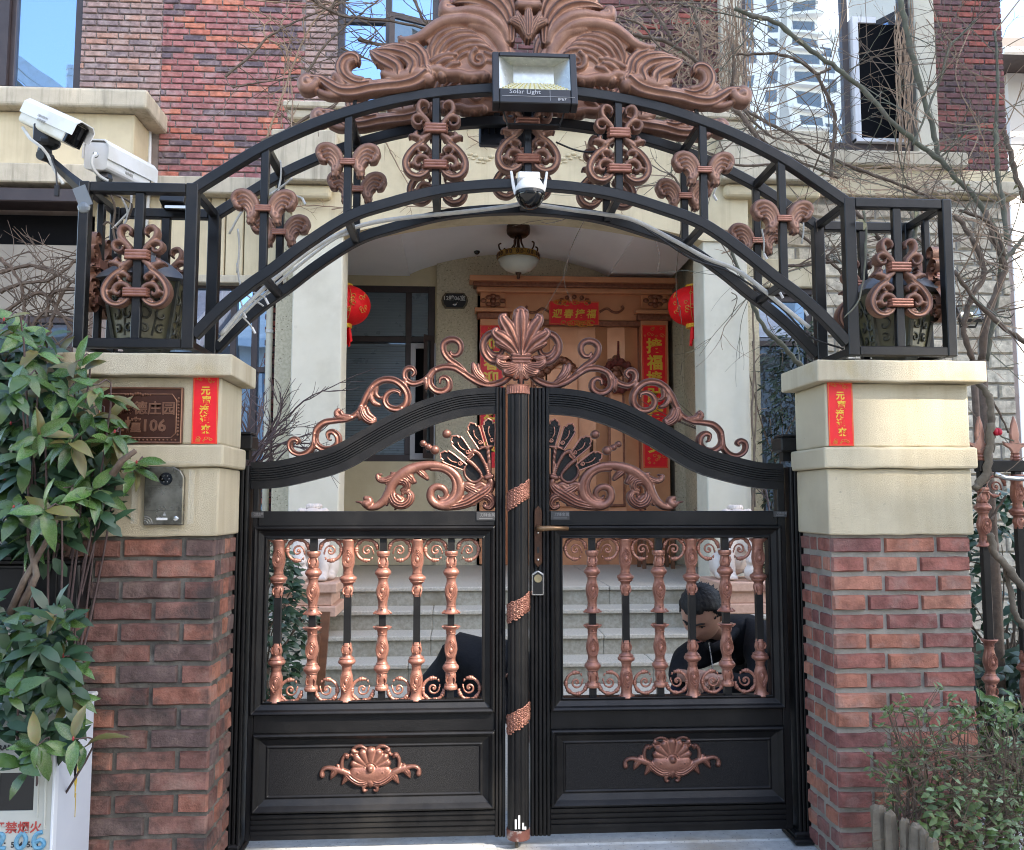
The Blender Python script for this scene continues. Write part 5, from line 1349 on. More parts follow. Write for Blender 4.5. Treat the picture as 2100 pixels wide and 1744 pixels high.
lp = [(la,gz(1219)),(la,gz(1176)),(lm,gz(1168)),(lb2,gz(1176)),(lb2,gz(1219))]
lk = ob('lock_case', MB().prism(lp, yh-.014, yh+.004), SILVER, TR[0], bevel=.003)
ob('lock_face', MB().prism([(la+.005,gz(1216)),(la+.005,gz(1178)),(lm,gz(1171.5)),(lb2-.005,gz(1178)),(lb2-.005,gz(1216))], yh-.0155, yh-.0142), BLKP, lk)
lc = MB(); 
lc.add([(lm+.0145*math.cos(i*math.pi/10), yh-.019, gz(1184.5)+.0145*math.sin(i*math.pi/10)) for i in range(20)]+[(lm+.0145*math.cos(i*math.pi/10), yh-.0156, gz(1184.5)+.0145*math.sin(i*math.pi/10)) for i in range(20)], [tuple(range(19,-1,-1))]+[(i,(i+1)%20,(i+1)%20+20,i+20) for i in range(20)])
ob('lock_cylinder', lc, mat('old_brass',(.42,.36,.22),(.3,.25,.15),20,.4,.7), lk)
# maker's plates
for u0,v0,u1,v1,t in ((519,1049,544,1061,TL[0]),(977,1050,1015,1067,TL[0]),(1128,1049,1166,1066,TR[0]),(1581,1049,1608,1061,TR[0])):
    a,b = gx(u0,1055),gx(u1,1055)
    p = ob('maker_plate', MB().box(a,b,G0-.0055,G0-.0022,gz(v1),gz(v0)), mat('plate_grey',(.045,.045,.046),None,8,.4,rr=0), t)
    text('刀锋金属', (b-a)*.2, ((a+b)/2+.006*(1 if b-a > .05 else .5),G0-.006,gz((v0*1.3+v1*.7)/2)), mat('plate_letters',(.20,.20,.20),None,8,.5,rr=0), p, ext=.0003)
    ob('plate_line', MB().box(a+.01,b-.01,G0-.0063,G0-.0056,gz(v1-3),gz(v1-4.2)), mat('plate_letters',(.16,.16,.16),None,8,.5,rr=0), p)
# ================================================================== lamps, cameras and wires on the arch
def place_box(name, u0, v0, u1, v1, y0, y1, m, par, bev=.004, seg=2):
    a, b, z0, z1 = rect(u0, v0, u1, v1, y0)
    return ob(name, MB().box(a,b,y0,y1,z0,z1), m, par, bevel=bev, seg=seg)
LEDM = mat('led_board', (.62,.60,.42), (.55,.53,.36), 200, .35, 0, 0, rr=0)
REFL = mat('lamp_reflector', (.55,.56,.50), (.45,.46,.42), 60, .22, .7, 0)
LETT = mat('pale_lettering', (.42,.42,.42), None, 8, .5, rr=0)
def rounded(x0,x1,z0,z1,r,n=5):
    pts = []
    for cx_,cz_,a0 in ((x1-r,z1-r,0),(x0+r,z1-r,90),(x0+r,z0+r,180),(x1-r,z0+r,270)):
        for i in range(n+1):
            a = R(a0+90*i/n); pts.append((cx_+r*math.cos(a), cz_+r*math.sin(a)))
    return pts
def floodlight(t, c, w, h, tilt, depth=.05, letters=False, rotz=0):
    "housing with a recessed reflector tray behind a clear front; built facing the street, then tilted"
    Mx = Matrix.Translation(c) @ Matrix.Rotation(rotz,4,'Z') @ Matrix.Rotation(tilt,4,'X')
    def tr(mb):
        mb.v = [tuple(Mx @ Vector(p)) for p in mb.v]; return mb
    z0, z1 = -h/2, h/2
    wx = w*.42; wz0 = -h*.22 if letters else -h*.36; wz1 = h*.41
    fr = MB()
    fr.box(-w/2,-wx,0,depth,z0,z1).box(wx,w/2,0,depth,z0,z1).box(-wx,wx,0,depth,z0,wz0).box(-wx,wx,0,depth,wz1,z1)
    f = ob('housing', tr(fr), BLKP, t, bevel=.003)
    bx = wx*.58; bz0 = wz0+(wz1-wz0)*.44
    tray = MB(); F = [(-wx,.004,wz0),(wx,.004,wz0),(wx,.004,wz1),(-wx,.004,wz1)]; Bk = [(-bx,depth*.9,bz0),(bx,depth*.9,bz0),(bx,depth*.9,wz1*.98),(-bx,depth*.9,wz1*.98)]
    tray.add(F+Bk, [(1,2,6,5),(2,3,7,6),(3,0,4,7),(4,5,6,7)])
    ob('reflector', tr(tray), REFL, t)
    led = MB()
    led.add([F[0],F[1],Bk[1],Bk[0]], [(0,1,2,3)])
    ob('led_board', tr(led), LEDM, t)
    dots = MB()
    for j in range(5):
        for i in range(13):
            s = (j+.5)/5; y = .004+(depth*.9-.004)*s; zz = wz0+(bz0-wz0)*s; hw = wx+(bx-wx)*s
            x = -hw*.93+hw*1.86*i/12; dots.ball((x,y-.001,zz+.002), .0035*(1-.4*s)*w/.3, 6, 4, 1.2, 1, .5)
    o = ob('led_chips', tr(dots), mat('led_chip',(.75,.66,.30),None,8,.4,rr=0), t); o['kind'] = 'stuff'
    fin = MB()
    for i in range(9): x = -w*.32+w*.64*i/8; fin.box(x-.003,x+.003,depth+.0125,depth+.03,z0*.7,z1*1.03)
    fin.box(-w*.34,w*.34,depth+.001,depth+.012,z0*.6,z1*.9)
    ob('cooling_fin', tr(fin), mat('grey_blue_fin',(.16,.20,.27),None,8,.45,rr=0), t)
    ob('bracket', tr(MB().bar((-w*.47,depth*.5,-.01),(-w*.3,depth+.05,-h*.62),.018,.005,(1,0,0)).bar((w*.47,depth*.5,-.01),(w*.3,depth+.05,-h*.62),.018,.005,(1,0,0)).box(-w*.31,w*.31,depth+.03,depth+.055,-h*.63,-h*.6)), BLKP, t)
    return Mx
p = W(1097, 159, -.40)
sl = thing('solar_floodlight', 'black solar floodlight tilted down at the top middle of the arch', 'floodlight', p)
Mx = floodlight(sl, p, .292, .214, R(-14), .05, True)
def ltext(s, size, x, z, y=-.0012):
    o = text(s, size, (0,0,0), LETT, sl, ext=.0003)
    o.matrix_local = Matrix.Translation(-Vector(p)) @ Mx @ Matrix.Translation((x,y,z))
ltext('Solar Light', .025, -.035, -.064); ltext('IP67', .017, .092, -.09)
ln = MB().box(-.115,.135,-.0012,.0002,-.0805,-.0795).box(.05,.051,-.0012,.0002,-.096,-.052); ln.v = [tuple(Mx @ Vector(a)) for a in ln.v]; ob('printed_line', ln, LETT, sl)
p2_ = W(1040, 262, .12); s2 = thing('solar_floodlight', 'floodlight seen from behind the rear arch, under the front one', 'floodlight', p2_)
ob('housing', MB().box(p2_.x-.115,p2_.x+.115,.05,.09,p2_.z-.10,p2_.z+.09), mat('blue_black_housing',(.016,.022,.034),(.03,.04,.06),7,.35), s2, bevel=.006)
fb = MB()
for i in range(9): x = p2_.x-.1+.2*i/8; fb.box(x-.003,x+.003,.03,.05,p2_.z-.06,p2_.z+.07)
ob('cooling_fin', fb, BLKP, s2)
p = W(1990, 640, 4.2); s3 = thing('wall_floodlight', 'small square floodlight on the stone wall at the right', 'floodlight', p)
floodlight(s3, p, .225, .16, R(-25), .05, False)
# PTZ dome camera
p = W(1087, 392, YA-.06); pc = thing('dome_camera', 'white and black dome camera with two aerials under the arch', 'security camera', p)
s_ = 1/PXM(YA-.06)
ob('mount_block', MB().box(p.x-26*s_,p.x+20*s_,p.y-.03,p.y+.05,p.z+20*s_,p.z+36*s_), WHITE, pc, bevel=.004)
ob('white_shell', MB().lathe([(16*s_,25*s_),(24*s_,20*s_),(30*s_,8*s_),(32*s_,-2*s_),(31*s_,-4*s_)][::-1], p, 24), WHITE, pc, smooth=True)
ob('dome', MB().lathe([(31*s_*math.cos(R(a)),-4*s_-36*s_*math.sin(R(a))) for a in (88,75,60,45,30,15,0)], p, 24), GLOSSB, pc, smooth=True)
ob('collar_band', MB().lathe([(31.6*s_,-10*s_),(31.6*s_,-4*s_)], p, 24), BLKP, pc)
for d in (-1,1): ob('aerial', MB().tube([(p.x-2*s_+d*28*s_,p.y,p.z-8*s_),(p.x-2*s_+d*33*s_,p.y,p.z+10*s_),(p.x-2*s_+d*38*s_,p.y,p.z+42*s_)], [4*s_,3.6*s_,2.6*s_], 8), WHITE, pc)

# bullet cameras on the left end of the arch
def bullet(t, c, ax, L, w, h, up=(0,0,1), face=True, roof=WHITE, sticker=None, body=WHITE_D):
    ax = Vector(ax).normalized(); sd = ax.cross(Vector(up)).normalized(); u2 = sd.cross(ax)
    Mx = Matrix.Identity(4)
    for i in range(3): Mx[i][0] = sd[i]; Mx[i][1] = ax[i]; Mx[i][2] = u2[i]; Mx[i][3] = c[i]
    def tr(mb): mb.v = [tuple(Mx @ Vector(a)) for a in mb.v]; return mb
    o = rounded(-w/2,w/2,-h/2,h/2,w*.18,3)
    bdy = MB().prism(o, -L*.5, L*.46); ob('body', tr(bdy), body, t, bevel=.002)
    ob('front_glass', tr(MB().prism(rounded(-w*.42,w*.42,-h*.42,h*.4,w*.1,3), L*.44, L*.47)), GLOSSB, t)
    ob('front_rim', tr(MB().sweep([(-w*.47,-h*.47),(w*.47,-h*.47),(w*.47,h*.47),(-w*.47,h*.47)], [(0,L*.462),(0,L*.50),(w*.05,L*.50),(w*.05,L*.462)], closed=True)), BLKP, t)
    vis = [(-w*.56,-h*.1),(-w*.56,h*.40),(-w*.36,h*.60),(w*.36,h*.60),(w*.56,h*.40),(w*.56,-h*.1),(w*.52,-h*.1),(w*.52,h*.38),(w*.34,h*.555),(-w*.34,h*.555),(-w*.52,h*.38),(-w*.52,-h*.1)]
    n = len(vis); mbv = MB()
    for k in range(6): pass
    quads = [(0,1,10,11),(1,2,9,10),(2,3,8,9),(3,4,7,8),(4,5,6,7)]
    vs = [(x,y,z) for y in (-L*.52,L*.60) for x,z in vis]
    fs = []
    for qd in quads: fs += [tuple(qd), tuple(i+n for i in qd[::-1])]
    fs += [(i,i+n,(i+1)%n+n,(i+1)%n) for i in range(n)]
    ob('sun_hood', tr(MB().add(vs,fs)), roof, t)
    return Mx, tr
def D3(u,v,Y): return W(u,v,Y)
c1 = D3(108,258,-.27); sc1 = thing('bullet_camera', 'white bullet camera pointing out at the top left on its black arm', 'security camera', c1, 'bullet cameras')
a0_, a1_ = D3(58,233,-.20), D3(163,281,-.34)
Mx, tr = bullet(sc1, (a0_+a1_)/2, a1_-a0_, (a1_-a0_).length*.90, .066, .082, (.25,0,1))
GREYL = mat('grey_lettering', (.24,.23,.20), None, 8, .6, rr=0)
def camtext(sc, Mx, off, par, lines):
    for k, s in enumerate(lines):
        o = text(s, .0125, (0,0,0), GREYL, par, ext=.0002)
        o.matrix_local = Matrix.Translation(-ORG[par]) @ Mx @ off @ Matrix.Translation((0,0,-.014*k))
camtext(None, Mx, Matrix.Translation((.0385,-.01,.006)) @ Matrix.Rotation(R(90),4,'Z'), sc1, ['HIKVISION','海康威视'])
ob('joint', MB().ball(D3(100,292,-.25), .034, 10, 8, 1.2, 1, .8).box(*(lambda p:(p.x-.03,p.x+.03,p.y-.03,p.y+.02,p.z-.02,p.z+.05))(D3(93,288,-.25))), BLKP, sc1, bevel=.004)
ob('joint_knob', MB().tube([D3(82,318,-.29),D3(104,326,-.24)], .017, 10).ball(D3(92,312,-.25), .024, 10, 8), BLKP, sc1)
ob('arm', MB().tube([D3(96,322,-.25),D3(140,362,-.25),D3(185,402,-.26)], [.014,.017,.026], 4), BLKP, sc1)
ob('arm_plate', MB().bar(D3(162,384,-.29),D3(178,424,-.29),.045,.008).ball(D3(172,425,-.29), .022, 10, 6, 1, .3, 1), mat('zinc_plate',(.20,.21,.21),None,8,.4,.7,rr=0), sc1)
ob('camera_lead', MB().tube([D3(47,262,-.22),D3(62,285,-.28),D3(86,303,-.3),D3(98,318,-.29),D3(112,350,-.28),D3(130,378,-.28)], .0055, 6), CABLE, sc1)
ob('hanging_lead', MB().tube([D3(106,325,-.29),D3(115,350,-.3),D3(117,382,-.3)], .003, 6).box(*(lambda p:(p.x-.007,p.x+.007,p.y-.005,p.y+.005,p.z-.028,p.z+.01))(D3(117,386,-.3))), CABLE_B, sc1)
c2 = D3(235,345,-.12); sc2 = thing('bullet_camera', 'white bullet camera seen from its back, resting by the arch corner with loose leads', 'security camera', c2, 'bullet cameras')
b0_, b1_ = D3(190,318,-.20), D3(290,368,.10)
Mx2, tr2 = bullet(sc2, (b0_+b1_)/2+Vector((.005,0,0)), b1_-b0_, (b1_-b0_).length*.93, .092, .098, (.1,0,1), roof=WHITE, body=WHITE)
camtext(None, Mx2, Matrix.Translation((.047,-.01,-.012)) @ Matrix.Rotation(R(90),4,'Z'), sc2, ['HIKVISION','海康威视'])
ob('back_socket', MB().ball(D3(196,318,-.23), .011, 8, 6), SILVER, sc2)
ob('back_lead', MB().tube([tuple(a) for a in cr([D3(197,318,-.24),D3(189,325,-.27),D3(191,345,-.27),D3(205,362,-.25),D3(222,372,-.24)],5)], .006, 6), CABLE, sc2)
ob('dark_roof', MB().bar(D3(192,302,-.14),D3(285,345,.12),.09,.01,(.2,.5,1)), mat('dark_slate',(.03,.03,.035),None,8,.6,rr=0), sc2)
ob('ball_mount', MB().ball(D3(214,368,-.15), .03, 8, 6).box(*(lambda p:(p.x-.012,p.x+.012,p.y-.012,p.y+.012,p.z-.06,p.z+.0))(D3(214,368,-.15))), BLKP, sc2)
# little solar panel on the left box
sp_ = D3(355,415,-.10); pn = thing('solar_cell', 'small black solar panel lying on the rear rail of the left arch box', 'solar panel', sp_)
ob('panel', MB().bar(D3(332,414,-.05),D3(382,418,-.05),.03,.06,(0,1,-.3)), BLKP, pn, bevel=.003); ob('clip', MB().box(sp_.x-.04,sp_.x+.04,-.07,-.055,sp_.z-.012,sp_.z-.002), SILVER, pn)
# wires
wires = thing('cable_run', 'white and black cables drooping along the lower bars of the arch', 'cable', D3(1080,430,-.1))
def wire(name, pts, r, m, Y=None, par=None, n=6):
    P = [D3(*(p if len(p) > 2 else (*p,Y))) for p in pts]
    return ob(name, MB().tube([tuple(a) for a in cr([tuple(x) for x in P],6)], r, n), m, par or wires, smooth=True)
wire('white_cable', [(452,688),(500,632),(560,575),(640,512),(700,478),(760,458),(840,446),(940,436),(1030,425),(1070,418)], .008, CABLE, -.14)
wire('white_cable', [(448,700),(480,665),(530,615),(600,556),(680,494),(720,478)], .0055, CABLE, -.10)
wire('white_cable', [(1098,420),(1180,432),(1240,440),(1300,452),(1380,492),(1450,530),(1520,560),(1620,640),(1660,672)], .008, CABLE, -.14)
wire('black_cable', [(1110,418),(1200,430),(1290,450),(1340,480),(1420,532),(1500,560),(1600,630),(1660,690),(1730,716)], .004, CABLE_B, -.11)
wire('black_cable', [(1140,292),(1180,308),(1215,312),(1240,300)], .0035, CABLE_B, -.2); wire('black_cable', [(1236,238),(1222,262),(1235,300)], .004, CABLE_B, -.22)
wire('white_cable', [(470,480),(500,430),(540,408),(575,385),(600,366)], .004, CABLE, -.1)
wire('white_cable', [(486,540),(492,580),(500,600),(540,628)], .004, CABLE, -.05); wire('white_cable', [(488,470),(491,510),(486,560)], .004, CABLE, -.05)
for k, pts in enumerate([[(228,400),(236,430),(232,470),(242,510),(262,528)],[(250,405),(262,440),(246,480),(236,520)],[(212,462),(222,456),(240,470),(256,486)],[(270,396),(266,430),(248,452),(230,470)],[(218,396),(246,404),(270,420),(262,450)]]):
    wire('loose_wire', pts, .004, CABLE if k % 2 else TWIG, -.2)
for k, (u,v,du,dv) in enumerate([(490,610,8,30),(497,650,20,22),(520,600,24,12),(575,330,-4,60),(590,395,30,12),(1585,560,14,40),(1640,610,10,26),(1562,470,4,50),(1475,340,-12,60)]):
    wire('string_light', [(u,v),(u+du*.4+3,v+dv*.5),(u+du,v+dv)], .0035, CABLE, -.12)
    c = D3(u+du,v+dv,-.12); ob('bulb', MB().tube([tuple(c),tuple(c+Vector((.012,0,-.022)))], .005, 6), WHITE, wires)
wire('drop_wire', [(1645,420),(1648,470),(1644,500)], .003, CABLE, -.12)
# lanterns on the pillar tops
LG = mat('lantern_glass', (.12,.11,.055), (.075,.07,.04), 14, .35, 0, .2, 60)
LFm = mat('verdigris_bronze', (.05,.05,.042), (.09,.085,.06), 22, .5, .5, .3, 120, c3=(.10,.12,.12), s3=9)
def pillar_lantern(u, label):
    c = Vector((D3(u,690,-.1).x, -.10, 1.692)); t = thing('pillar_lantern', label, 'lantern', c, 'lanterns on the gate pillars')
    ob('base', MB().lathe([(.10,0),(.10,.02),(.07,.035),(.085,.06),(.115,.07),(.12,.08)], c, 6), LFm, t)
    r0, r1, z0, z1 = .105, .145, .082, .29
    for k in range(6):
        a0, a1 = R(60*k+30), R(60*k+90)
        P = lambda r,a,z: (c.x+r*math.cos(a), c.y+r*math.sin(a), c.z+z)
        mb = MB().add([P(r0,a0,z0),P(r0,a1,z0),P(r1,a1,z1),P(r1,a0,z1)], [(0,1,2,3)]); ob('glass_pane', mb, LG, t)
        ob('rib', MB().tube([P(r0+.004,a0,z0),P(r1+.004,a0,z1)], .009, 5), LFm, t)
        m2 = MB(); am = (a0+a1)/2
        for sd in (-1,1):
            for (zc, rr0) in ((.165,.030),(.115,.020),(.225,.024)):
                rad_ = (r0+(r1-r0)*(zc+.02-z0)/(z1-z0))*.885
                pts = [P(rad_, am+sd*R(15)+(rr0*(1-b_/9))*math.cos(b_)/rad_*sd, zc+rr0*(1-b_/9)*math.sin(b_)) for b_ in [k_*.7 for k_ in range(11)]]
                m2.tube(pts, .0045, 5)
        m2.tube([P(r0*.88,am,z0+.01),P((r0+r1)/2*.88,am+R(8),(z0+z1)/2),P(r1*.88,am-R(4),z1-.02)], .004, 5)
        ob('filigree', m2, LFm, t)
    ob('roof', MB().lathe([(.15,.288),(.175,.295),(.16,.315),(.10,.36),(.05,.385),(.02,.40),(.03,.42),(.01,.45)], c, 6), mat('grey_slate_roof_%d'%u,(.10,.11,.13),(.17,.17,.17),9,.5,.3), t)
pillar_lantern(300, 'hexagonal bronze lantern inside the left end of the arch')
pillar_lantern(1835, 'hexagonal bronze lantern inside the right end of the arch')

# ================================================================== papers, plaques and boxes on the pillars
def couplet(t, x0, x1, z0, z1, y, chars, size, deco=True, horizontal=False, seed=0):
    ob('paper', MB().box(x0,x1,y-.0012,y,z0,z1), RED, t)
    w = x1-x0; bd = .035*min(w,z1-z0)
    ob('gold_border', MB().sweep([(x0+bd*.7,z0+bd*.7),(x1-bd*.7,z0+bd*.7),(x1-bd*.7,z1-bd*.7),(x0+bd*.7,z1-bd*.7)], [(0,y-.0012),(0,y-.002),(bd*.5,y-.002),(bd*.5,y-.0012)], closed=True), GOLD2, t)
    n = len(chars)
    if horizontal:
        for i, ch in enumerate(chars): text(ch, size, (x0+w*(i+.5)/n*.92+w*.04, y-.0017, (z0+z1)/2-.005), GOLD, t, bold=size*.025, ext=.0004, shear=.15)
    else:
        top = z1-(z1-z0)*(.14 if n < 7 else .09); bot = z0+(z1-z0)*(.15 if n < 7 else .10)
        for i, ch in enumerate(chars): text(ch, size, ((x0+x1)/2+.004*math.sin(i*2), y-.0017, top-(top-bot)*(i+.5)/n), GOLD, t, bold=size*.03, ext=.0004)
    if deco:
        rng = random.Random(seed); mb = MB()
        for (zc, k) in ((z1-(z1-z0)*.05,9),(z0+(z1-z0)*.06,12)):
            for i in range(k):
                x = x0+w*(.12+.76*rng.random()); z = zc+(z1-z0)*.03*rng.uniform(-1,1); r = w*rng.uniform(.03,.075)
                mb.tube([(x+r*math.cos(a),y-.0018,z+r*.8*math.sin(a)) for a in [j*math.pi/4 for j in range(8)]], w*.011, 4)
        ob('flower_print', mb, GOLD2, t)['kind'] = 'stuff'
for sg, (u0,v0,u1,v1), lab in ((-1,(395,773,447,911),'red paper with gold characters beside the bronze plaque on the left pillar'),(1,(1698,785,1749,915),'red paper with gold characters on the right pillar')):
    a, b, z0, z1 = rect(u0,v0,u1,v1,PF)
    if sg < 0: b = min(b, X0-1.292+half-.004)
    t = thing('red_paper_strip', lab, 'paper strip', ((a+b)/2,PF,z0), 'red paper strips on the pillars')
    couplet(t, a, b, z0, z1, PF-.0012, '元寶滾進來', .031, seed=sg)
a, b, z0, z1 = rect(205,795,377,911,PF)
PLQ = mat('plaque_bronze', (.085,.032,.018), (.055,.020,.012), 9, .38, .5, .1, 100)
PLQ2 = mat('plaque_relief', (.25,.12,.07), (.19,.085,.05), 30, .36, .4)
t = thing('house_plaque', 'dark bronze estate plaque with raised characters on the left pillar', 'plaque', ((a+b)/2,PF,z0))
ob('plate', MB().box(a,b,PF-.014,PF-.0005,z0,z1), PLQ, t, bevel=.003)
def bead(x0,x1,z0,z1,r): return MB().tube([(x0,PF-.015,z0),(x1,PF-.015,z0),(x1,PF-.015,z1),(x0,PF-.015,z1),(x0,PF-.015,z0)], r, 6)
ob('outer_bead', bead(a+.004,b-.004,z0+.004,z1-.004,.004), PLQ2, t)
ob('inner_bead', MB().tube([(a+.03,PF-.015,z0+.02),(b-.035,PF-.015,z0+.02),(b-.02,PF-.015,z0+.035),(b-.02,PF-.015,z1-.045),(b-.035,PF-.015,z1-.024),(a+.03,PF-.015,z1-.024)], .0025, 6), PLQ2, t)
orn = MB()
for i in range(12): orn.ball((b-.013,PF-.016,z0+.03+.011*i), .0042, 7, 5)
for i in range(16): orn.ball((b-.02-.013*i,PF-.016,z0+.013), .0035, 7, 5)
for i in range(-5,6): orn.ball(((a+b)/2-.01+.008*i,PF-.016,z1-.026+.004*math.cos(i)*(1 if abs(i) < 3 else -.3)), .0055-.0004*abs(i), 7, 5)
ob('ornament', orn, PLQ2, t)
text('海德庄园', .046, (W(305,830,PF).x,PF-.0145,W(305,838,PF).z), PLQ2, t, ext=.002, bold=.0008)
text('12幢106', .054, (W(287,870,PF).x,PF-.0145,W(287,872,PF).z), PLQ2, t, ext=.002, bold=.0014)
# video intercom
a, b, z0, z1 = rect(300,958,380,1077,PF)
t = thing('video_intercom', 'tarnished steel video intercom on the left pillar under the plaque', 'intercom', ((a+b)/2,PF,z0))
ob('case', MB().prism([(a,z0),(b,z0),(b,z1-.035),(b-.012,z1-.012),(b-.035,z1),(a,z1)], PF-.022, PF-.0005), STEEL, t, bevel=.003)
ob('camera_eye', MB().add([( (a+b)/2+.006+.021*math.cos(i*math.pi/10), PF-.025, z1-.040+.021*math.sin(i*math.pi/10)) for i in range(20)]+[((a+b)/2+.006+.021*math.cos(i*math.pi/10), PF-.022, z1-.040+.021*math.sin(i*math.pi/10)) for i in range(20)], [tuple(range(19,-1,-1))]+[(i,(i+1)%20,(i+1)%20+20,i+20) for i in range(20)]), GLOSSB, t)
mb = MB()
for i in range(6): mb.ball(((a+b)/2+.006+.011*math.cos(i*math.pi/3), PF-.0255, z1-.040+.011*math.sin(i*math.pi/3)), .0018, 6, 4)
ob('infrared_lamp', mb, SILVER, t)
ob('name_slot', MB().box(a+.043,a+.078,PF-.0235,PF-.0221,z0+.016,z0+.024), WHITE, t, bevel=.001)
ob('call_button', MB().ball((b-.022,PF-.022,z0+.021), .009, 10, 6, 1, .4, 1), SILVER, t)
ob('panel_line', MB().box(a+.005,b-.003,PF-.0226,PF-.0221,z0+.048,z0+.0486).box(a+.005,b-.003,PF-.0226,PF-.0221,z1-.043-.02,z1-.0424-.02), BLKP, t)
mb = MB()
for r in (.012,.019,.026): mb.tube([(a+.004+r*math.cos(R(g_)),PF-.0226,z0+.003+r*math.sin(R(g_))) for g_ in range(5,90,14)], .0016, 5)
ob('wave_mark', mb, SILVER, t)
mb = MB(); mb.prism([(a+.062,z0+.031),(a+.074,z0+.031),(a+.068,z0+.043)], PF-.0226, PF-.0221); ob('bell_mark', mb, SILVER, t)
HOOD = bpy.data.materials.new('clear_hood'); HOOD.use_nodes = True
Bn = HOOD.node_tree.nodes['Principled BSDF']; Bn.inputs['Base Color'].default_value = (.85,.84,.72,1); Bn.inputs['Roughness'].default_value = .12; Bn.inputs['Alpha'].default_value = .12
mb = MB(); hx0, hx1 = a-.028, b+.026
for (p_, r_) in (((hx0,z0+.004),(hx0,z1+.012)),((hx1,z0+.004),(hx1,z1-.01))):
    mb.box(p_[0]-.003,p_[0]+.003,PF-.045,PF-.0005,p_[1],r_[1])
mb.box(hx0-.003,hx1+.003,PF-.05,PF-.0005,z1+.0125,z1+.016)
ob('rain_hood', mb, HOOD, t)
# letter box
a, b, z0, z1 = rect(-40,1157,161,1254,PF-.08)
t = thing('letter_box', 'black letter box behind the branches at the left', 'letter box', ((a+b)/2,PF-.08,z0))
ob('box', MB().box(a,b,PF-.08,PF+.05,z0,z1), BLKP, t, bevel=.006); ob('lid', MB().box(a-.005,b+.005,PF-.095,PF+.05,z1+.0005,z1+.014), BLACK, t, bevel=.004)
ob('door', MB().box(a+.01,W(117,1200,PF-.08).x,PF-.085,PF-.0805,z0+.012,z1-.012), BLACK, t, bevel=.002)
# gas meter cabinet
YG = -.62
xr_g = W(111,1600,YG).x; zg1 = W(60,1470,YG).z; zg0 = -.15
xl_g = xr_g-.36
t = thing('gas_meter_box', 'white gas meter cabinet with a small window at the lower left', 'gas meter box', ((xl_g+xr_g)/2,YG,zg0))
CAB = mat('cabinet_white', (.50,.52,.48), (.46,.48,.44), 4, .45, 0, .05, 30, c3=(.40,.41,.36), s3=3)
yb_ = YG+.26
wz0, wz1 = W(40,1637,YG).z, W(40,1585,YG).z; wx0, wx1 = W(-2,1610,YG).x, W(70,1610,YG).x
mb = MB(); wall_with_holes(mb, xl_g, xr_g, zg0, zg1, YG, YG+.012, [(wx0,wx1,W(40,1639,YG).z-.012,wz1)])
wz0 = W(40,1663,YG).z
mb = MB(); wall_with_holes(mb, xl_g, xr_g, zg0, zg1, YG, YG+.012, [(wx0,wx1,wz0,wz1)])
ob('door', mb, CAB, t)
ob('body', MB().box(xr_g-.004,xr_g+.0,YG+.0125,yb_,zg0,zg1).box(xl_g,xl_g+.004,YG+.0125,yb_,zg0,zg1).box(xl_g,xr_g,yb_,yb_+.004,zg0,zg1), mat('cabinet_side',(.56,.60,.66),(.52,.56,.62),3,.4,0,0,spec=.5), t)
ob('edge_bead', MB().box(xr_g-.003,xr_g+.005,YG-.006,YG+.02,zg0,zg1), mat('cabinet_edge',(.66,.70,.74),None,8,.4,rr=0), t, bevel=.002)
ob('top', MB().box(xl_g-.01,xr_g+.01,YG-.012,yb_+.01,zg1+.0005,zg1+.015), mat('cabinet_top',(.62,.64,.64),(.5,.52,.5),8,.5), t, bevel=.004)
ob('window_recess', MB().box(wx0-.002,wx1+.002,YG+.04,YG+.05,wz0-.01,wz1+.01), DARKIN, t)
ob('window_pane', MB().box(wx0,wx1,YG+.004,YG+.006,wz0,wz1), GLASS_K, t)
ob('pressed_rib', MB().tube([(wx0-.02,YG-.001,wz1+.04),(wx1+.004,YG-.001,wz1+.04),(wx1+.006,YG-.001,wz1+.03),(wx1+.032,YG-.001,wz1+.016),(wx1+.034,YG-.001,wz0-.05)], .004, 6).tube([(wx1+.012,YG-.001,wz1+.004),(wx1+.012,YG-.001,wz0-.02)], .0025, 6), CAB, t)
ob('meter', MB().box(wx0+.03,wx1-.01,YG+.02,YG+.035,wz0+.025,wz0+.07), mat('meter_grey',(.05,.055,.06),None,8,.4,rr=0), t, bevel=.004)
hs_ = MB(); n = 14
ring_y = [(YG+.14+.010*math.cos(i*2*math.pi/n)*1.0, W(145,1560,YG+.14).z+.055*math.sin(i*2*math.pi/n)) for i in range(n)]
hs_.add([(xr_g+.0015,y,z) for y,z in ring_y]+[(xr_g+.0003,y,z) for y,z in ring_y], [tuple(range(n))]+[(i,(i+1)%n,(i+1)%n+n,i+n) for i in range(n)])
hs_.v = [(x,y,z+.0*y) for x,y,z in hs_.v]
ob('slot', hs_, DARKIN, t)
ym = YG+.145; zm = W(145,1560,YG+.14).z
ob('foam_drip', MB().ball((xr_g+.001,ym,zm-.062), .009, 8, 6, .3, 1, 1.6).tube([(xr_g+.001,ym,zm-.07),(xr_g+.001,ym-.002,zm-.11)], [.003,.001], 5).tube([(xr_g+.001,ym+.011,zm-.02),(xr_g+.001,ym+.012,zm-.05)], .0025, 5).tube([(xr_g+.001,ym+.005,zm-.1),(xr_g+.001,ym+.005,zm-.17)], .0012, 5), mat('yellow_foam',(.50,.36,.05),None,8,.8,rr=0), t)
REDT = mat('red_lettering', (.42,.06,.05), None, 8, .6, rr=0); BLUET = mat('blue_spray', (.08,.26,.42), (.14,.33,.45), 40, .7, rr=0); BLKT = mat('black_lettering', (.03,.035,.04), None, 8, .6, rr=0)
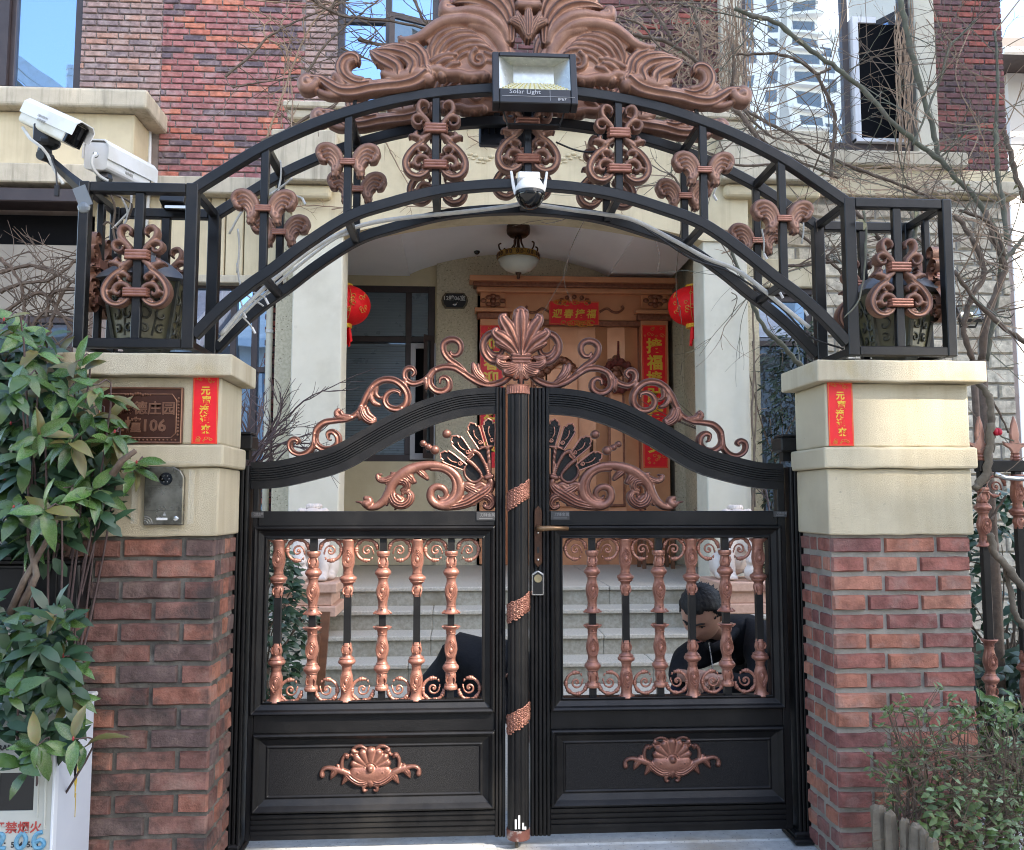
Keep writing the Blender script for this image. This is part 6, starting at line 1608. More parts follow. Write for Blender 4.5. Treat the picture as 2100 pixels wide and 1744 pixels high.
for s, u, v, sz, m in (('燃',58,1516,.034,BLKT),('气',16,1516,.034,BLKT),('RAN QI G',30,1534,.021,BLKT),('严禁烟火',36,1697,.034,REDT),('热线：5143533',26,1732,.022,BLKT)):
    p = W(u,v,YG); text(s, sz, (p.x,YG-.0012,p.z), m, t, ext=.0004, bold=.0006)
mb = MB()
def spray(pts): mb.tube([(lambda p:(p.x,YG-.0015,p.z))(W(u,v,YG)) for u,v in [x[:2] for x in cr(pts,5)]], .0065, 6)
spray([(0,1718),(2,1710),(8,1716),(2,1730),(-4,1738),(12,1740)])
spray([(48,1708),(38,1716),(34,1730),(40,1740),(50,1734),(54,1720),(48,1708)])
spray([(88,1706),(76,1710),(70,1724),(74,1738),(86,1738),(91,1729),(84,1722),(74,1727)])
ob('sprayed_number', mb, BLUET, t)

# ================================================================== porch fittings
def lantern(u, v, Y, lab):
    c = W(u,v,Y); k = 1/PXM(Y); t = thing('red_lantern', lab, 'lantern', c, 'red lanterns hanging in the porch')
    n = 28; mb = MB(); prof = [(58*k*max(.12,math.cos(R(a)))**.75, 41*k*math.sin(R(a))) for a in range(-78,79,12)]
    m = len(prof)
    for i,(r,z) in enumerate(prof):
        for j in range(n):
            a = 2*math.pi*j/n; rr = r*(1-.012*(j%2)); mb.v.append((c.x+rr*math.cos(a),c.y+rr*math.sin(a),c.z+z))
    mb.f = [(i*n+j,i*n+(j+1)%n,(i+1)*n+(j+1)%n,(i+1)*n+j) for i in range(m-1) for j in range(n)]
    ob('silk_body', mb, LANT, t, smooth=True)
    for z in (40,-43): ob('gold_cap', MB().lathe([(20*k,-4*k),(21*k,-1*k),(20*k,1*k),(21*k,4*k),(18*k,5*k)], c+Vector((0,0,z*k)), 20), GOLD, t)
    tas = MB(); rng = random.Random(5)
    for i in range(26):
        a = rng.random()*6.28; r = 17*k*rng.random()**.5; tas.tube([(c.x+r*math.cos(a),c.y+r*math.sin(a),c.z-46*k),(c.x+r*1.25*math.cos(a),c.y+r*1.25*math.sin(a),c.z-(72+14*rng.random())*k)], 1.6*k, 4)
    ob('tassel', tas, LANT, t)
    ob('cord', MB().tube([(c.x,c.y,c.z+44*k),(c.x,c.y,3.74)], 1.2*k, 5), LANT, t)
    gp = MB(); rng = random.Random(8)
    for ang in (-150,-90,-35,-120,-60):
        for i in range(7):
            a = R(ang+rng.uniform(-9,9)); el = R(rng.uniform(-28,30)); r = 58*k*math.cos(el)**.75*1.004; rr = rng.uniform(2.5,5)*k
            p0 = Vector((c.x+r*math.cos(a), c.y+r*math.sin(a), c.z+41*k*math.sin(el)*1.0)); tg = Vector((-math.sin(a),math.cos(a),0))
            gp.tube([p0+tg*rr*math.cos(b_)+Vector((0,0,rr*math.sin(b_))) for b_ in [q_*math.pi/3 for q_ in range(6)]], 1.0*k, 4)
    for a in (-115,-65):
        gp.tube([(c.x+58.6*k*math.cos(R(e))**.75*math.cos(R(a)),c.y+58.6*k*math.cos(R(e))**.75*math.sin(R(a)),c.z+41*k*math.sin(R(e))) for e in range(-66,67,12)], .8*k, 4)
    ob('gold_print', gp, GOLD2, t)
lantern(702, 627, 4.75, 'red silk lantern with gold flowers half hidden by the left porch column')
lantern(1426, 628, 4.75, 'red silk lantern with gold flowers half hidden by the right porch column')
# ceiling lamp
c = W(1063, 520, 5.35); k = 1/PXM(5.35)
t = thing('ceiling_lamp', 'bronze ceiling lamp with frosted bowl above the front door', 'ceiling lamp', c)
ztop_ = c.z+52*k
ob('canopy', MB().lathe([(18*k,-8*k),(24*k,-2*k),(25*k,6*k),(24*k,24*k)], (c.x,c.y,c.z+44*k), 20), BRONZE, t, smooth=True)
for i in range(6):
    a = R(60*i+15); pts = [(6,38),(8,22),(16,8),(30,0),(40,4),(43,14),(38,18)]
    ob('arm', MB().tube([(c.x+r*k*math.cos(a),c.y+r*k*math.sin(a),c.z+z*k) for r,z in [x[:2] for x in cr(pts,4)]], 1.7*k, 6), BRONZE, t, smooth=True)
ob('stem', MB().tube([(c.x,c.y,c.z-10*k),(c.x,c.y,c.z+40*k)], 2*k, 8), BRONZE, t)
ob('brass_ring', MB().lathe([(43*k,-14*k),(44.5*k,-13*k),(44.5*k,-1*k),(43*k,0)], c, 28), mat('old_gold',(.42,.25,.06),(.2,.11,.03),60,.35,.7), t)
fl = MB()
for i in range(12):
    a = 2*math.pi*i/12
    for dd in (-.1,.1): fl.tube([(c.x+45*k*math.cos(a+dd+.05*math.cos(b_)),c.y+45*k*math.sin(a+dd+.05*math.cos(b_)),c.z-7*k+4*k*math.sin(b_)) for b_ in [q_*math.pi/4 for q_ in range(9)]], .9*k, 4)
ob('ring_filigree', fl, BRONZE, t)
ob('glass_bowl', MB().lathe([(2*k,-42*k),(14*k,-41*k),(28*k,-35*k),(38*k,-26*k),(43*k,-14.5*k)], c, 28), FROST, t, smooth=True)
ob('finial', MB().lathe([(2*k,-55*k),(4*k,-52*k),(3*k,-47*k),(7*k,-42*k),(6*k,-40*k)], c, 14), BRONZE, t, smooth=True)
# porch dome camera
c = W(976, 516, 6.2); k = 1/PXM(6.2); t = thing('porch_camera', 'small white dome camera under the porch ceiling', 'security camera', c)
ob('base', MB().lathe([(10*k,0),(11*k,4*k),(10*k,12*k),(4*k,13*k)], c, 18), WHITE, t, smooth=True); ob('eye', MB().ball(c+Vector((2*k,-2*k,-1*k)), 6.5*k, 14, 8), GLOSSB, t, smooth=True)
# room number plate
a, b, z0, z1 = rect(905,601,960,633,YB-.02); xm_, zm_ = (a+b)/2, (z0+z1)/2
t = thing('room_number_plate', 'dark shaped room number plate beside the front door', 'number plate', (xm_,YB,z0))
def pl_shape(s): 
    w, h = (b-a)/2*s, (z1-z0)/2*s
    return [(xm_+x*w, zm_+y*h) for x,y in ((-.72,-1),(.72,-1),(.8,-.75),(.92,-.55),(1,0),(.92,.55),(.8,.75),(.72,1),(-.72,1),(-.8,.75),(-.92,.55),(-1,0),(-.92,-.55),(-.8,-.75))]
ob('frame', MB().prism(pl_shape(1), YB-.02, YB-.0005), mat('olive_bronze',(.16,.13,.08),(.1,.08,.05),20,.4,.6), t); ob('plate', MB().prism(pl_shape(.86), YB-.024, YB-.0203), BLKP, t)
text('12幢06室', .062, (xm_,YB-.0245,zm_+.03), mat('silver_letters',(.55,.55,.52),None,8,.4,rr=0), t, ext=.001, bold=.001); 
ob('swan_mark', MB().ball((xm_,YB-.0245,zm_-.045), .02, 8, 5, 1.2, .1, .5).tube([(xm_+.015,YB-.0245,zm_-.04),(xm_+.03,YB-.0245,zm_-.02)], .004, 5), SILVER, t)
# couplets round the door
a, b, z0, z1 = rect(1127,617,1230,665,YB-.14)
t = thing('door_banner', 'red and gold horizontal banner over the front door', 'banner', ((a+b)/2,YB-.13,z0)); couplet(t, a, b, z0, z1, YB-.1005, '迎春接福', .108, horizontal=True, seed=3)
for (u0,u1), s_, lab in (((984,1031),'迎春迎喜迎富贵','red and gold vertical couplet on the left door jamb'),((1318,1368),'接福接財接平安','red and gold vertical couplet on the right door jamb')):
    a, b, z0, z1 = rect(u0,667,u1,960,YB-.115)
    t = thing('door_couplet', lab, 'couplet', ((a+b)/2,YB-.115,z0), 'vertical couplets on the door jambs'); couplet(t, a, b, z0, z1, YB-.1125, s_, .178, seed=len(lab))
# stool beside the door
c = W(1345,1158,5.9); t = thing('wooden_stool', 'brown wooden stool beside the right door jamb', 'stool', (c.x,5.9,PZ))
ob('seat', MB().box(c.x-.17,c.x+.17,5.75,6.05,PZ+.42,PZ+.45), WOODB, t, bevel=.006)
for sx_ in (-1,1):
    for sy_ in (-1,1): ob('leg', MB().box(c.x+sx_*.15-.018,c.x+sx_*.15+.018,5.9+sy_*.13-.018,5.9+sy_*.13+.018,PZ+.001,PZ+.419), WOODB, t)
# drain pipes
wp_ = thing('drain_pipe', 'cream drain pipe on the brick strip left of the porch', 'pipe', W(548,800,4.42))
ob('pipe', MB().tube([(W(552,700,4.42).x,4.42,GZ-.05),(W(552,700,4.42).x,4.42,W(548,560,4.42).z)], .03, 12), mat('cream_pipe',(.50,.47,.36),(.44,.41,.31),6,.5), wp_, smooth=True)
for v in (680,860): ob('bracket', MB().lathe([(.034,-.015),(.034,.015)], (W(552,700,4.42).x,4.42,W(552,v,4.42).z), 12), CABLE, wp_)
tag(ob('conduit', MB().tube([tuple(W(*p)) for p in ((285,191,4.0),(300,193,4.2),(307,204,4.45),(307,300,4.46),(305,400,4.40),(300,470,4.38))], .016, 8), WHITE, smooth=True), 'thin white conduit running down from the balcony coping', 'pipe')
# ================================================================== planting
def leaf_mesh(name, L, w, curl, m, rng, n=5):
    "one leaf along +X from the origin, folded along its midrib, tip drooping"
    vs = []; fs = []
    for i in range(n+1):
        t = i/n; ww = w*(math.sin(math.pi*min(1,t*.96+.04))**.75)*(1-.25*t) if 0 < i < n else .0008
        x = L*t; z = -curl*L*t*t
        wob = .06*w*math.sin(5*t+rng.random())
        vs += [(x,-ww/2,z+ww*.22+wob),(x,0,z),(x,ww/2,z+ww*.22-wob)]
    for i in range(n):
        a = 3*i; fs += [(a,a+3,a+4,a+1),(a+1,a+4,a+5,a+2)]
    me = MB().add(vs,fs).mesh(name, True); me.materials.append(m); return me
def frame_to(dirv, up):
    x = Vector(dirv).normalized(); u = Vector(up); z = (u-x*u.dot(x)); z = z.normalized() if z.length > 1e-5 else Vector((0,0,1)); y = z.cross(x)
    Mx = Matrix.Identity(4)
    for i in range(3): Mx[i][0] = x[i]; Mx[i][1] = y[i]; Mx[i][2] = z[i]
    return Mx
def leaf_blob(mb, c, dirv, up, L, w, curl, n=3):
    "a leaf added straight to a joined foliage mesh"
    Mx = Matrix.Translation(c) @ frame_to(dirv, up); vs = []
    for i in range(n+1):
        t = i/n; ww = w*math.sin(math.pi*min(1,t*.94+.06))**.8 if i < n else .001
        vs += [Mx @ Vector((L*t,-ww/2,-curl*L*t*t+ww*.18)), Mx @ Vector((L*t,ww/2,-curl*L*t*t+ww*.18))]
    mb.add(vs, [(2*i,2*i+2,2*i+3,2*i+1) for i in range(n)])
rng = random.Random(42)
def rosette_shrub(t, pts, Yf, L0, w0, mats, per, base, stem_m, limit=10**6, tilt=(.2,.9)):
    vars_ = [leaf_mesh('leaf', 1, w0, c, m, rng) for m in mats for c in (.08,.25,.5)]
    st = MB(); cnt = 0; rest = MB()
    order = sorted(pts, key=lambda p: p[0] < 60)
    for (u,v) in order:
        c = W(u,v,Yf(u,v)); ax = Vector((rng.uniform(-.45,.45), -rng.uniform(.45,1.0), rng.uniform(.15,.9))).normalized()
        mid = c-ax*.06
        path = [base+Vector((rng.uniform(-.06,.06),rng.uniform(-.02,.08),0)), base+(mid-base)*.45+Vector((rng.uniform(-.06,.04),.12,.04)), mid+Vector((0,.05,-.01)), c]
        st.tube([tuple(p) for p in cr([tuple(p) for p in path],4)], [.0055-.0038*i/12 for i in range(13)], 5)
        k = per+rng.randrange(-2,3); a0 = rng.random()*6.28
        for i in range(k):
            a = a0+2*math.pi*i/k+rng.uniform(-.7,.7); el = rng.uniform(tilt[0]-.35, tilt[1])
            s1 = ax.orthogonal().normalized(); s2 = ax.cross(s1)
            d = (s1*math.cos(a)+s2*math.sin(a))*math.cos(el)+ax*math.sin(el)-Vector((0,0,rng.uniform(.1,.6)))
            L = L0*rng.uniform(.6,1.2)
            o = c-ax*rng.uniform(0,.055)
            Mx = Matrix.Translation(o) @ frame_to(d, ax+Vector((rng.uniform(-.5,.5),rng.uniform(-.5,.5),rng.uniform(-.2,.5)))) @ Matrix.Scale(L,4)
            if cnt >= limit:
                leaf_blob(rest, o, d, ax+Vector((rng.uniform(-.5,.5),0,.3)), L, L*w0, .3, 4); continue
            if cnt < limit: inst('leaf', vars_[min(len(vars_)-1, rng.randrange(3)+3*(0 if rng.random() < .86 else len(mats)-1))], Mx, t); cnt += 1
    if rest.v: ob('leaves', rest, mats[0], t, smooth=True)['kind'] = 'stuff'
    ob('stem', st, TWIG_P, t, smooth=True)['kind'] = 'stuff'
    bd = MB()
    for (u,v) in pts[::4]: bd.ball(W(u,v,Yf(u,v)-.008), .0045, 6, 4, .8, .8, 1.4)
    ob('bud', bd, REDBUD, t)['kind'] = 'stuff'
upper = [(8,655),(48,668),(30,700),(78,712),(12,738),(112,730),(55,770),(155,742),(95,790),(20,800),(140,800),(190,790),(62,835),(110,850),(172,840),(215,850),(22,868),(80,890),(142,900),(205,905),(235,885),(40,930),(105,940),(170,955),(10,985),(70,985),(130,1000),(190,1000),(28,1040),(90,1045),(150,1050),(60,1090),(280,948)]
lower = [(112,1262),(20,1270),(40,1345),(130,1345),(85,1395),(20,1415),(140,1425),(60,1450),(110,1480),(25,1500),(75,1530),(150,1515),(40,1565),(120,1305)]
ph = thing('photinia_shrub', 'glossy broadleaf evergreen shrub with red buds in front of the left pillar', 'shrub', W(20,1744,-.45))
pb = Vector((W(-10,1500,-.5).x, -.46, -.12))
rosette_shrub(ph, upper+lower, lambda u,v: -.52-.10*math.sin(u*.07+v*.031)-.06*math.sin(v*.05)-(.14 if v > 1220 else 0), .094, .43, [LEAF, LEAF_O], 8, pb, BARK, 296)
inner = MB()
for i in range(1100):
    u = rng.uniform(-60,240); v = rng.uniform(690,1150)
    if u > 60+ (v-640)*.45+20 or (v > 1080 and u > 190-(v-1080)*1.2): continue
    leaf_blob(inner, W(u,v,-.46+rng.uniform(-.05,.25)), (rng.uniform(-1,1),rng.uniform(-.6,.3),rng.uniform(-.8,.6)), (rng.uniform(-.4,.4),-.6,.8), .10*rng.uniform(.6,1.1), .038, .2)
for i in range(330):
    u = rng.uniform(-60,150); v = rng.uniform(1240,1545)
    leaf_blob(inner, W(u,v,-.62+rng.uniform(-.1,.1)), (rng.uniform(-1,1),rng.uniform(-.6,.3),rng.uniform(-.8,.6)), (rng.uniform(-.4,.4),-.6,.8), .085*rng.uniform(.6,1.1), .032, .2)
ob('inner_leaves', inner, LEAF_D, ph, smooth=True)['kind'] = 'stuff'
for pts in ([(20,1260),(50,1190),(90,1120),(120,1060),(150,1000)],[(40,1255),(75,1180),(60,1110)],[(230,975),(250,945),(278,925)]):
    ob('branch', MB().tube([tuple(W(u,v,-.55)) for u,v in pts], [.012-.002*i for i in range(len(pts))], 6), BARK, ph, smooth=True)

# --- branching twigs
def grow(mb, p, d, L, r, dep, rng, spread=.6, grav=0, nseg=4, kids=(2,3), flat=.5, n=4):
    pts = [Vector(p)]; dd = Vector(d).normalized(); bend = Vector((rng.uniform(-1,1),0,rng.uniform(-1,1)))
    for i in range(nseg):
        dd = (dd+bend*.17+Vector((rng.uniform(-1,1),rng.uniform(-1,1)*flat,rng.uniform(-1,1)))*.09+Vector((0,0,grav))).normalized()
        pts.append(pts[-1]+dd*L/nseg)
    mb.tube([tuple(a) for a in pts], [r*(1-.45*i/nseg) for i in range(nseg+1)], n, caps=False)
    if dep <= 0: return
    for k in range(rng.randint(*kids)):
        i = rng.randint(max(1,nseg//2-1), nseg); q_ = pts[i]
        nd = (dd+Vector((rng.uniform(-1,1),rng.uniform(-1,1)*flat,rng.uniform(-1,1)))*spread).normalized()
        grow(mb, q_, nd, L*rng.uniform(.5,.85), r*.62, dep-1, rng, spread, grav, nseg, kids, flat, n)
def traced(pts, Y, r0, r1, n=6, wob=0):
    P = [W(p[0],p[1],p[2] if len(p) > 2 else Y) for p in pts]
    C_ = [Vector(a) for a in cr([tuple(x) for x in P],5)]
    m = len(C_); rk = random.Random(int(abs(C_[0].x*977+C_[-1].z*331)*10))
    for i in range(1,m-1): C_[i] = C_[i]+Vector((rk.uniform(-1,1),0,rk.uniform(-1,1)))*max(r0,r1)*.45
    return C_, [(r0+(r1-r0)*i/(m-1))*rk.uniform(.86,1.22) for i in range(m)]
# bare bush left of the porch
t = thing('bare_shrub', 'leafless purple brown shrub between the left pillar and the porch column', 'shrub', (W(500,950,1.3).x,1.3,GZ))
r2 = random.Random(5); base = W(500,960,1.3)
mb = MB(); mb.tube([(base.x-.05,1.3,GZ),(base.x-.02,1.3,base.z-.2),tuple(base)], [.03,.024,.018], 6)
ob('trunk', mb, BARK, t)
mb = MB()
for (du,dv) in ((60,-60),(100,-40),(130,-120),(90,-150),(60,-190),(30,-170),(140,-70),(150,-20),(120,30),(10,-150),(80,-100),(40,-110)):
    tip = W(500+du,940+dv,1.3+r2.uniform(-.3,.3)); d = tip-base
    grow(mb, base+Vector((r2.uniform(-.02,.02),0,r2.uniform(-.1,.05))), d, d.length*.62, .008, 3, r2, .55, .03, 4, (2,3), .6)
o = ob('twigs', mb, TWIG_P, t); o['kind'] = 'stuff'
# creeper left of the arch
t = thing('creeper', 'bare tangled creeper on the grey wall above the glossy shrub', 'creeper', W(40,700,.6))
r2 = random.Random(15); mb = MB()
for pts in ([(0,560),(60,545),(110,560),(165,585)],[(0,600),(50,580),(100,575),(150,540),(170,520)],[(10,640),(80,600),(120,640),(165,700)],[(95,650),(110,600),(165,590),(200,560)],[(60,690),(90,640),(150,660),(170,700)],[(0,530),(30,560),(50,620),(40,680)],[(100,700),(105,660),(130,600),(170,560)],[(0,650),(40,655),(100,690)]):
    P, rr = traced(pts, .55, .009, .005); ob('stem', MB().tube([tuple(a) for a in P], rr, 5), BARK, t)
    for k in range(7):
        a = P[r2.randrange(len(P))]; grow(mb, a, (r2.uniform(-1,1),r2.uniform(-.3,.3),r2.uniform(-.6,1)), r2.uniform(.08,.2), .0035, 2, r2, .8, 0, 3, (1,3), .4)
ob('twigs', mb, BARK, t)['kind'] = 'stuff'
# vines over the arch at the left, thin branches against the brick wall
t = thing('bare_vine', 'long bare vine branches crossing the brick wall left of the crest', 'vine', W(700,350,1.2))
Zv = Zm(900,0); r2 = random.Random(25)
tr_list = [([(-200,560),(0,390),(100,280),(300,160),(560,60),(700,0)],.007,TWIG),([(400,-20),(640,110),(1000,150),(1290,215)],.010,BARK),([(640,350),(760,400),(850,440)],.007,TWIG),([(770,285),(860,315),(1050,330)],.011,BARK),
 ([(380,550),(520,340),(700,170),(920,0)],.007,TWIG),([(90,1030),(200,730),(330,380),(450,150),(640,-10)],.006,TWIG_T),([(290,900),(280,650),(240,380),(205,160)],.004,TWIG_T),([(205,930),(215,700),(240,420),(300,200)],.0035,TWIG_T),
 ([(-150,640),(0,610),(200,580),(380,555)],.005,TWIG),([(0,0),(200,20),(420,40),(640,20),(900,30)],.004,TWIG_T),([(240,340),(100,280),(80,200),(140,150),(220,190),(250,260)],.004,TWIG_T),([(650,20),(760,130),(880,200),(960,300),(980,340)],.005,TWIG),
 ([(1170,-10),(1230,120),(1290,210)],.009,BARK),([(60,1030),(250,950),(420,840),(560,800),(620,740)],.010,BARK),([(870,1060),(1000,920),(1070,800)],.006,CABLE),([(600,0),(520,120),(300,160)],.004,TWIG)]
groups_ = {}
for pts, r, m in tr_list:
    P, rr = traced([Zv(*p) for p in pts], 1.0, r, r*.55)
    mb = groups_.setdefault(m.name, (MB(), m))[0]; ob('stem', MB().tube([tuple(a) for a in P], rr, 5), m, t)
    for k in range(9):
        a = P[r2.randrange(len(P))]; grow(mb, a, (r2.uniform(-1,1),r2.uniform(-.4,.4),r2.uniform(-.5,1)), r2.uniform(.05,.22), .0028, 1, r2, .7, 0, 3, (0,2), .4)
for k, (mb, m) in groups_.items(): ob('twigs', mb, m, t)['kind'] = 'stuff'
# --- the climbing rose on the right
t = thing('climbing_rose', 'large leafless climbing rose with arching green and brown stems over the right of the arch', 'tree', (W(1985,1100,.5).x,.5,GZ))
Zr = Zm(2641,0); Zr2 = Zm(2641,750); Zr3 = Zm(1750,0); r2 = random.Random(77)
stems = [
 (Zr,[(-60,60),(60,110),(270,180),(500,370),(690,500),(900,680),(1100,900),(1290,1060),(1430,1160),(1560,1310),(1700,1450),(1830,1650),(1870,1800)],.018,.020,BARK_G,.7),
 (Zr,[(-40,400),(100,400),(240,395),(400,440),(530,540),(640,740),(672,900),(655,1080),(650,1300)],.010,.016,BARK,.9),
 (Zr,[(640,500),(560,540),(530,540)],.012,.010,BARK,.8),
 (Zr,[(1150,-20),(1200,250),(1290,600),(1390,950),(1430,1150)],.022,.020,BARK_G,.75),
 (Zr,[(0,800),(300,960),(500,1080),(700,1180),(900,1260),(1200,1370),(1330,1430),(1500,1500)],.013,.012,BARK,.9),
 (Zr,[(0,830),(120,1000),(300,1130),(460,1200),(700,1300)],.012,.009,BARK,1.0),
 (Zr,[(1700,150),(1600,250),(1500,360),(1450,550),(1330,850),(1240,1060)],.010,.008,BARK_G,.6),
 (Zr,[(1840,900),(1850,1050),(1860,1250),(1900,1500),(1930,1760)],.016,.018,BARK_G,.5),
 (Zr,[(1900,950),(1950,1100),(2000,1300),(2060,1480)],.018,.02,BARK,.6),
 (Zr,[(1840,230),(1860,500),(1855,800),(1850,1050)],.008,.014,BARK_G,.55),
 (Zr2,[(1540,30),(1640,150),(1740,340),(1760,480),(1660,650),(1620,800),(1620,900),(1680,1090)],.015,.018,BARK,.2),
 (Zr2,[(1780,0),(1830,200),(1910,400),(1870,560),(1790,800),(1740,1090)],.016,.026,BARK,.3),
 (Zr2,[(1900,300),(1860,560),(1830,800),(1770,1090)],.012,.020,BARK_G,.35),
 (Zr2,[(1540,440),(1700,650),(1880,830),(2060,960)],.013,.016,BARK,.15),
 (Zr2,[(1580,0),(1760,60),(1860,160),(1910,330)],.010,.012,BARK,.25),
 (Zr2,[(2060,180),(1980,280),(1900,370)],.014,.016,BARK_G,.3),
 (Zr2,[(1700,1240),(1790,1350),(1810,1560),(1810,1760)],.018,.024,WOODG,.05),
 (Zr2,[(1750,1260),(1860,1450),(1940,1620)],.008,.006,BARK,.1),
 (Zm(2641,1500),[(1810,10),(1800,200),(1760,400),(1690,490)],.026,.024,WOODG,.0),
 (Zm(2641,1500),[(1770,400),(1740,560),(1700,640)],.014,.016,WOODG,.05),
 (Zm(2641,1500),[(1800,820),(1840,950),(1950,1090),(2070,1220)],.020,.024,WOODG,-.15),
 (Zm(2641,1500),[(1850,960),(1930,1100),(1960,1300),(2000,1420),(2060,1500)],.014,.018,WOODG,-.12),
 (Zm(2641,1500),[(1810,720),(1860,640),(1920,540)],.009,.007,BARK,.05),
 (Zr2,[(0,560),(60,640),(140,830),(300,1000),(440,1150)],.016,.018,BARK_G,.6),
 (Zr2,[(-130,160),(-30,420),(60,660)],.012,.016,BARK_G,.65),
 (Zr2,[(300,400),(420,405),(560,385),(670,370),(950,390)],.010,.012,BARK,.5),
 (Zr2,[(300,60),(520,260),(700,430),(760,520)],.012,.010,BARK,.6), (Zr2,[(660,90),(800,240),(920,330)],.010,.009,BARK,.5), (Zr2,[(820,0),(940,140),(1000,210)],.014,.013,BARK,.1), (Zr2,[(1080,90),(1260,200),(1400,330)],.012,.012,BARK,.05),
 (Zr2,[(880,0),(900,150),(890,400),(850,640),(740,780)],.007,.004,BARK_G,-.3),
 (Zr,[(1270,1500),(1260,1680),(1240,1760)],.014,.015,BARK_G,-.05),
 (Zr3,[(860,60),(1000,40),(1200,30),(1400,35),(1600,100)],.007,.006,BARK,1.2), (Zr3,[(960,235),(1100,270),(1250,300),(1400,380),(1500,460)],.016,.016,BARK,1.1), (Zr3,[(1080,-20),(1180,90),(1260,200),(1310,290)],.012,.014,BARK,1.2),
 (Zr3,[(900,120),(1080,180),(1200,320),(1300,400),(1480,500)],.008,.007,TWIG,1.0), (Zr3,[(1450,0),(1490,150),(1530,300),(1525,480)],.016,.02,BARK,1.3), (Zr3,[(1500,60),(1640,90),(1900,150),(2060,210)],.006,.005,BARK_G,.9),
 (Zr3,[(1760,330),(1765,480),(1745,640)],.012,.014,BARK,.9), (Zr3,[(1290,1270-0),(1330,1300),(1460,1500)],.008,.008,BARK,.4),(Zr3,[(1130,860),(1300,940),(1370,1050),(1395,1160)],.010,.009,BARK_G,.3),
 (Zr3,[(1750,780),(1860,900),(1950,1040),(1990,1100)],.018,.016,BARK,.7), (Zr3,[(1820,790),(1960,940),(2060,1010)],.010,.010,BARK,.8), (Zr3,[(1450,1070),(1640,1140),(1800,1210),(2040,1200)],.007,.009,BARK,.5),
]
for (zx,zy,Y,r) in ((1740,1090,.3,.020),(1680,1090,.2,.014),(440,1150,.6,.014)):
    a = W(*Zr2(zx,zy),Y); ob('trunk', MB().tube([tuple(a),(a.x+.03,Y+.02,.8),(a.x+.01,Y,GZ-.04)], [r,r*1.15,r*1.4], 8), BARK, t, smooth=True)
gs = {}; allP = []
for Zq, pts, r0, r1, m, Y in stems:
    P, rr = traced([Zq(*p) for p in pts], Y, r0*.62, r1*.62)
    mb = MB(); mb.tube([tuple(a) for a in P], rr, 7)
    ob('stem', mb, m, t, smooth=True)
    allP += [(a,m) for a in P]
tw = {}
for k in range(350):
    a, m = allP[r2.randrange(len(allP))]
    if a.z < 1.75 or (a.x < 1.3 and a.z < 2.25): continue
    m2 = r2.choice([BARK_G, TWIG, TWIG, TWIG_T, m]); mb = tw.setdefault(m2.name, (MB(), m2))[0]
    grow(mb, a, (r2.uniform(-1,1),r2.uniform(-.5,.6),r2.uniform(-.45,1)), r2.uniform(.15,.6), r2.uniform(.0022,.0042), 2, r2, .6, -.01, 6, (1,2), .4, 3)
for k, (mb, m) in tw.items(): ob('twigs', mb, m, t)['kind'] = 'stuff'
mb = MB()
for k in range(26):
    a, m = allP[r2.randrange(len(allP))]
    if a.z > 1.6: leaf_blob(mb, a, (r2.uniform(-1,1),-.3,r2.uniform(-1,.3)), (0,-1,.3), .04, .014, .3)
ob('dry_leaves', mb, LEAF_O, t)['kind'] = 'stuff'
# wall vines: tan strands beside the right windows
t = thing('wall_vine', 'tan dry vine strands hanging beside the right upper window', 'vine', W(1860,400,4.25)); r2 = random.Random(99); mb = MB()
for (ua,ub,n_) in ((1836,1872,34),(1486,1538,40),(1400,1480,46),(1290,1400,36)):
    for k in range(n_):
        u = r2.uniform(ua,ub); v0 = r2.uniform(-40,120); v1 = v0+r2.uniform(120,330) if ua > 1480 else v0+r2.uniform(60,170)
        pts = [(u+r2.uniform(-9,9)*(1 if ua > 1480 else 3), v0+(v1-v0)*i/5) for i in range(6)]
        P, rr = traced(pts, 4.2+r2.uniform(-.12,.1), .006, .004); mb.tube([tuple(a) for a in P], rr, 3, caps=False)
for k in range(60):
    u = r2.uniform(1560,1960); v = r2.uniform(335,400); P, rr = traced([(u,v),(u+r2.uniform(-60,60),v+r2.uniform(-20,30)),(u+r2.uniform(-110,110),v+r2.uniform(-25,30))], 4.1, .006, .004); mb.tube([tuple(a) for a in P], rr, 3, caps=False)
for pts in ([(1905,0),(1930,60),(1960,110),(1920,160),(1880,230),(1890,300)],[(1990,60),(1960,140),(1975,200),(2010,260),(1985,330)],[(1900,40),(1980,140),(2060,170)],[(1920,470),(1915,560),(1925,640)]):
    P, rr = traced(pts, 4.3, .006, .005); mb.tube([tuple(a) for a in P], rr, 4)
o = ob('strands', mb, TWIG_T, t); o['kind'] = 'stuff'
t = thing('porch_vine', 'thin dry vine climbing the right porch column', 'vine', W(1546,1000,3.95)); mb = MB()
for pts, r in (([(1546,1100),(1543,1000),(1548,930),(1541,850),(1547,760),(1544,640),(1551,540)],.011),([(1549,1040),(1546,940),(1551,820),(1543,700)],.008),([(1546,850),(1560,840),(1572,838)],.005),([(1548,745),(1560,728),(1570,726)],.005),([(1330,462),(1352,520),(1348,560)],.004),([(1500,600),(1512,612),(1500,650)],.005),([(1512,610),(1500,618)],.004)):
    P, rr = traced(pts, 3.94, r, r*.7); mb.tube([tuple(a) for a in P], rr, 5)
ob('tendrils', mb, TWIG, t)['kind'] = 'stuff'
mb = MB()
t2 = thing('lintel_vine', 'dry vine tendrils creeping over the cream lintel', 'vine', W(1060,400,3.95))
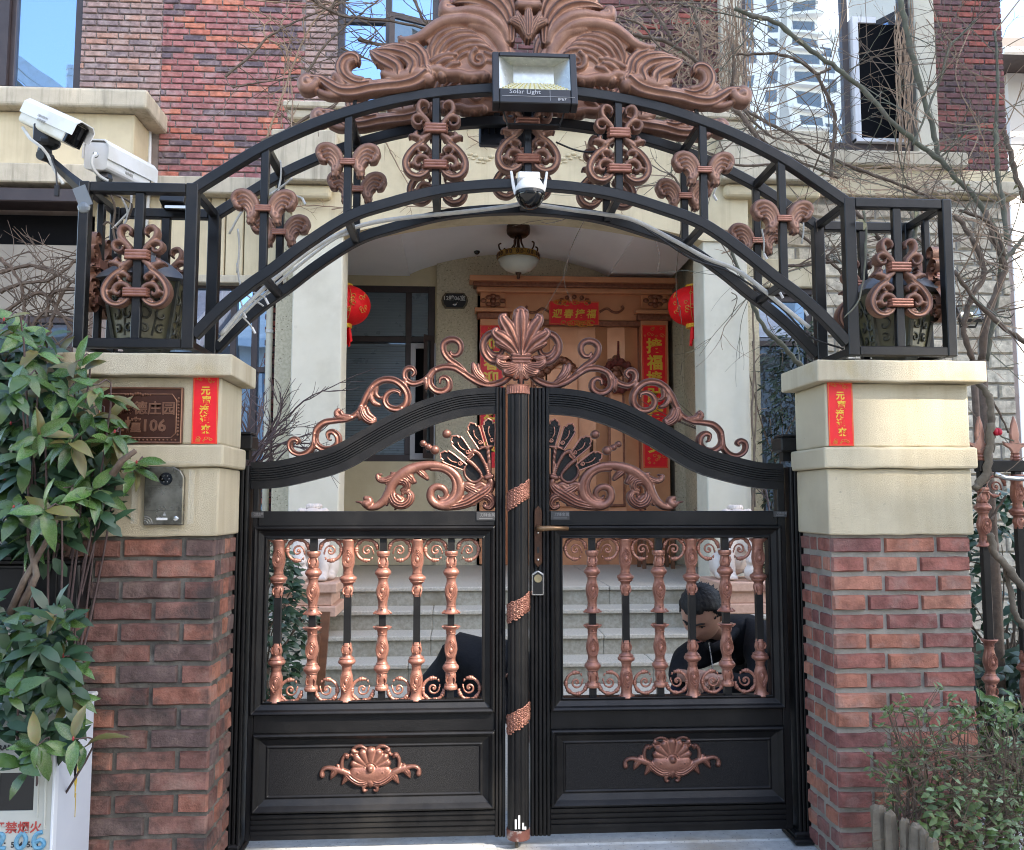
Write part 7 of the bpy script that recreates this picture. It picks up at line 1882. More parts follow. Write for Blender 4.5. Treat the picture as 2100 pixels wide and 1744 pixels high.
for pts in ([(680,430),(760,420),(860,424),(960,430)],[(790,290),(810,330),(838,380)],[(1290,300),(1320,360),(1300,400)],[(1200,290),(1215,340),(1260,385),(1270,430)],[(600,425),(640,422),(700,426)],[(1480,520),(1520,510),(1560,515)],[(1480,470),(1500,480),(1490,500)],[(960,280),(1000,300),(1080,320)]):
    P, rr = traced(pts, 3.94, .006, .004); mb.tube([tuple(a) for a in P], rr, 4)
    for k in range(4): grow(mb, P[rng.randrange(len(P))], (rng.uniform(-1,1),0,rng.uniform(-1,1)), .1, .003, 1, rng, .6, 0, 3, (0,2), .1)
ob('tendrils', mb, TWIG_T, t2)['kind'] = 'stuff'

# --- leafy bushes behind the gate and on the right
def bush(name, label, cat, cx, cy, z0, z1, rx, ry, n, L, w, m, seed, stem_m=BARK, trunk=True, gap=.0):
    r = random.Random(seed); t = thing(name, label, cat, (cx,cy,z0)); mb = MB()
    for i in range(n):
        a = r.random()*6.28; h = r.random(); rr = (.35+.65*r.random()**.5)*math.sin(math.pi*(.12+.8*h))**.6
        q_ = math.sin(a*3+h*7+seed)*.18+math.sin(a*5-h*11)*.12
        c = Vector((cx+rx*rr*(1+q_)*math.cos(a), cy+ry*rr*(1+q_)*math.sin(a), z0+(z1-z0)*(gap+(1-gap)*h)))
        d = Vector((math.cos(a)+r.uniform(-.8,.8), math.sin(a)+r.uniform(-.8,.8), r.uniform(-.8,.5)))
        leaf_blob(mb, c, d, (r.uniform(-.5,.5),r.uniform(-.9,0),.8), L*r.uniform(.6,1.2), w*r.uniform(.7,1.2), .2)
    ob('foliage', mb, m, t, smooth=True)['kind'] = 'stuff'
    st = MB()
    for i in range(7): 
        b_ = Vector((cx+r.uniform(-.05,.05),cy+r.uniform(-.05,.05),z0)); grow(st, b_, (r.uniform(-.5,.5)*rx*2,r.uniform(-.4,.4),1), (z1-z0)*.55, .012, 2, r, .5, .02, 4, (1,3), .7)
    ob('branches', st, stem_m, t)['kind'] = 'stuff'
    return t
bush('garden_shrub','dark green leafy shrub behind the outer balusters of the left gate leaf','shrub',-1.40,2.1,GZ,.98,.24,.34,1300,.075,.035,LEAF_D,3)
bush('bamboo_reflection','dark bamboo clump against the window right of the porch column','bamboo',2.72,4.12,-.05,2.75,.36,.20,1800,.10,.02,mat('bamboo_leaf',(.012,.028,.014),(.02,.04,.02),10,.5,rnd=.3),4)  # added clump imitates bamboo mirrored in the window glass
bush('garden_shrub','green shrub behind the right fence beside the stone wall','shrub',2.45,1.0,-.1,1.25,.42,.5,1500,.085,.036,LEAF_D,8)
bush('garden_shrub','low broad shrub at the foot of the right fence','shrub',2.25,.25,-.14,.6,.4,.3,900,.08,.035,LEAF_D,9)
bush('garden_shrub','dark hedge shrub in the garden behind the left pillar','shrub',-2.2,1.6,-.1,1.35,.8,.5,1500,.08,.036,LEAF_D,18)
t = thing('potted_conifer', 'small bare twiggy plant on the ledge right of the porch column', 'plant', W(1577,1046,3.7)); mb = MB(); r2 = random.Random(3)
grow(mb, W(1577,1046,3.7), (.05,0,1), .28, .008, 3, r2, .7, .02, 4, (2,3), .5); ob('twigs', mb, TWIG_P, t); ob('pot', MB().lathe([(.07,0),(.09,.10),(.1,.11),(.08,.112)], W(1577,1046,3.7)-Vector((0,0,.12)), 14), PAVE, t)
# pittosporum rosettes, azalea and stakes at the lower right
pt = thing('pittosporum', 'broad leaved shrub with leaf rosettes beside the right brick pillar', 'shrub', (W(2050,1640,-.25).x,-.25,-.12))
rp = [(1985,1450),(2020,1440),(2060,1445),(2095,1430),(2000,1490),(2045,1480),(2085,1475),(2025,1520),(2070,1515),(1980,1520),(2100,1540),(2050,1555),(2010,1560),(2090,1590)]
rosette_shrub(pt, rp, lambda u,v: -.28+.06*math.sin(u*.1+v*.07), .062, .38, [LEAF, LEAF_S], 7, Vector((W(2060,1640,-.2).x,-.2,-.12)), BARK, 130, (.0,.6))
az = thing('azalea_bush', 'sparse azalea bush with bare twigs in front of the right pillar', 'shrub', (W(1950,1740,-.55).x,-.55,-.14))
r2 = random.Random(31); st = MB(); lf = MB(); lf2 = MB()
for k in range(46):
    u0 = r2.uniform(1850,2110); b_ = W(u0,1744,-.55+r2.uniform(-.12,.12)); ut = u0+r2.uniform(-110,50); vt = r2.uniform(1400,1600) if r2.random() < .6 else r2.uniform(1560,1680)
    if ut < 1815: ut = 1815+r2.uniform(0,40)
    vt = max(vt, 1420+abs(ut-1888)*.55 if ut < 1960 else 1470)
    tp = W(ut,vt,-.52+r2.uniform(-.16,.10)); P = [Vector(a) for a in cr([tuple(b_),tuple(b_+(tp-b_)*.5+Vector((r2.uniform(-.05,.05),0,-.02))),tuple(tp)],5)]
    st.tube([tuple(a) for a in P], [.0045-.003*i/10 for i in range(11)], 4)
    for j in range(6):
        a = P[r2.randrange(3,11)]; e = a+Vector((r2.uniform(-.07,.07),r2.uniform(-.04,.04),r2.uniform(.0,.08))); st.tube([tuple(a),tuple(e)], [.002,.0012], 3)
        for i in range(r2.randint(1,4)):
            leaf_blob(lf if r2.random() < .7 else lf2, e+Vector((r2.uniform(-.01,.01),r2.uniform(-.01,.01),r2.uniform(-.012,.006))), (r2.uniform(-1,1),r2.uniform(-1,.3),r2.uniform(-.3,.8)), (r2.uniform(-.3,.3),-.6,.8), r2.uniform(.016,.03), r2.uniform(.007,.012), .15, 2)
    for i in range(6): leaf_blob(lf, tp+Vector((r2.uniform(-.02,.02),r2.uniform(-.02,.02),r2.uniform(-.02,.01))), (r2.uniform(-1,1),r2.uniform(-1,.3),r2.uniform(-.2,.9)), (0,-.6,.8), r2.uniform(.018,.032), .011, .15, 2)
for k in range(300):
    u = r2.uniform(1835,2110); v = r2.uniform(1520,1744); a = W(u,v,-.62+r2.uniform(-.1,.15)); grow(st, a, (r2.uniform(-1,1),r2.uniform(-.5,.3),r2.uniform(-.3,.8)), r2.uniform(.06,.16), .0018, 1, r2, .7, 0, 3, (0,2), .6, 3)
for k in range(330):
    u = r2.uniform(1880,2110); v = r2.uniform(1600,1750); 
    if u < 1900 and v < 1640: continue
    leaf_blob(lf if r2.random() < .65 else lf2, W(u,v,-.66+r2.uniform(-.1,.12)), (r2.uniform(-1,1),r2.uniform(-1,.2),r2.uniform(-.4,.6)), (0,-.7,.7), r2.uniform(.022,.042), r2.uniform(.011,.019), .15, 2)
ob('twigs', st, mat('azalea_twig',(.13,.092,.062),(.08,.056,.04),9,.9), az)['kind'] = 'stuff'; ob('leaves', lf, LEAF_S, az)['kind'] = 'stuff'; ob('pale_leaves', lf2, mat('pale_small_leaf',(.13,.19,.085),(.09,.15,.06),10,.5), az)['kind'] = 'stuff'
pl = thing('stake_edging', 'row of weathered wooden stakes edging the azalea bed', 'edging', (W(1850,1744,-.66).x,-.66,-.16))
for k, (u,v,w) in enumerate(((1808,1656,17),(1832,1668,15),(1853,1682,12),(1874,1695,16),(1898,1706,11),(1916,1722,14))):
    Y = -.66-.03*k; x = W(u,1700,Y).x; ww = w/PXM(Y); z = W(u,v,Y).z; rk = random.Random(k+3)
    ln_ = rk.uniform(-.012,.012); mb = MB(); n = 7
    lv = [(-.05,1),(.10,1.03),((z+.16)*.55,.97),((z+.16)*.85,1.02),(z+.155,.9),(z+.165,.5)]
    for zz, f in lv:
        for i in range(n):
            a = 2*math.pi*i/n; rr = ww*f*rk.uniform(.86,1.1); mb.v.append((x+ln_*zz*3+rr*math.cos(a), Y+rr*.7*math.sin(a), -.16+zz+(rk.uniform(-.006,.008) if f < .95 else 0)))
    mb.f = [(i*n+j,i*n+(j+1)%n,(i+1)*n+(j+1)%n,(i+1)*n+j) for i in range(len(lv)-1) for j in range(n)]+[tuple(range((len(lv)-1)*n,len(lv)*n))]
    ob('stake', mb, WOODG, pl)
rose = thing('rose_flower', 'single red rose by the fence spears at the right', 'flower', W(2043,886,.0)); c = W(2043,886,0); mb = MB()
for i in range(12):
    a = i*2.4; r = .004+.0012*i; mb.ball((c.x+r*math.cos(a), c.y-.004+r*.6*math.sin(a), c.z+.004*math.cos(a*2)), .011, 7, 5, 1, .6, 1.1)
ob('petals', mb, ROSE, rose, smooth=True); ob('stem', MB().tube([tuple(c),tuple(c+Vector((.03,.01,-.02))),tuple(W(2080,905,0))], .003, 5), BARK_G, rose)
# --- fence on the right
fn = thing('iron_fence', 'black iron fence with copper spear tips running off right of the brick pillar', 'fence', (W(2050,1100,.02).x,.02,-.1))
Yc = .02; sF = 1
for k, (u, kind) in enumerate(((2018,'B'),(2090,'A'),(2164,'B'))):
    x = W(u,1100,Yc).x
    ob('picket', MB().box(x-.0125,x+.0125,Yc-.0125,Yc+.0125,-.1,W(2050,968,Yc).z), BLACK, fn)
    me = balA if kind == 'A' else balB
    zt_f = W(2050,974 if kind == 'A' else 1000,Yc).z
    inst('collar', me, Matrix.Translation((x,Yc,zt_f)), fn); inst('collar', me, Matrix.Translation((x,Yc,W(2050,1450 if kind=='A' else 1436,Yc).z)) @ Matrix.Diagonal((1,1,-1,1)), fn)
    z = W(2050,945,Yc).z; h = z+ (W(2050,850,Yc).z-z)
    sp = MB(); s = 1/PXM(Yc)
    poly = [(-12,0),(-8,18),(-14,26),(-26,32),(-30,42),(-22,38),(-12,36),(-9,44),(-11,56),(-7,78),(0,96),(7,78),(11,56),(9,44),(12,36),(22,38),(30,42),(26,32),(14,26),(8,18),(12,0)]
    sp.prism([(x+a*s*.9,z+b*s) for a,b in poly], Yc-.007, Yc+.007)
    ob('spear_tip', sp, mat('pale_copper_%d'%k,(.46,.25,.19),(.36,.18,.13),20,.45,.35), fn, bevel=.003)
    ob('spear_socket', MB().lathe([(.017,0),(.019,.006),(.015,.01),(.019,.016),(.014,.022),(.017,.03)], (x,Yc,z), 12), COPPER, fn)
    if k < 2: inst('scroll_ring', rgm, Matrix.Translation((x+.055,Yc,W(2050,997,Yc).z)) @ Matrix.Diagonal((1,1,1,1)), fn)
ob('rail', MB().box(W(2002,955,Yc).x,W(2300,955,Yc).x,Yc-.018,Yc+.018,W(2050,968,Yc).z,W(2050,945,Yc).z), BLACK, fn, bevel=.003)
ob('rail', MB().box(W(2002,955,Yc).x,W(2300,955,Yc).x,Yc-.018,Yc+.018,-.06,-.02), BLACK, fn, bevel=.003)
tag(ob('white_pipe', MB().tube([tuple(W(*p)) for p in ((2040,972,-.02),(2060,980,-.02),(2085,982,-.02),(2120,982,-.02))], .010, 8), SILVER, smooth=True), 'pale metal strap tied along the right fence rail', 'strap')
# low garden wall at the left
gw = thing('garden_wall', 'low sooty brick garden wall running left behind the gas meter box', 'wall', (-2.4,-.2,-.12))
ob('core', MB().box(-4.2,X0-1.292-half-.004,-.19,.1,-.16,.62), MORTAR, gw)
gb = Bricks(); gb.wall(-4.2,X0-1.292-half-.006,-.12,.62,-.191,.178,.052,.0155,.016,BRICK_L,(),.2,6); gb.build(gw, 150)
# ================================================================== people
def skin_mesh(name, nodes, edges, m, par, sub=2, root=0):
    me = bpy.data.meshes.new(name); me.from_pydata([tuple(n[0]) for n in nodes], edges, [])
    o = bpy.data.objects.new(name, me); S.collection.objects.link(o)
    sk = o.modifiers.new('skin','SKIN'); sk.use_smooth_shade = True
    for i, n in enumerate(nodes):
        r = n[1]; me.skin_vertices[0].data[i].radius = (r, r) if not isinstance(r, tuple) else r
    me.skin_vertices[0].data[root].use_root = True
    ss = o.modifiers.new('sub','SUBSURF'); ss.levels = ss.render_levels = sub
    bpy.context.view_layer.update()
    nm = bpy.data.meshes.new_from_object(o.evaluated_get(bpy.context.evaluated_depsgraph_get()))
    bpy.data.objects.remove(o)
    org = ORG[par] if par else Vector((0,0,0))
    nm.transform(Matrix.Translation(-org)); nm.name = name; nm.materials.clear(); nm.materials.append(m)
    nm.polygons.foreach_set('use_smooth', [True]*len(nm.polygons))
    o2 = bpy.data.objects.new(name, nm); S.collection.objects.link(o2)
    if par: o2.parent = par
    ORG[o2] = org; return o2
def head(t, c, Mrot, s=1.0, name='body', skin=SKIN, parts=True):
    "head with brow, eye hollows, nose, lips and chin; -Y is the face"
    n, m = 44, 34; vs = []
    def rad(d):
        x, y, z = d
        r = 1/math.sqrt((x/.078)**2+(y/(.094 if y > 0 else .090))**2+((z)/(.112 if z > 0 else .118))**2)
        if z < -.1 and y < .2: r *= 1-.10*min(1,(-z-.1)*1.4)*abs(x)
        if z < -.2 and y > 0: r *= 1-.28*min(1,(-z-.2)*1.6)*min(1,y*1.8)
        def bump(ax,az,sx,sz,h):
            if y > 0: return 0
            px, pz = x*r, z*r
            return h*math.exp(-((px-ax)/sx)**2-((pz-az)/sz)**2)
        k = bump(0,.026,.036,.010,.006)+bump(0,-.018,.009,.022,.011)+bump(0,-.034,.013,.008,.011)+bump(.013,-.036,.006,.006,.004)+bump(-.013,-.036,.006,.006,.004)
        k += bump(.031,.008,.013,.010,-.010)+bump(-.031,.008,.013,.010,-.010)+bump(.044,-.02,.018,.018,.005)+bump(-.044,-.02,.018,.018,.005)
        k += bump(0,-.060,.020,.0045,.006)+bump(0,-.071,.017,.005,.006)+bump(0,-.0655,.020,.002,-.004)+bump(0,-.100,.018,.014,.009)+bump(0,-.082,.016,.005,-.004)
        k += bump(.032,.009,.009,.006,.006)+bump(-.032,.009,.009,.006,.006)
        return r+k
    for i in range(m+1):
        th = math.pi*i/m
        for j in range(n):
            a = 2*math.pi*j/n
            d = (math.sin(th)*math.sin(a), -math.sin(th)*math.cos(a), math.cos(th)); r = rad(d)
            vs.append((d[0]*r,d[1]*r,d[2]*r))
    fs = [(i*n+j,(i+1)*n+j,(i+1)*n+(j+1)%n,i*n+(j+1)%n) for i in range(m) for j in range(n)]
    T = Matrix.Translation(c) @ Mrot @ Matrix.Scale(s,4)
    mb = MB().add([T @ Vector(v) for v in vs], fs)
    for sx in (-1,1):     # ears
        e = MB(); pts = []
        for i in range(11):
            a = R(-110+250*i/10); pts.append(T @ Vector((sx*(.080+.006*math.sin(i*.3)), .008+.017*math.cos(a)*.9, .002+.031*math.sin(a))))
        mb.tube(pts, .006*s, 6)
        mb.ball(T @ Vector((sx*.077,.008,-.004)), .017*s, 8, 6, .5, .8, 1.3)
    hb = MB(); sel = []
    rnd = random.Random(4)
    for i in range(m+1):
        th = math.pi*i/m
        for j in range(n):
            a = 2*math.pi*j/n; d = Vector((math.sin(th)*math.sin(a), -math.sin(th)*math.cos(a), math.cos(th)))
            front = -d.y
            line = (.66-.14*math.exp(-(d.x/.20)**2)+.03*math.sin(d.x*31)) if front > .35 else (.40 if front > .15 else (.10 if front > -.1 else -.55))
            if abs(d.x) > .7 and -.35 < front < .35: line = (-.12 if front < .12 and front > .02 else max(line,.02))
            ok = d.z > line
            r = rad(d)
            hb.v.append(tuple(T @ (d*(r+(.010+.003*math.sin(j*2.3+i)+(.006*max(0,d.z)))*(1 if ok else -.6)))))
            sel.append(ok)
    hb.f = [f for f in fs if sum(sel[k] for k in f) >= 2]
    tuft = MB()
    for k in range(260):
        th = rnd.uniform(0,1.3); a = rnd.uniform(0,6.28); d = Vector((math.sin(th)*math.sin(a), -math.sin(th)*math.cos(a), math.cos(th)))
        if -d.y > .5: continue
        p0 = d*(rad(d)+.006); p1 = p0+d*.002+Vector((rnd.uniform(-.010,.010),.022,-.002)); tuft.tube([T @ p0, T @ p1], [.0035*s,.0012*s], 4)
    hb.add(tuft.v, tuft.f)
    br = MB()
    for sx in (-1,1):
        br.tube([T @ Vector((sx*x,-y,z)) for x,y,z in ((.014,.0925,.024),(.030,.090,.030),(.046,.079,.026))], [.003*s,.004*s,.002*s], 6)
        br.tube([T @ Vector((sx*x,-y,z)) for x,y,z in ((.021,.0855,.010),(.032,.0845,.013),(.043,.075,.009))], .0018*s, 5)
        br.ball(T @ Vector((sx*.032,-.0815,.0085)), .0048*s, 8, 6)
    lips = MB().tube([T @ Vector(p) for p in ((-.022,-.083,-.066),(-.010,-.094,-.064),(0,-.0955,-.0655),(.010,-.094,-.064),(.022,-.083,-.066))], [.001*s,.0026*s,.0026*s,.0026*s,.001*s], 6)
    return mb, hb, br, lips
def D4(u,v,Y): return W(u,v,Y)
p1 = thing('person', 'crouching dark haired person in black jacket looking down behind the right gate leaf', 'person', (W(1490,1440,.7).x,.7,GZ))
hc = D4(1440,1258,.50)
Mh = Matrix.Rotation(R(-42),4,'Z') @ Matrix.Rotation(R(36),4,'X') @ Matrix.Rotation(R(6),4,'Y')
hm, hh, hbw, hl = head(p1, hc, Mh, 1.09)
# neck, forearms and hands go with the head as one body
nk = hc+Mh @ Vector((0,.03,-.08)); nb = D4(1490,1310,.64)
hm.tube([tuple(hc+Mh @ Vector((0,.025,-.05))), tuple(nk), tuple(nb)], [.05,.055,.062], 14)
def hand(mb, w, kn, curl, side, s=1.0):
    "palm with four curled fingers and a thumb; w wrist, kn direction to the knuckles, curl direction the fingers bend to"
    w = Vector(w); f = Vector(kn).normalized(); c = Vector(curl); c = (c-f*c.dot(f)).normalized(); sd = f.cross(c)*side
    mb.tube([w-f*.05*s, w, w+f*.03*s, w+f*.075*s], [.026*s,.025*s,.034*s,.032*s], 12)
    for i, (o, L) in enumerate(((-.030,.062),(-.010,.070),(.010,.066),(.029,.052))):
        k0 = w+f*.072*s+sd*o*s; k1 = k0+(f*.75+c*.5)*L*.45*s; k2 = k1+(f*.1+c*.95)*L*.4*s; k3 = k2+(-f*.45+c*.7)*L*.3*s
        mb.tube([k0-f*.02*s,k0,k1,k2,k3], [.0095*s,.0105*s,.0092*s,.0085*s,.006*s], 8); mb.ball(k3, .0065*s, 8, 5)
    t0 = w+f*.025*s-sd*.028*s; t1 = t0+(f*.6-sd*.55+c*.5)*.04*s; t2 = t1+(f*.75+c*.45)*.03*s
    mb.tube([t0-f*.01*s,t0,t1,t2], [.013*s,.0135*s,.0115*s,.008*s], 8); mb.ball(t2, .0085*s, 8, 5)
wl_, wr__ = D4(1408,1388,.36), D4(1472,1396,.34)
hand(hm, wl_+Vector((.012,0,0)), (1,-.15,-.12), (.2,-.2,-1), 1); hand(hm, wr__, (-1,-.1,.02), (-.1,-.5,-1), -1)
body = ob('body', hm, SKIN, p1, smooth=True)
ob('hair', hh, HAIR, p1, smooth=True); ob('eyebrow', hbw, HAIR, p1); ob('lips', hl, mat('lip',(.34,.13,.11),None,8,.5,rr=0), p1, smooth=True)
N_ = [(D4(1600,1475,1.02),.15),(D4(1592,1400,.90),.165),(D4(1548,1325,.78),.165),(D4(1512,1300,.68),.105),(D4(1488,1298,.62),.07),
      (D4(1436,1338,.60),.075),(D4(1404,1352,.50),.062),(D4(1392,1396,.42),.052),(wl_+Vector((-.015,.01,.005)),.036),
      (D4(1556,1318,.54),.10),(D4(1572,1358,.42),.08),(D4(1548,1412,.36),.06),(wr__+Vector((.02,.01,0)),.036)]
E_ = [(0,1),(1,2),(2,3),(3,4),(3,5),(5,6),(6,7),(7,8),(2,9),(9,10),(10,11),(11,12)]
skin_mesh('jacket', N_, E_, CLOTH, p1, 2, 2)
ob('zip', MB().tube([tuple(D4(u,v,Y)) for u,v,Y in ((1454,1318,.47),(1458,1345,.44),(1462,1375,.40))], .003, 5), SILVER, p1)
ob('collar', MB().tube([tuple(D4(u,v,Y)) for u,v,Y in ((1447,1318,.50),(1462,1330,.48),(1488,1320,.52),(1508,1296,.60),(1505,1278,.70))], [.014,.02,.024,.026,.02], 8), CLOTH, p1, smooth=True)
N_ = [(D4(1600,1480,1.0),.15),(D4(1500,1425,.70),.105),(D4(1398,1412,.50),.085),(D4(1415,1500,.62),.06),(D4(1430,1478,.55),.05),
      (D4(1640,1430,.75),.10),(D4(1590,1420,.46),.085),(D4(1600,1500,.6),.06)]
skin_mesh('trousers', N_, [(0,1),(1,2),(2,3),(0,5),(5,6),(6,7)][:6], CLOTH2, p1, 2, 0)
for (u,Y) in ((1415,.58),(1600,.58)):
    c = W(u,1480,Y); ob('shoe', MB().ball((c.x,Y-.05,GZ+.045), .05, 10, 8, .9, 2.2, .9), BLKP, p1, smooth=True)
# second person, back only, behind the left leaf
p2 = thing('person', 'bent over person in black clothes partly hidden behind the centre post of the gate', 'person', (W(950,1480,.6).x,.6,GZ))
N_ = [(D4(872,1480,.66),.15),(D4(915,1420,.64),.155),(D4(965,1375,.62),.16),(D4(1020,1352,.58),.14),(D4(1056,1352,.52),.085),(D4(1020,1400,.44),.075),(D4(1035,1455,.36),.058),(D4(1068,1482,.30),.04)]
skin_mesh('jacket', N_, [(0,1),(1,2),(2,3),(3,4),(3,5),(5,6),(6,7)], CLOTH, p2, 2, 1)
N_ = [(D4(880,1475,.64),.14),(D4(960,1450,.45),.09),(D4(985,1450,.36),.08),(D4(965,1530,.55),.055),(D4(930,1470,.75),.09),(D4(960,1480,.8),.075),(D4(940,1530,.8),.055)]
skin_mesh('trousers', N_, [(0,1),(1,2),(2,3),(0,4),(4,5),(5,6)], CLOTH, p2, 2, 0)
hm2, hh2, hb2_, hl2 = head(p2, D4(1078,1392,.40), Matrix.Rotation(R(20),4,'Z') @ Matrix.Rotation(R(60),4,'X'), .92)
hm2.tube([tuple(D4(1052,1350,.52)),tuple(D4(1072,1375,.43))], [.06,.05], 12); hand(hm2, D4(1070,1482,.30), (.4,0,-1), (1,0,-.3), 1, .9)
ob('body', hm2, SKIN, p2, smooth=True); ob('hair', hh2, HAIR, p2, smooth=True); ob('eyebrow', hb2_, HAIR, p2)

# ================================================================== stone lions
def lion(cx, Y, z, h, flip, lab):
    s = h/.56; t = thing('stone_lion', lab, 'statue', (cx,Y,z), 'stone lions by the steps')
    mb = MB(); f = flip
    P = lambda x,y,zz: (cx+x*s*f, Y+y*s, z+zz*s)
    mb.ball(P(0,.10,.16), .13*s, 14, 10, .9, 1.1, 1.1); mb.ball(P(0,.03,.27), .11*s, 14, 10, .95, .9, 1.2)
    for sx in (-1,1):
        mb.tube([P(sx*.075,-.03,.28),P(sx*.085,-.07,.16),P(sx*.085,-.08,.03)] if sx*1 < 0 else [P(.075,-.03,.28),P(.09,-.10,.20),P(.06,-.15,.15)], [.055*s,.045*s,.045*s], 10)
        mb.ball(P(sx*.085,-.11,.03) if sx < 0 else P(.055,-.16,.145), .042*s, 10, 8, 1.1, 1.3, .8)
        mb.ball(P(sx*.12,.10,.10), .085*s, 10, 8, .7, 1.2, 1.1); mb.ball(P(sx*.125,-.0,.03), .045*s, 10, 8, 1, 1.6, .7)
        for k in (-1,0,1): mb.ball(P((-.085 if sx < 0 else .055)+k*.026,(-.155 if sx < 0 else -.20),.022 if sx < 0 else .14), .017*s, 8, 6)
    mb.ball(P(.055,-.16,.06), .062*s, 14, 10)
    mb.ball(P(0,-.03,.42), .095*s, 14, 10, 1, 1, 1); mb.ball(P(0,-.11,.395), .058*s, 12, 8, 1.1, .9, .8); mb.ball(P(0,-.155,.415), .022*s, 8, 6, 1.3, 1, .8)
    mb.ball(P(0,-.12,.365), .045*s, 10, 8, 1.1, 1, .5)
    for sx in (-1,1): mb.ball(P(sx*.042,-.115,.455), .023*s, 8, 6); mb.ball(P(sx*.085,-.02,.49), .028*s, 8, 6)
    o = ob('body', mb, STONEW, t)
    rm = o.modifiers.new('remesh','REMESH'); rm.mode = 'VOXEL'; rm.voxel_size = .011*s; rm.use_smooth_shade = True
    sm = o.modifiers.new('smooth','SMOOTH'); sm.iterations = 3; sm.factor = .5
    mn = MB(); r = random.Random(2)
    for i in range(5):
        for j in range(12):
            th = R(20+32*i); a = 2*math.pi*(j+.5*(i%2))/12
            d = Vector((math.sin(th)*math.cos(a), .75*math.sin(th)*math.sin(a)+.25, math.cos(th)))
            if d.y < -.38 and d.z < .62: continue
            q_ = Vector(P(0,.0,.42))+d*.105*s
            pts = [q_+Vector((math.cos(b_)*.019*s*(1-b_/16), -.006*s, math.sin(b_)*.019*s*(1-b_/16))) for b_ in [k*.8 for k in range(11)]]
            mn.tube(pts, .0085*s, 5); mn.ball(q_, .024*s, 8, 6)
    ob('mane', mn, STONEW, t, smooth=True)
    pd = thing('lion_pedestal', 'stepped pink stone pedestal under the lion '+('right' if flip > 0 else 'left')+' of the steps', 'pedestal', (cx,Y,.35), 'lion pedestals')
    hz = (z-.35)
    ob('top_slab', MB().box(cx-.21*s,cx+.21*s,Y-.24*s,Y+.27*s,z-hz*.30,z-.001), STONEP, pd, bevel=.008)
    ob('block', MB().box(cx-.17*s,cx+.17*s,Y-.20*s,Y+.23*s,z-hz*.68,z-hz*.301), STONEP, pd, bevel=.006)
    ob('base_slab', MB().box(cx-.205*s,cx+.205*s,Y-.235*s,Y+.265*s,.351,z-hz*.681), STONEP, pd, bevel=.008)
Yl = 3.55
cR = W(1513,1188,Yl); lion(cR.x, Yl, cR.z, .60, 1, 'pale stone lion right of the steps seen through the right gate leaf')
cL = W(640,1190,Yl); lion(cL.x, Yl, cL.z, .60, -1, 'pale stone lion left of the steps half hidden by the green shrub')
rod = thing('leaning_timber', 'brown timber post leaning by the steps behind the left balusters', 'timber', W(660,1440,2.6))
ob('post', MB().bar(W(655,1420,2.6),W(668,1255,2.7),.06,.03), WOODB, rod); ob('post', MB().bar(W(640,1420,2.55),W(650,1300,2.65),.05,.03), WOODB, rod)

# ================================================================== the other side of the street, mirrored in the windows
def RW(u, v, Y):
    p = W(u,v,YF+.06); k = (2*(YF+.06)-CAM[1]-Y)/(YF+.06-CAM[1])
    return Vector((CAM[0]+(p.x-CAM[0])*k, Y, CAM[2]+(p.z-CAM[2])*k))
TW = mat('tower_white', (.86,.86,.84), (.82,.82,.80), 1, .8, rr=0); TG = mat('tower_grey_band', (.42,.42,.41), None, 1, .8, rr=0)
TGL = mat('tower_glazing', (.09,.13,.18), (.16,.2,.25), .5, .25, rr=0)
YT = -110
t = thing('tower_block', 'tall white apartment tower mirrored in the right upper window', 'tower', (RW(1610,300,YT).x,YT,-.15))
xA, xB, xC = RW(1455,100,YT).x, RW(1686,100,YT).x, RW(1790,100,YT).x
zA, zC = RW(1600,-260,YT).z, RW(1700,42,YT).z
ob('main_block', MB().box(xA,xB,YT-14,YT,-.15,zA), TW, t); ob('lower_block', MB().box(xB+.01,xC,YT-14,YT-2,-.15,zC), TW, t)
row = (RW(1600,100,YT).z-RW(1600,138.5,YT).z)
def tower_win(xa, xb, z, y, h):
    key = (round(xb-xa,1), round(h,1))
    if key not in tower_win.m:
        w = xb-xa; mb = MB().box(-w/2,w/2,-.05,.02,0,h); mb.f = mb.f; mm = mb.mesh('window'); mm.materials.append(TGL); tower_win.m[key] = mm
    inst('window', tower_win.m[key], Matrix.Translation(((xa+xb)/2,y,z)), t)
tower_win.m = {}
zb0 = RW(1600,340,YT).z
slabs = MB()
for r in range(17):
    z = zb0+row*r
    for (ua,ub) in ((1470,1500),(1512,1545),(1570,1592),(1630,1680)):
        if z+row < zA: tower_win(RW(ua,100,YT).x, RW(ub,100,YT).x, z+row*.18, YT, row*.62)
    for (ua,ub) in ((1694,1722),(1734,1760)):
        if z+row < zC: tower_win(RW(ua,100,YT).x, RW(ub,100,YT).x, z+row*.18, YT-2, row*.62)
    slabs.box(RW(1618,100,YT).x,xB+.4,YT-.01,YT+1.0,z-row*.04,z+row*.10)
ob('balcony_slab', slabs, TW, t)
ob('louvre_strip', MB().box(RW(1598,100,YT).x,RW(1612,100,YT).x,YT-.01,YT+.25,-.1,zA-2), TG, t)
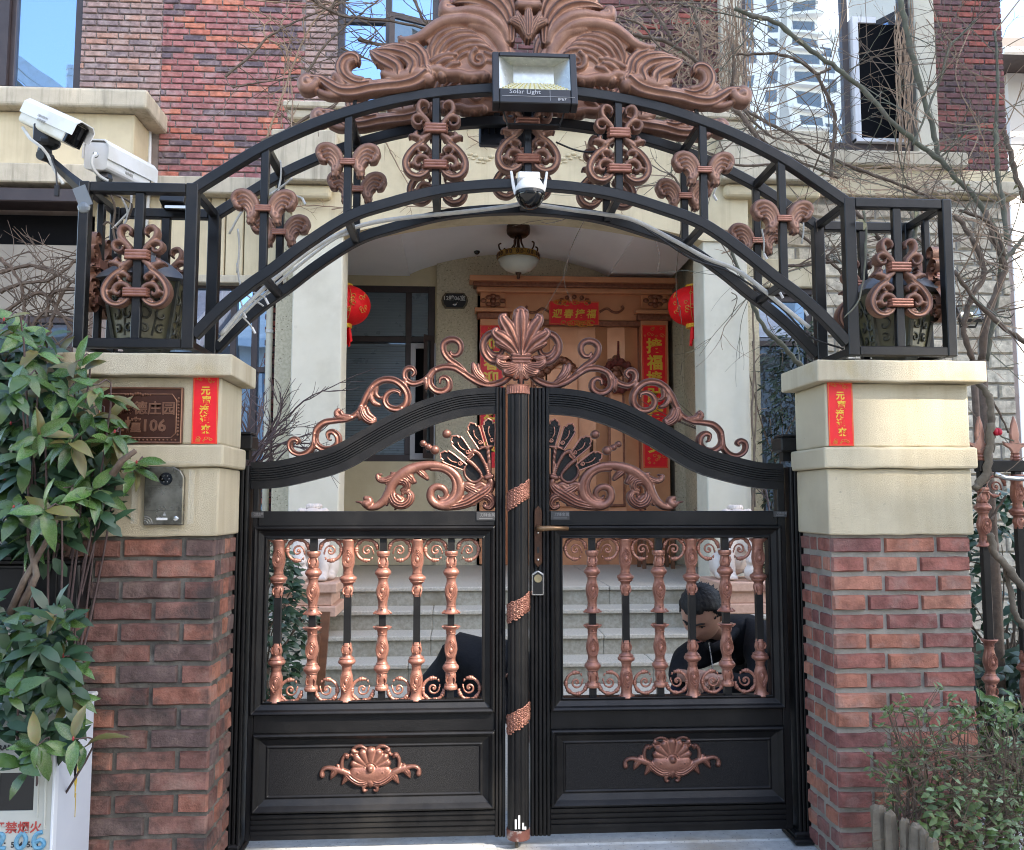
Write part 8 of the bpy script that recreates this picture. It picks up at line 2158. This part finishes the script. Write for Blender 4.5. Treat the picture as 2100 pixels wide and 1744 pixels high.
def villa(lab, x0, x1, Y, ze, zr, seed, wall, roofm):
    t = thing('villa', lab, 'house', ((x0+x1)/2,Y,-.15)); d = 9
    ob('wall', MB().box(x0,x1,Y-d,Y,-.15,ze), wall, t)
    xm_ = (x0+x1)/2
    mb = MB().add([(x0-.4,Y+.4,ze),(x1+.4,Y+.4,ze),(x1+.4,Y-d-.4,ze),(x0-.4,Y-d-.4,ze),(x0-.4,Y-d/2,zr),(x1+.4,Y-d/2,zr)], [(0,1,5,4),(2,3,4,5),(1,2,5),(3,0,4),(0,3,2,1)])
    ob('roof', mb, roofm, t)
    for k in range(int((x1-x0)/2.4)):
        for z in (1.0, 4.0):
            if z+1.6 < ze: 
                f = ob('window', MB().box(x0+.7+k*2.4,x0+2.1+k*2.4,Y-.02,Y+.06,z,z+1.6), WHITE, t); ob('pane', MB().box(x0+.78+k*2.4,x0+2.02+k*2.4,Y+.061,Y+.065,z+.08,z+1.52), TGL, f)
    ob('eaves_board', MB().box(x0-.42,x1+.42,Y+.38,Y+.46,ze-.22,ze+.02), WHITE, t)
TILE = mat('pink_roof_tile', (.34,.22,.19), (.24,.16,.14), 6, .8, streak=((.5,.4,.36), 3))
PALEW = mat('opposite_pale_wall', (.62,.60,.56), (.56,.54,.50), 2, .9, rr=0)
GREYROOF = mat('pale_grey_roof', (.40,.42,.41), (.33,.35,.34), 3, .8, streak=((.55,.57,.56), 2))
villa('pale villa with pink tiled roof across the street on the left', -20, -9, -15, 6.2, 9.0, 1, PALEW, TILE)
villa('pale villa with grey roof across the street in the middle', -7.5, 3.0, -17, 6.4, 9.6, 2, PALEW, GREYROOF)
villa('pale villa with pink tiled roof across the street on the right', 4.5, 10.8, -15, 6.0, 8.4, 3, PALEW, TILE)
# gable with a white verge and a vent pipe mirrored in the upper left window
Yg = -16
t = thing('gable_house', 'white gabled house with a vent pipe mirrored in the upper left window', 'house', (RW(40,200,Yg).x,Yg,-.15))
g0, g1, g2 = RW(44,132,Yg), RW(118,186,Yg), RW(-60,60,Yg)
ob('verge', MB().bar(g2,RW(140,202,Yg),.32,.6).bar(g2+Vector((0,.31,-.5)),RW(125,212,Yg)+Vector((0,.31,0)),.22,.2), WHITE, t)
ob('gable_wall', MB().prism([(g2.x,0),(RW(150,205,Yg).x,0),(RW(150,205,Yg).x,RW(150,208,Yg).z-.5),(g2.x,g2.z-.5)], Yg-6, Yg-.35), GREYR, t)
pp = RW(144,196,Yg); kk = .0085*(2*(YF+.06)-CAM[1]-Yg)/1.9*.4
ob('vent_pipe', MB().lathe([(.17,-1.2),(.17,.55),(.20,.56),(.20,.62),(.17,.63),(.17,.80),(.21,.81),(.21,.95),(.16,.96)], pp, 16), WHITE, t)
# tall slabs added out of view, gapped to shape where the sun falls
SL = mat('slab_render', (.60,.58,.53), (.54,.52,.48), .4, .9, rr=0)
YO = -12; TA = math.tan(SUN_AZ); HT = 33
def occ(x, Y): return x+(Y-YO)*TA
g1a, g1b = occ(W(588,1250,0).x,0), occ(W(1010,1250,0).x,0)
g2a, g2b = occ(W(1826,850,-.33).x,-.33), occ(W(2046,850,-.33).x,-.33)
zlow = W(1900,935,-.33).z+(-.33-YO)/math.cos(SUN_AZ)*math.tan(SUN_EL)
def slab(lab, x0, x1, z1):
    t = thing('blocker_slab', lab, 'apartment block', ((x0+x1)/2,YO,-.15))
    dS = 3.0*TA
    ob('wall', MB().add([(x0,YO,-.15),(x1,YO,-.15),(x1+dS,YO-3,-.15),(x0+dS,YO-3,-.15),(x0,YO,z1),(x1,YO,z1),(x1+dS,YO-3,z1+3/math.cos(SUN_AZ)*math.tan(SUN_EL)),(x0+dS,YO-3,z1+3/math.cos(SUN_AZ)*math.tan(SUN_EL))], [(0,3,2,1),(4,5,6,7),(0,1,5,4),(1,2,6,5),(2,3,7,6),(3,0,4,7)]) if z1 < 25 else MB().add([(x0,YO,-.15),(x1,YO,-.15),(x1+dS,YO-3,-.15),(x0+dS,YO-3,-.15),(x0,YO,z1),(x1,YO,z1),(x1+dS,YO-3,z1),(x0+dS,YO-3,z1)], [(0,3,2,1),(4,5,6,7),(0,1,5,4),(1,2,6,5),(2,3,7,6),(3,0,4,7)]), SL, t)
    for k in range(int((x1-x0-.4)/2.2)):
        for r in range(int((z1-2)/3)):
            f = ob('window', MB().box(x0+.5+2.2*k,x0+1.9+2.2*k,YO,YO+.06,1+3*r,2.7+3*r), WHITE, t)
            ob('pane', MB().box(x0+.58+2.2*k,x0+1.82+2.2*k,YO+.0605,YO+.064,1.08+3*r,2.62+3*r), TGL, f)
slab('tall narrow apartment slab across the street, nearest the villas', 11.3, g1a, HT)
slab('tall apartment slab across the street between two narrow gaps', g1b, g2a, HT)
slab('low link between the apartment slabs across the street', g2a+.004, g2b-.004, zlow)  # added to cut the sun off below the right pillar's patch
zhigh = W(1900,728,-.38).z+.16+(-.33-YO)/math.cos(SUN_AZ)*math.tan(SUN_EL)
zh1 = 1.75+(0-YO)/math.cos(SUN_AZ)*math.tan(SUN_EL)
for (xa_, xb_, zz, lab) in ((g1a,g1b,zh1,'high bridge joining the apartment slabs nearest the villas'),(g2a,g2b,zhigh,'high bridge joining the apartment slabs farther right')):
    tb = thing('upper_blocker', lab, 'bridge', ((xa_+xb_)/2,YO,zz))  # unseen block added to cap the sunlit gap
    up_ = .8/math.cos(SUN_AZ)*math.tan(SUN_EL); ds_ = .8*TA
    ob('sun_stop', MB().add([(xa_+.006,YO-.02,zz),(xb_-.006,YO-.02,zz),(xb_-.006+ds_,YO-.82,zz+up_),(xa_+.006+ds_,YO-.82,zz+up_),(xa_+.006,YO-.02,HT-2),(xb_-.006,YO-.02,HT-2),(xb_-.006+ds_,YO-.82,HT-2),(xa_+.006+ds_,YO-.82,HT-2)], [(0,3,2,1),(4,5,6,7),(0,1,5,4),(1,2,6,5),(2,3,7,6),(3,0,4,7)]), SL, tb)
slab('broad apartment slab across the street at the far right', g2b, 28, HT)
# pale neighbour beyond the right corner
t = thing('neighbour_house', 'pale house with dark eaves beyond the right corner', 'house', (9.5,14,-.15))
nx0 = W(2072,400,14).x
ob('wall', MB().box(nx0,nx0+8,14,20,-.15,W(2085,300,14).z), mat('white_neighbour_wall',(.78,.76,.72),None,2,.9,rr=0), t)
ob('eaves', MB().box(nx0-.6,nx0+8,13.2,20.2,W(2085,140,14).z,W(2085,120,14).z), FRAME, t); ob('gutter', MB().tube([(nx0-.6,13.1,W(2085,150,14).z),(nx0+8,13.1,W(2085,150,14).z)], .08, 8), WHITE, t)
ob('upper_wall', MB().box(nx0+.2,nx0+8,14.2,20,W(2085,300,14).z+.01,W(2085,141,14).z), mat('grey_neighbour_wall',(.5,.48,.46),None,2,.9,rr=0), t)
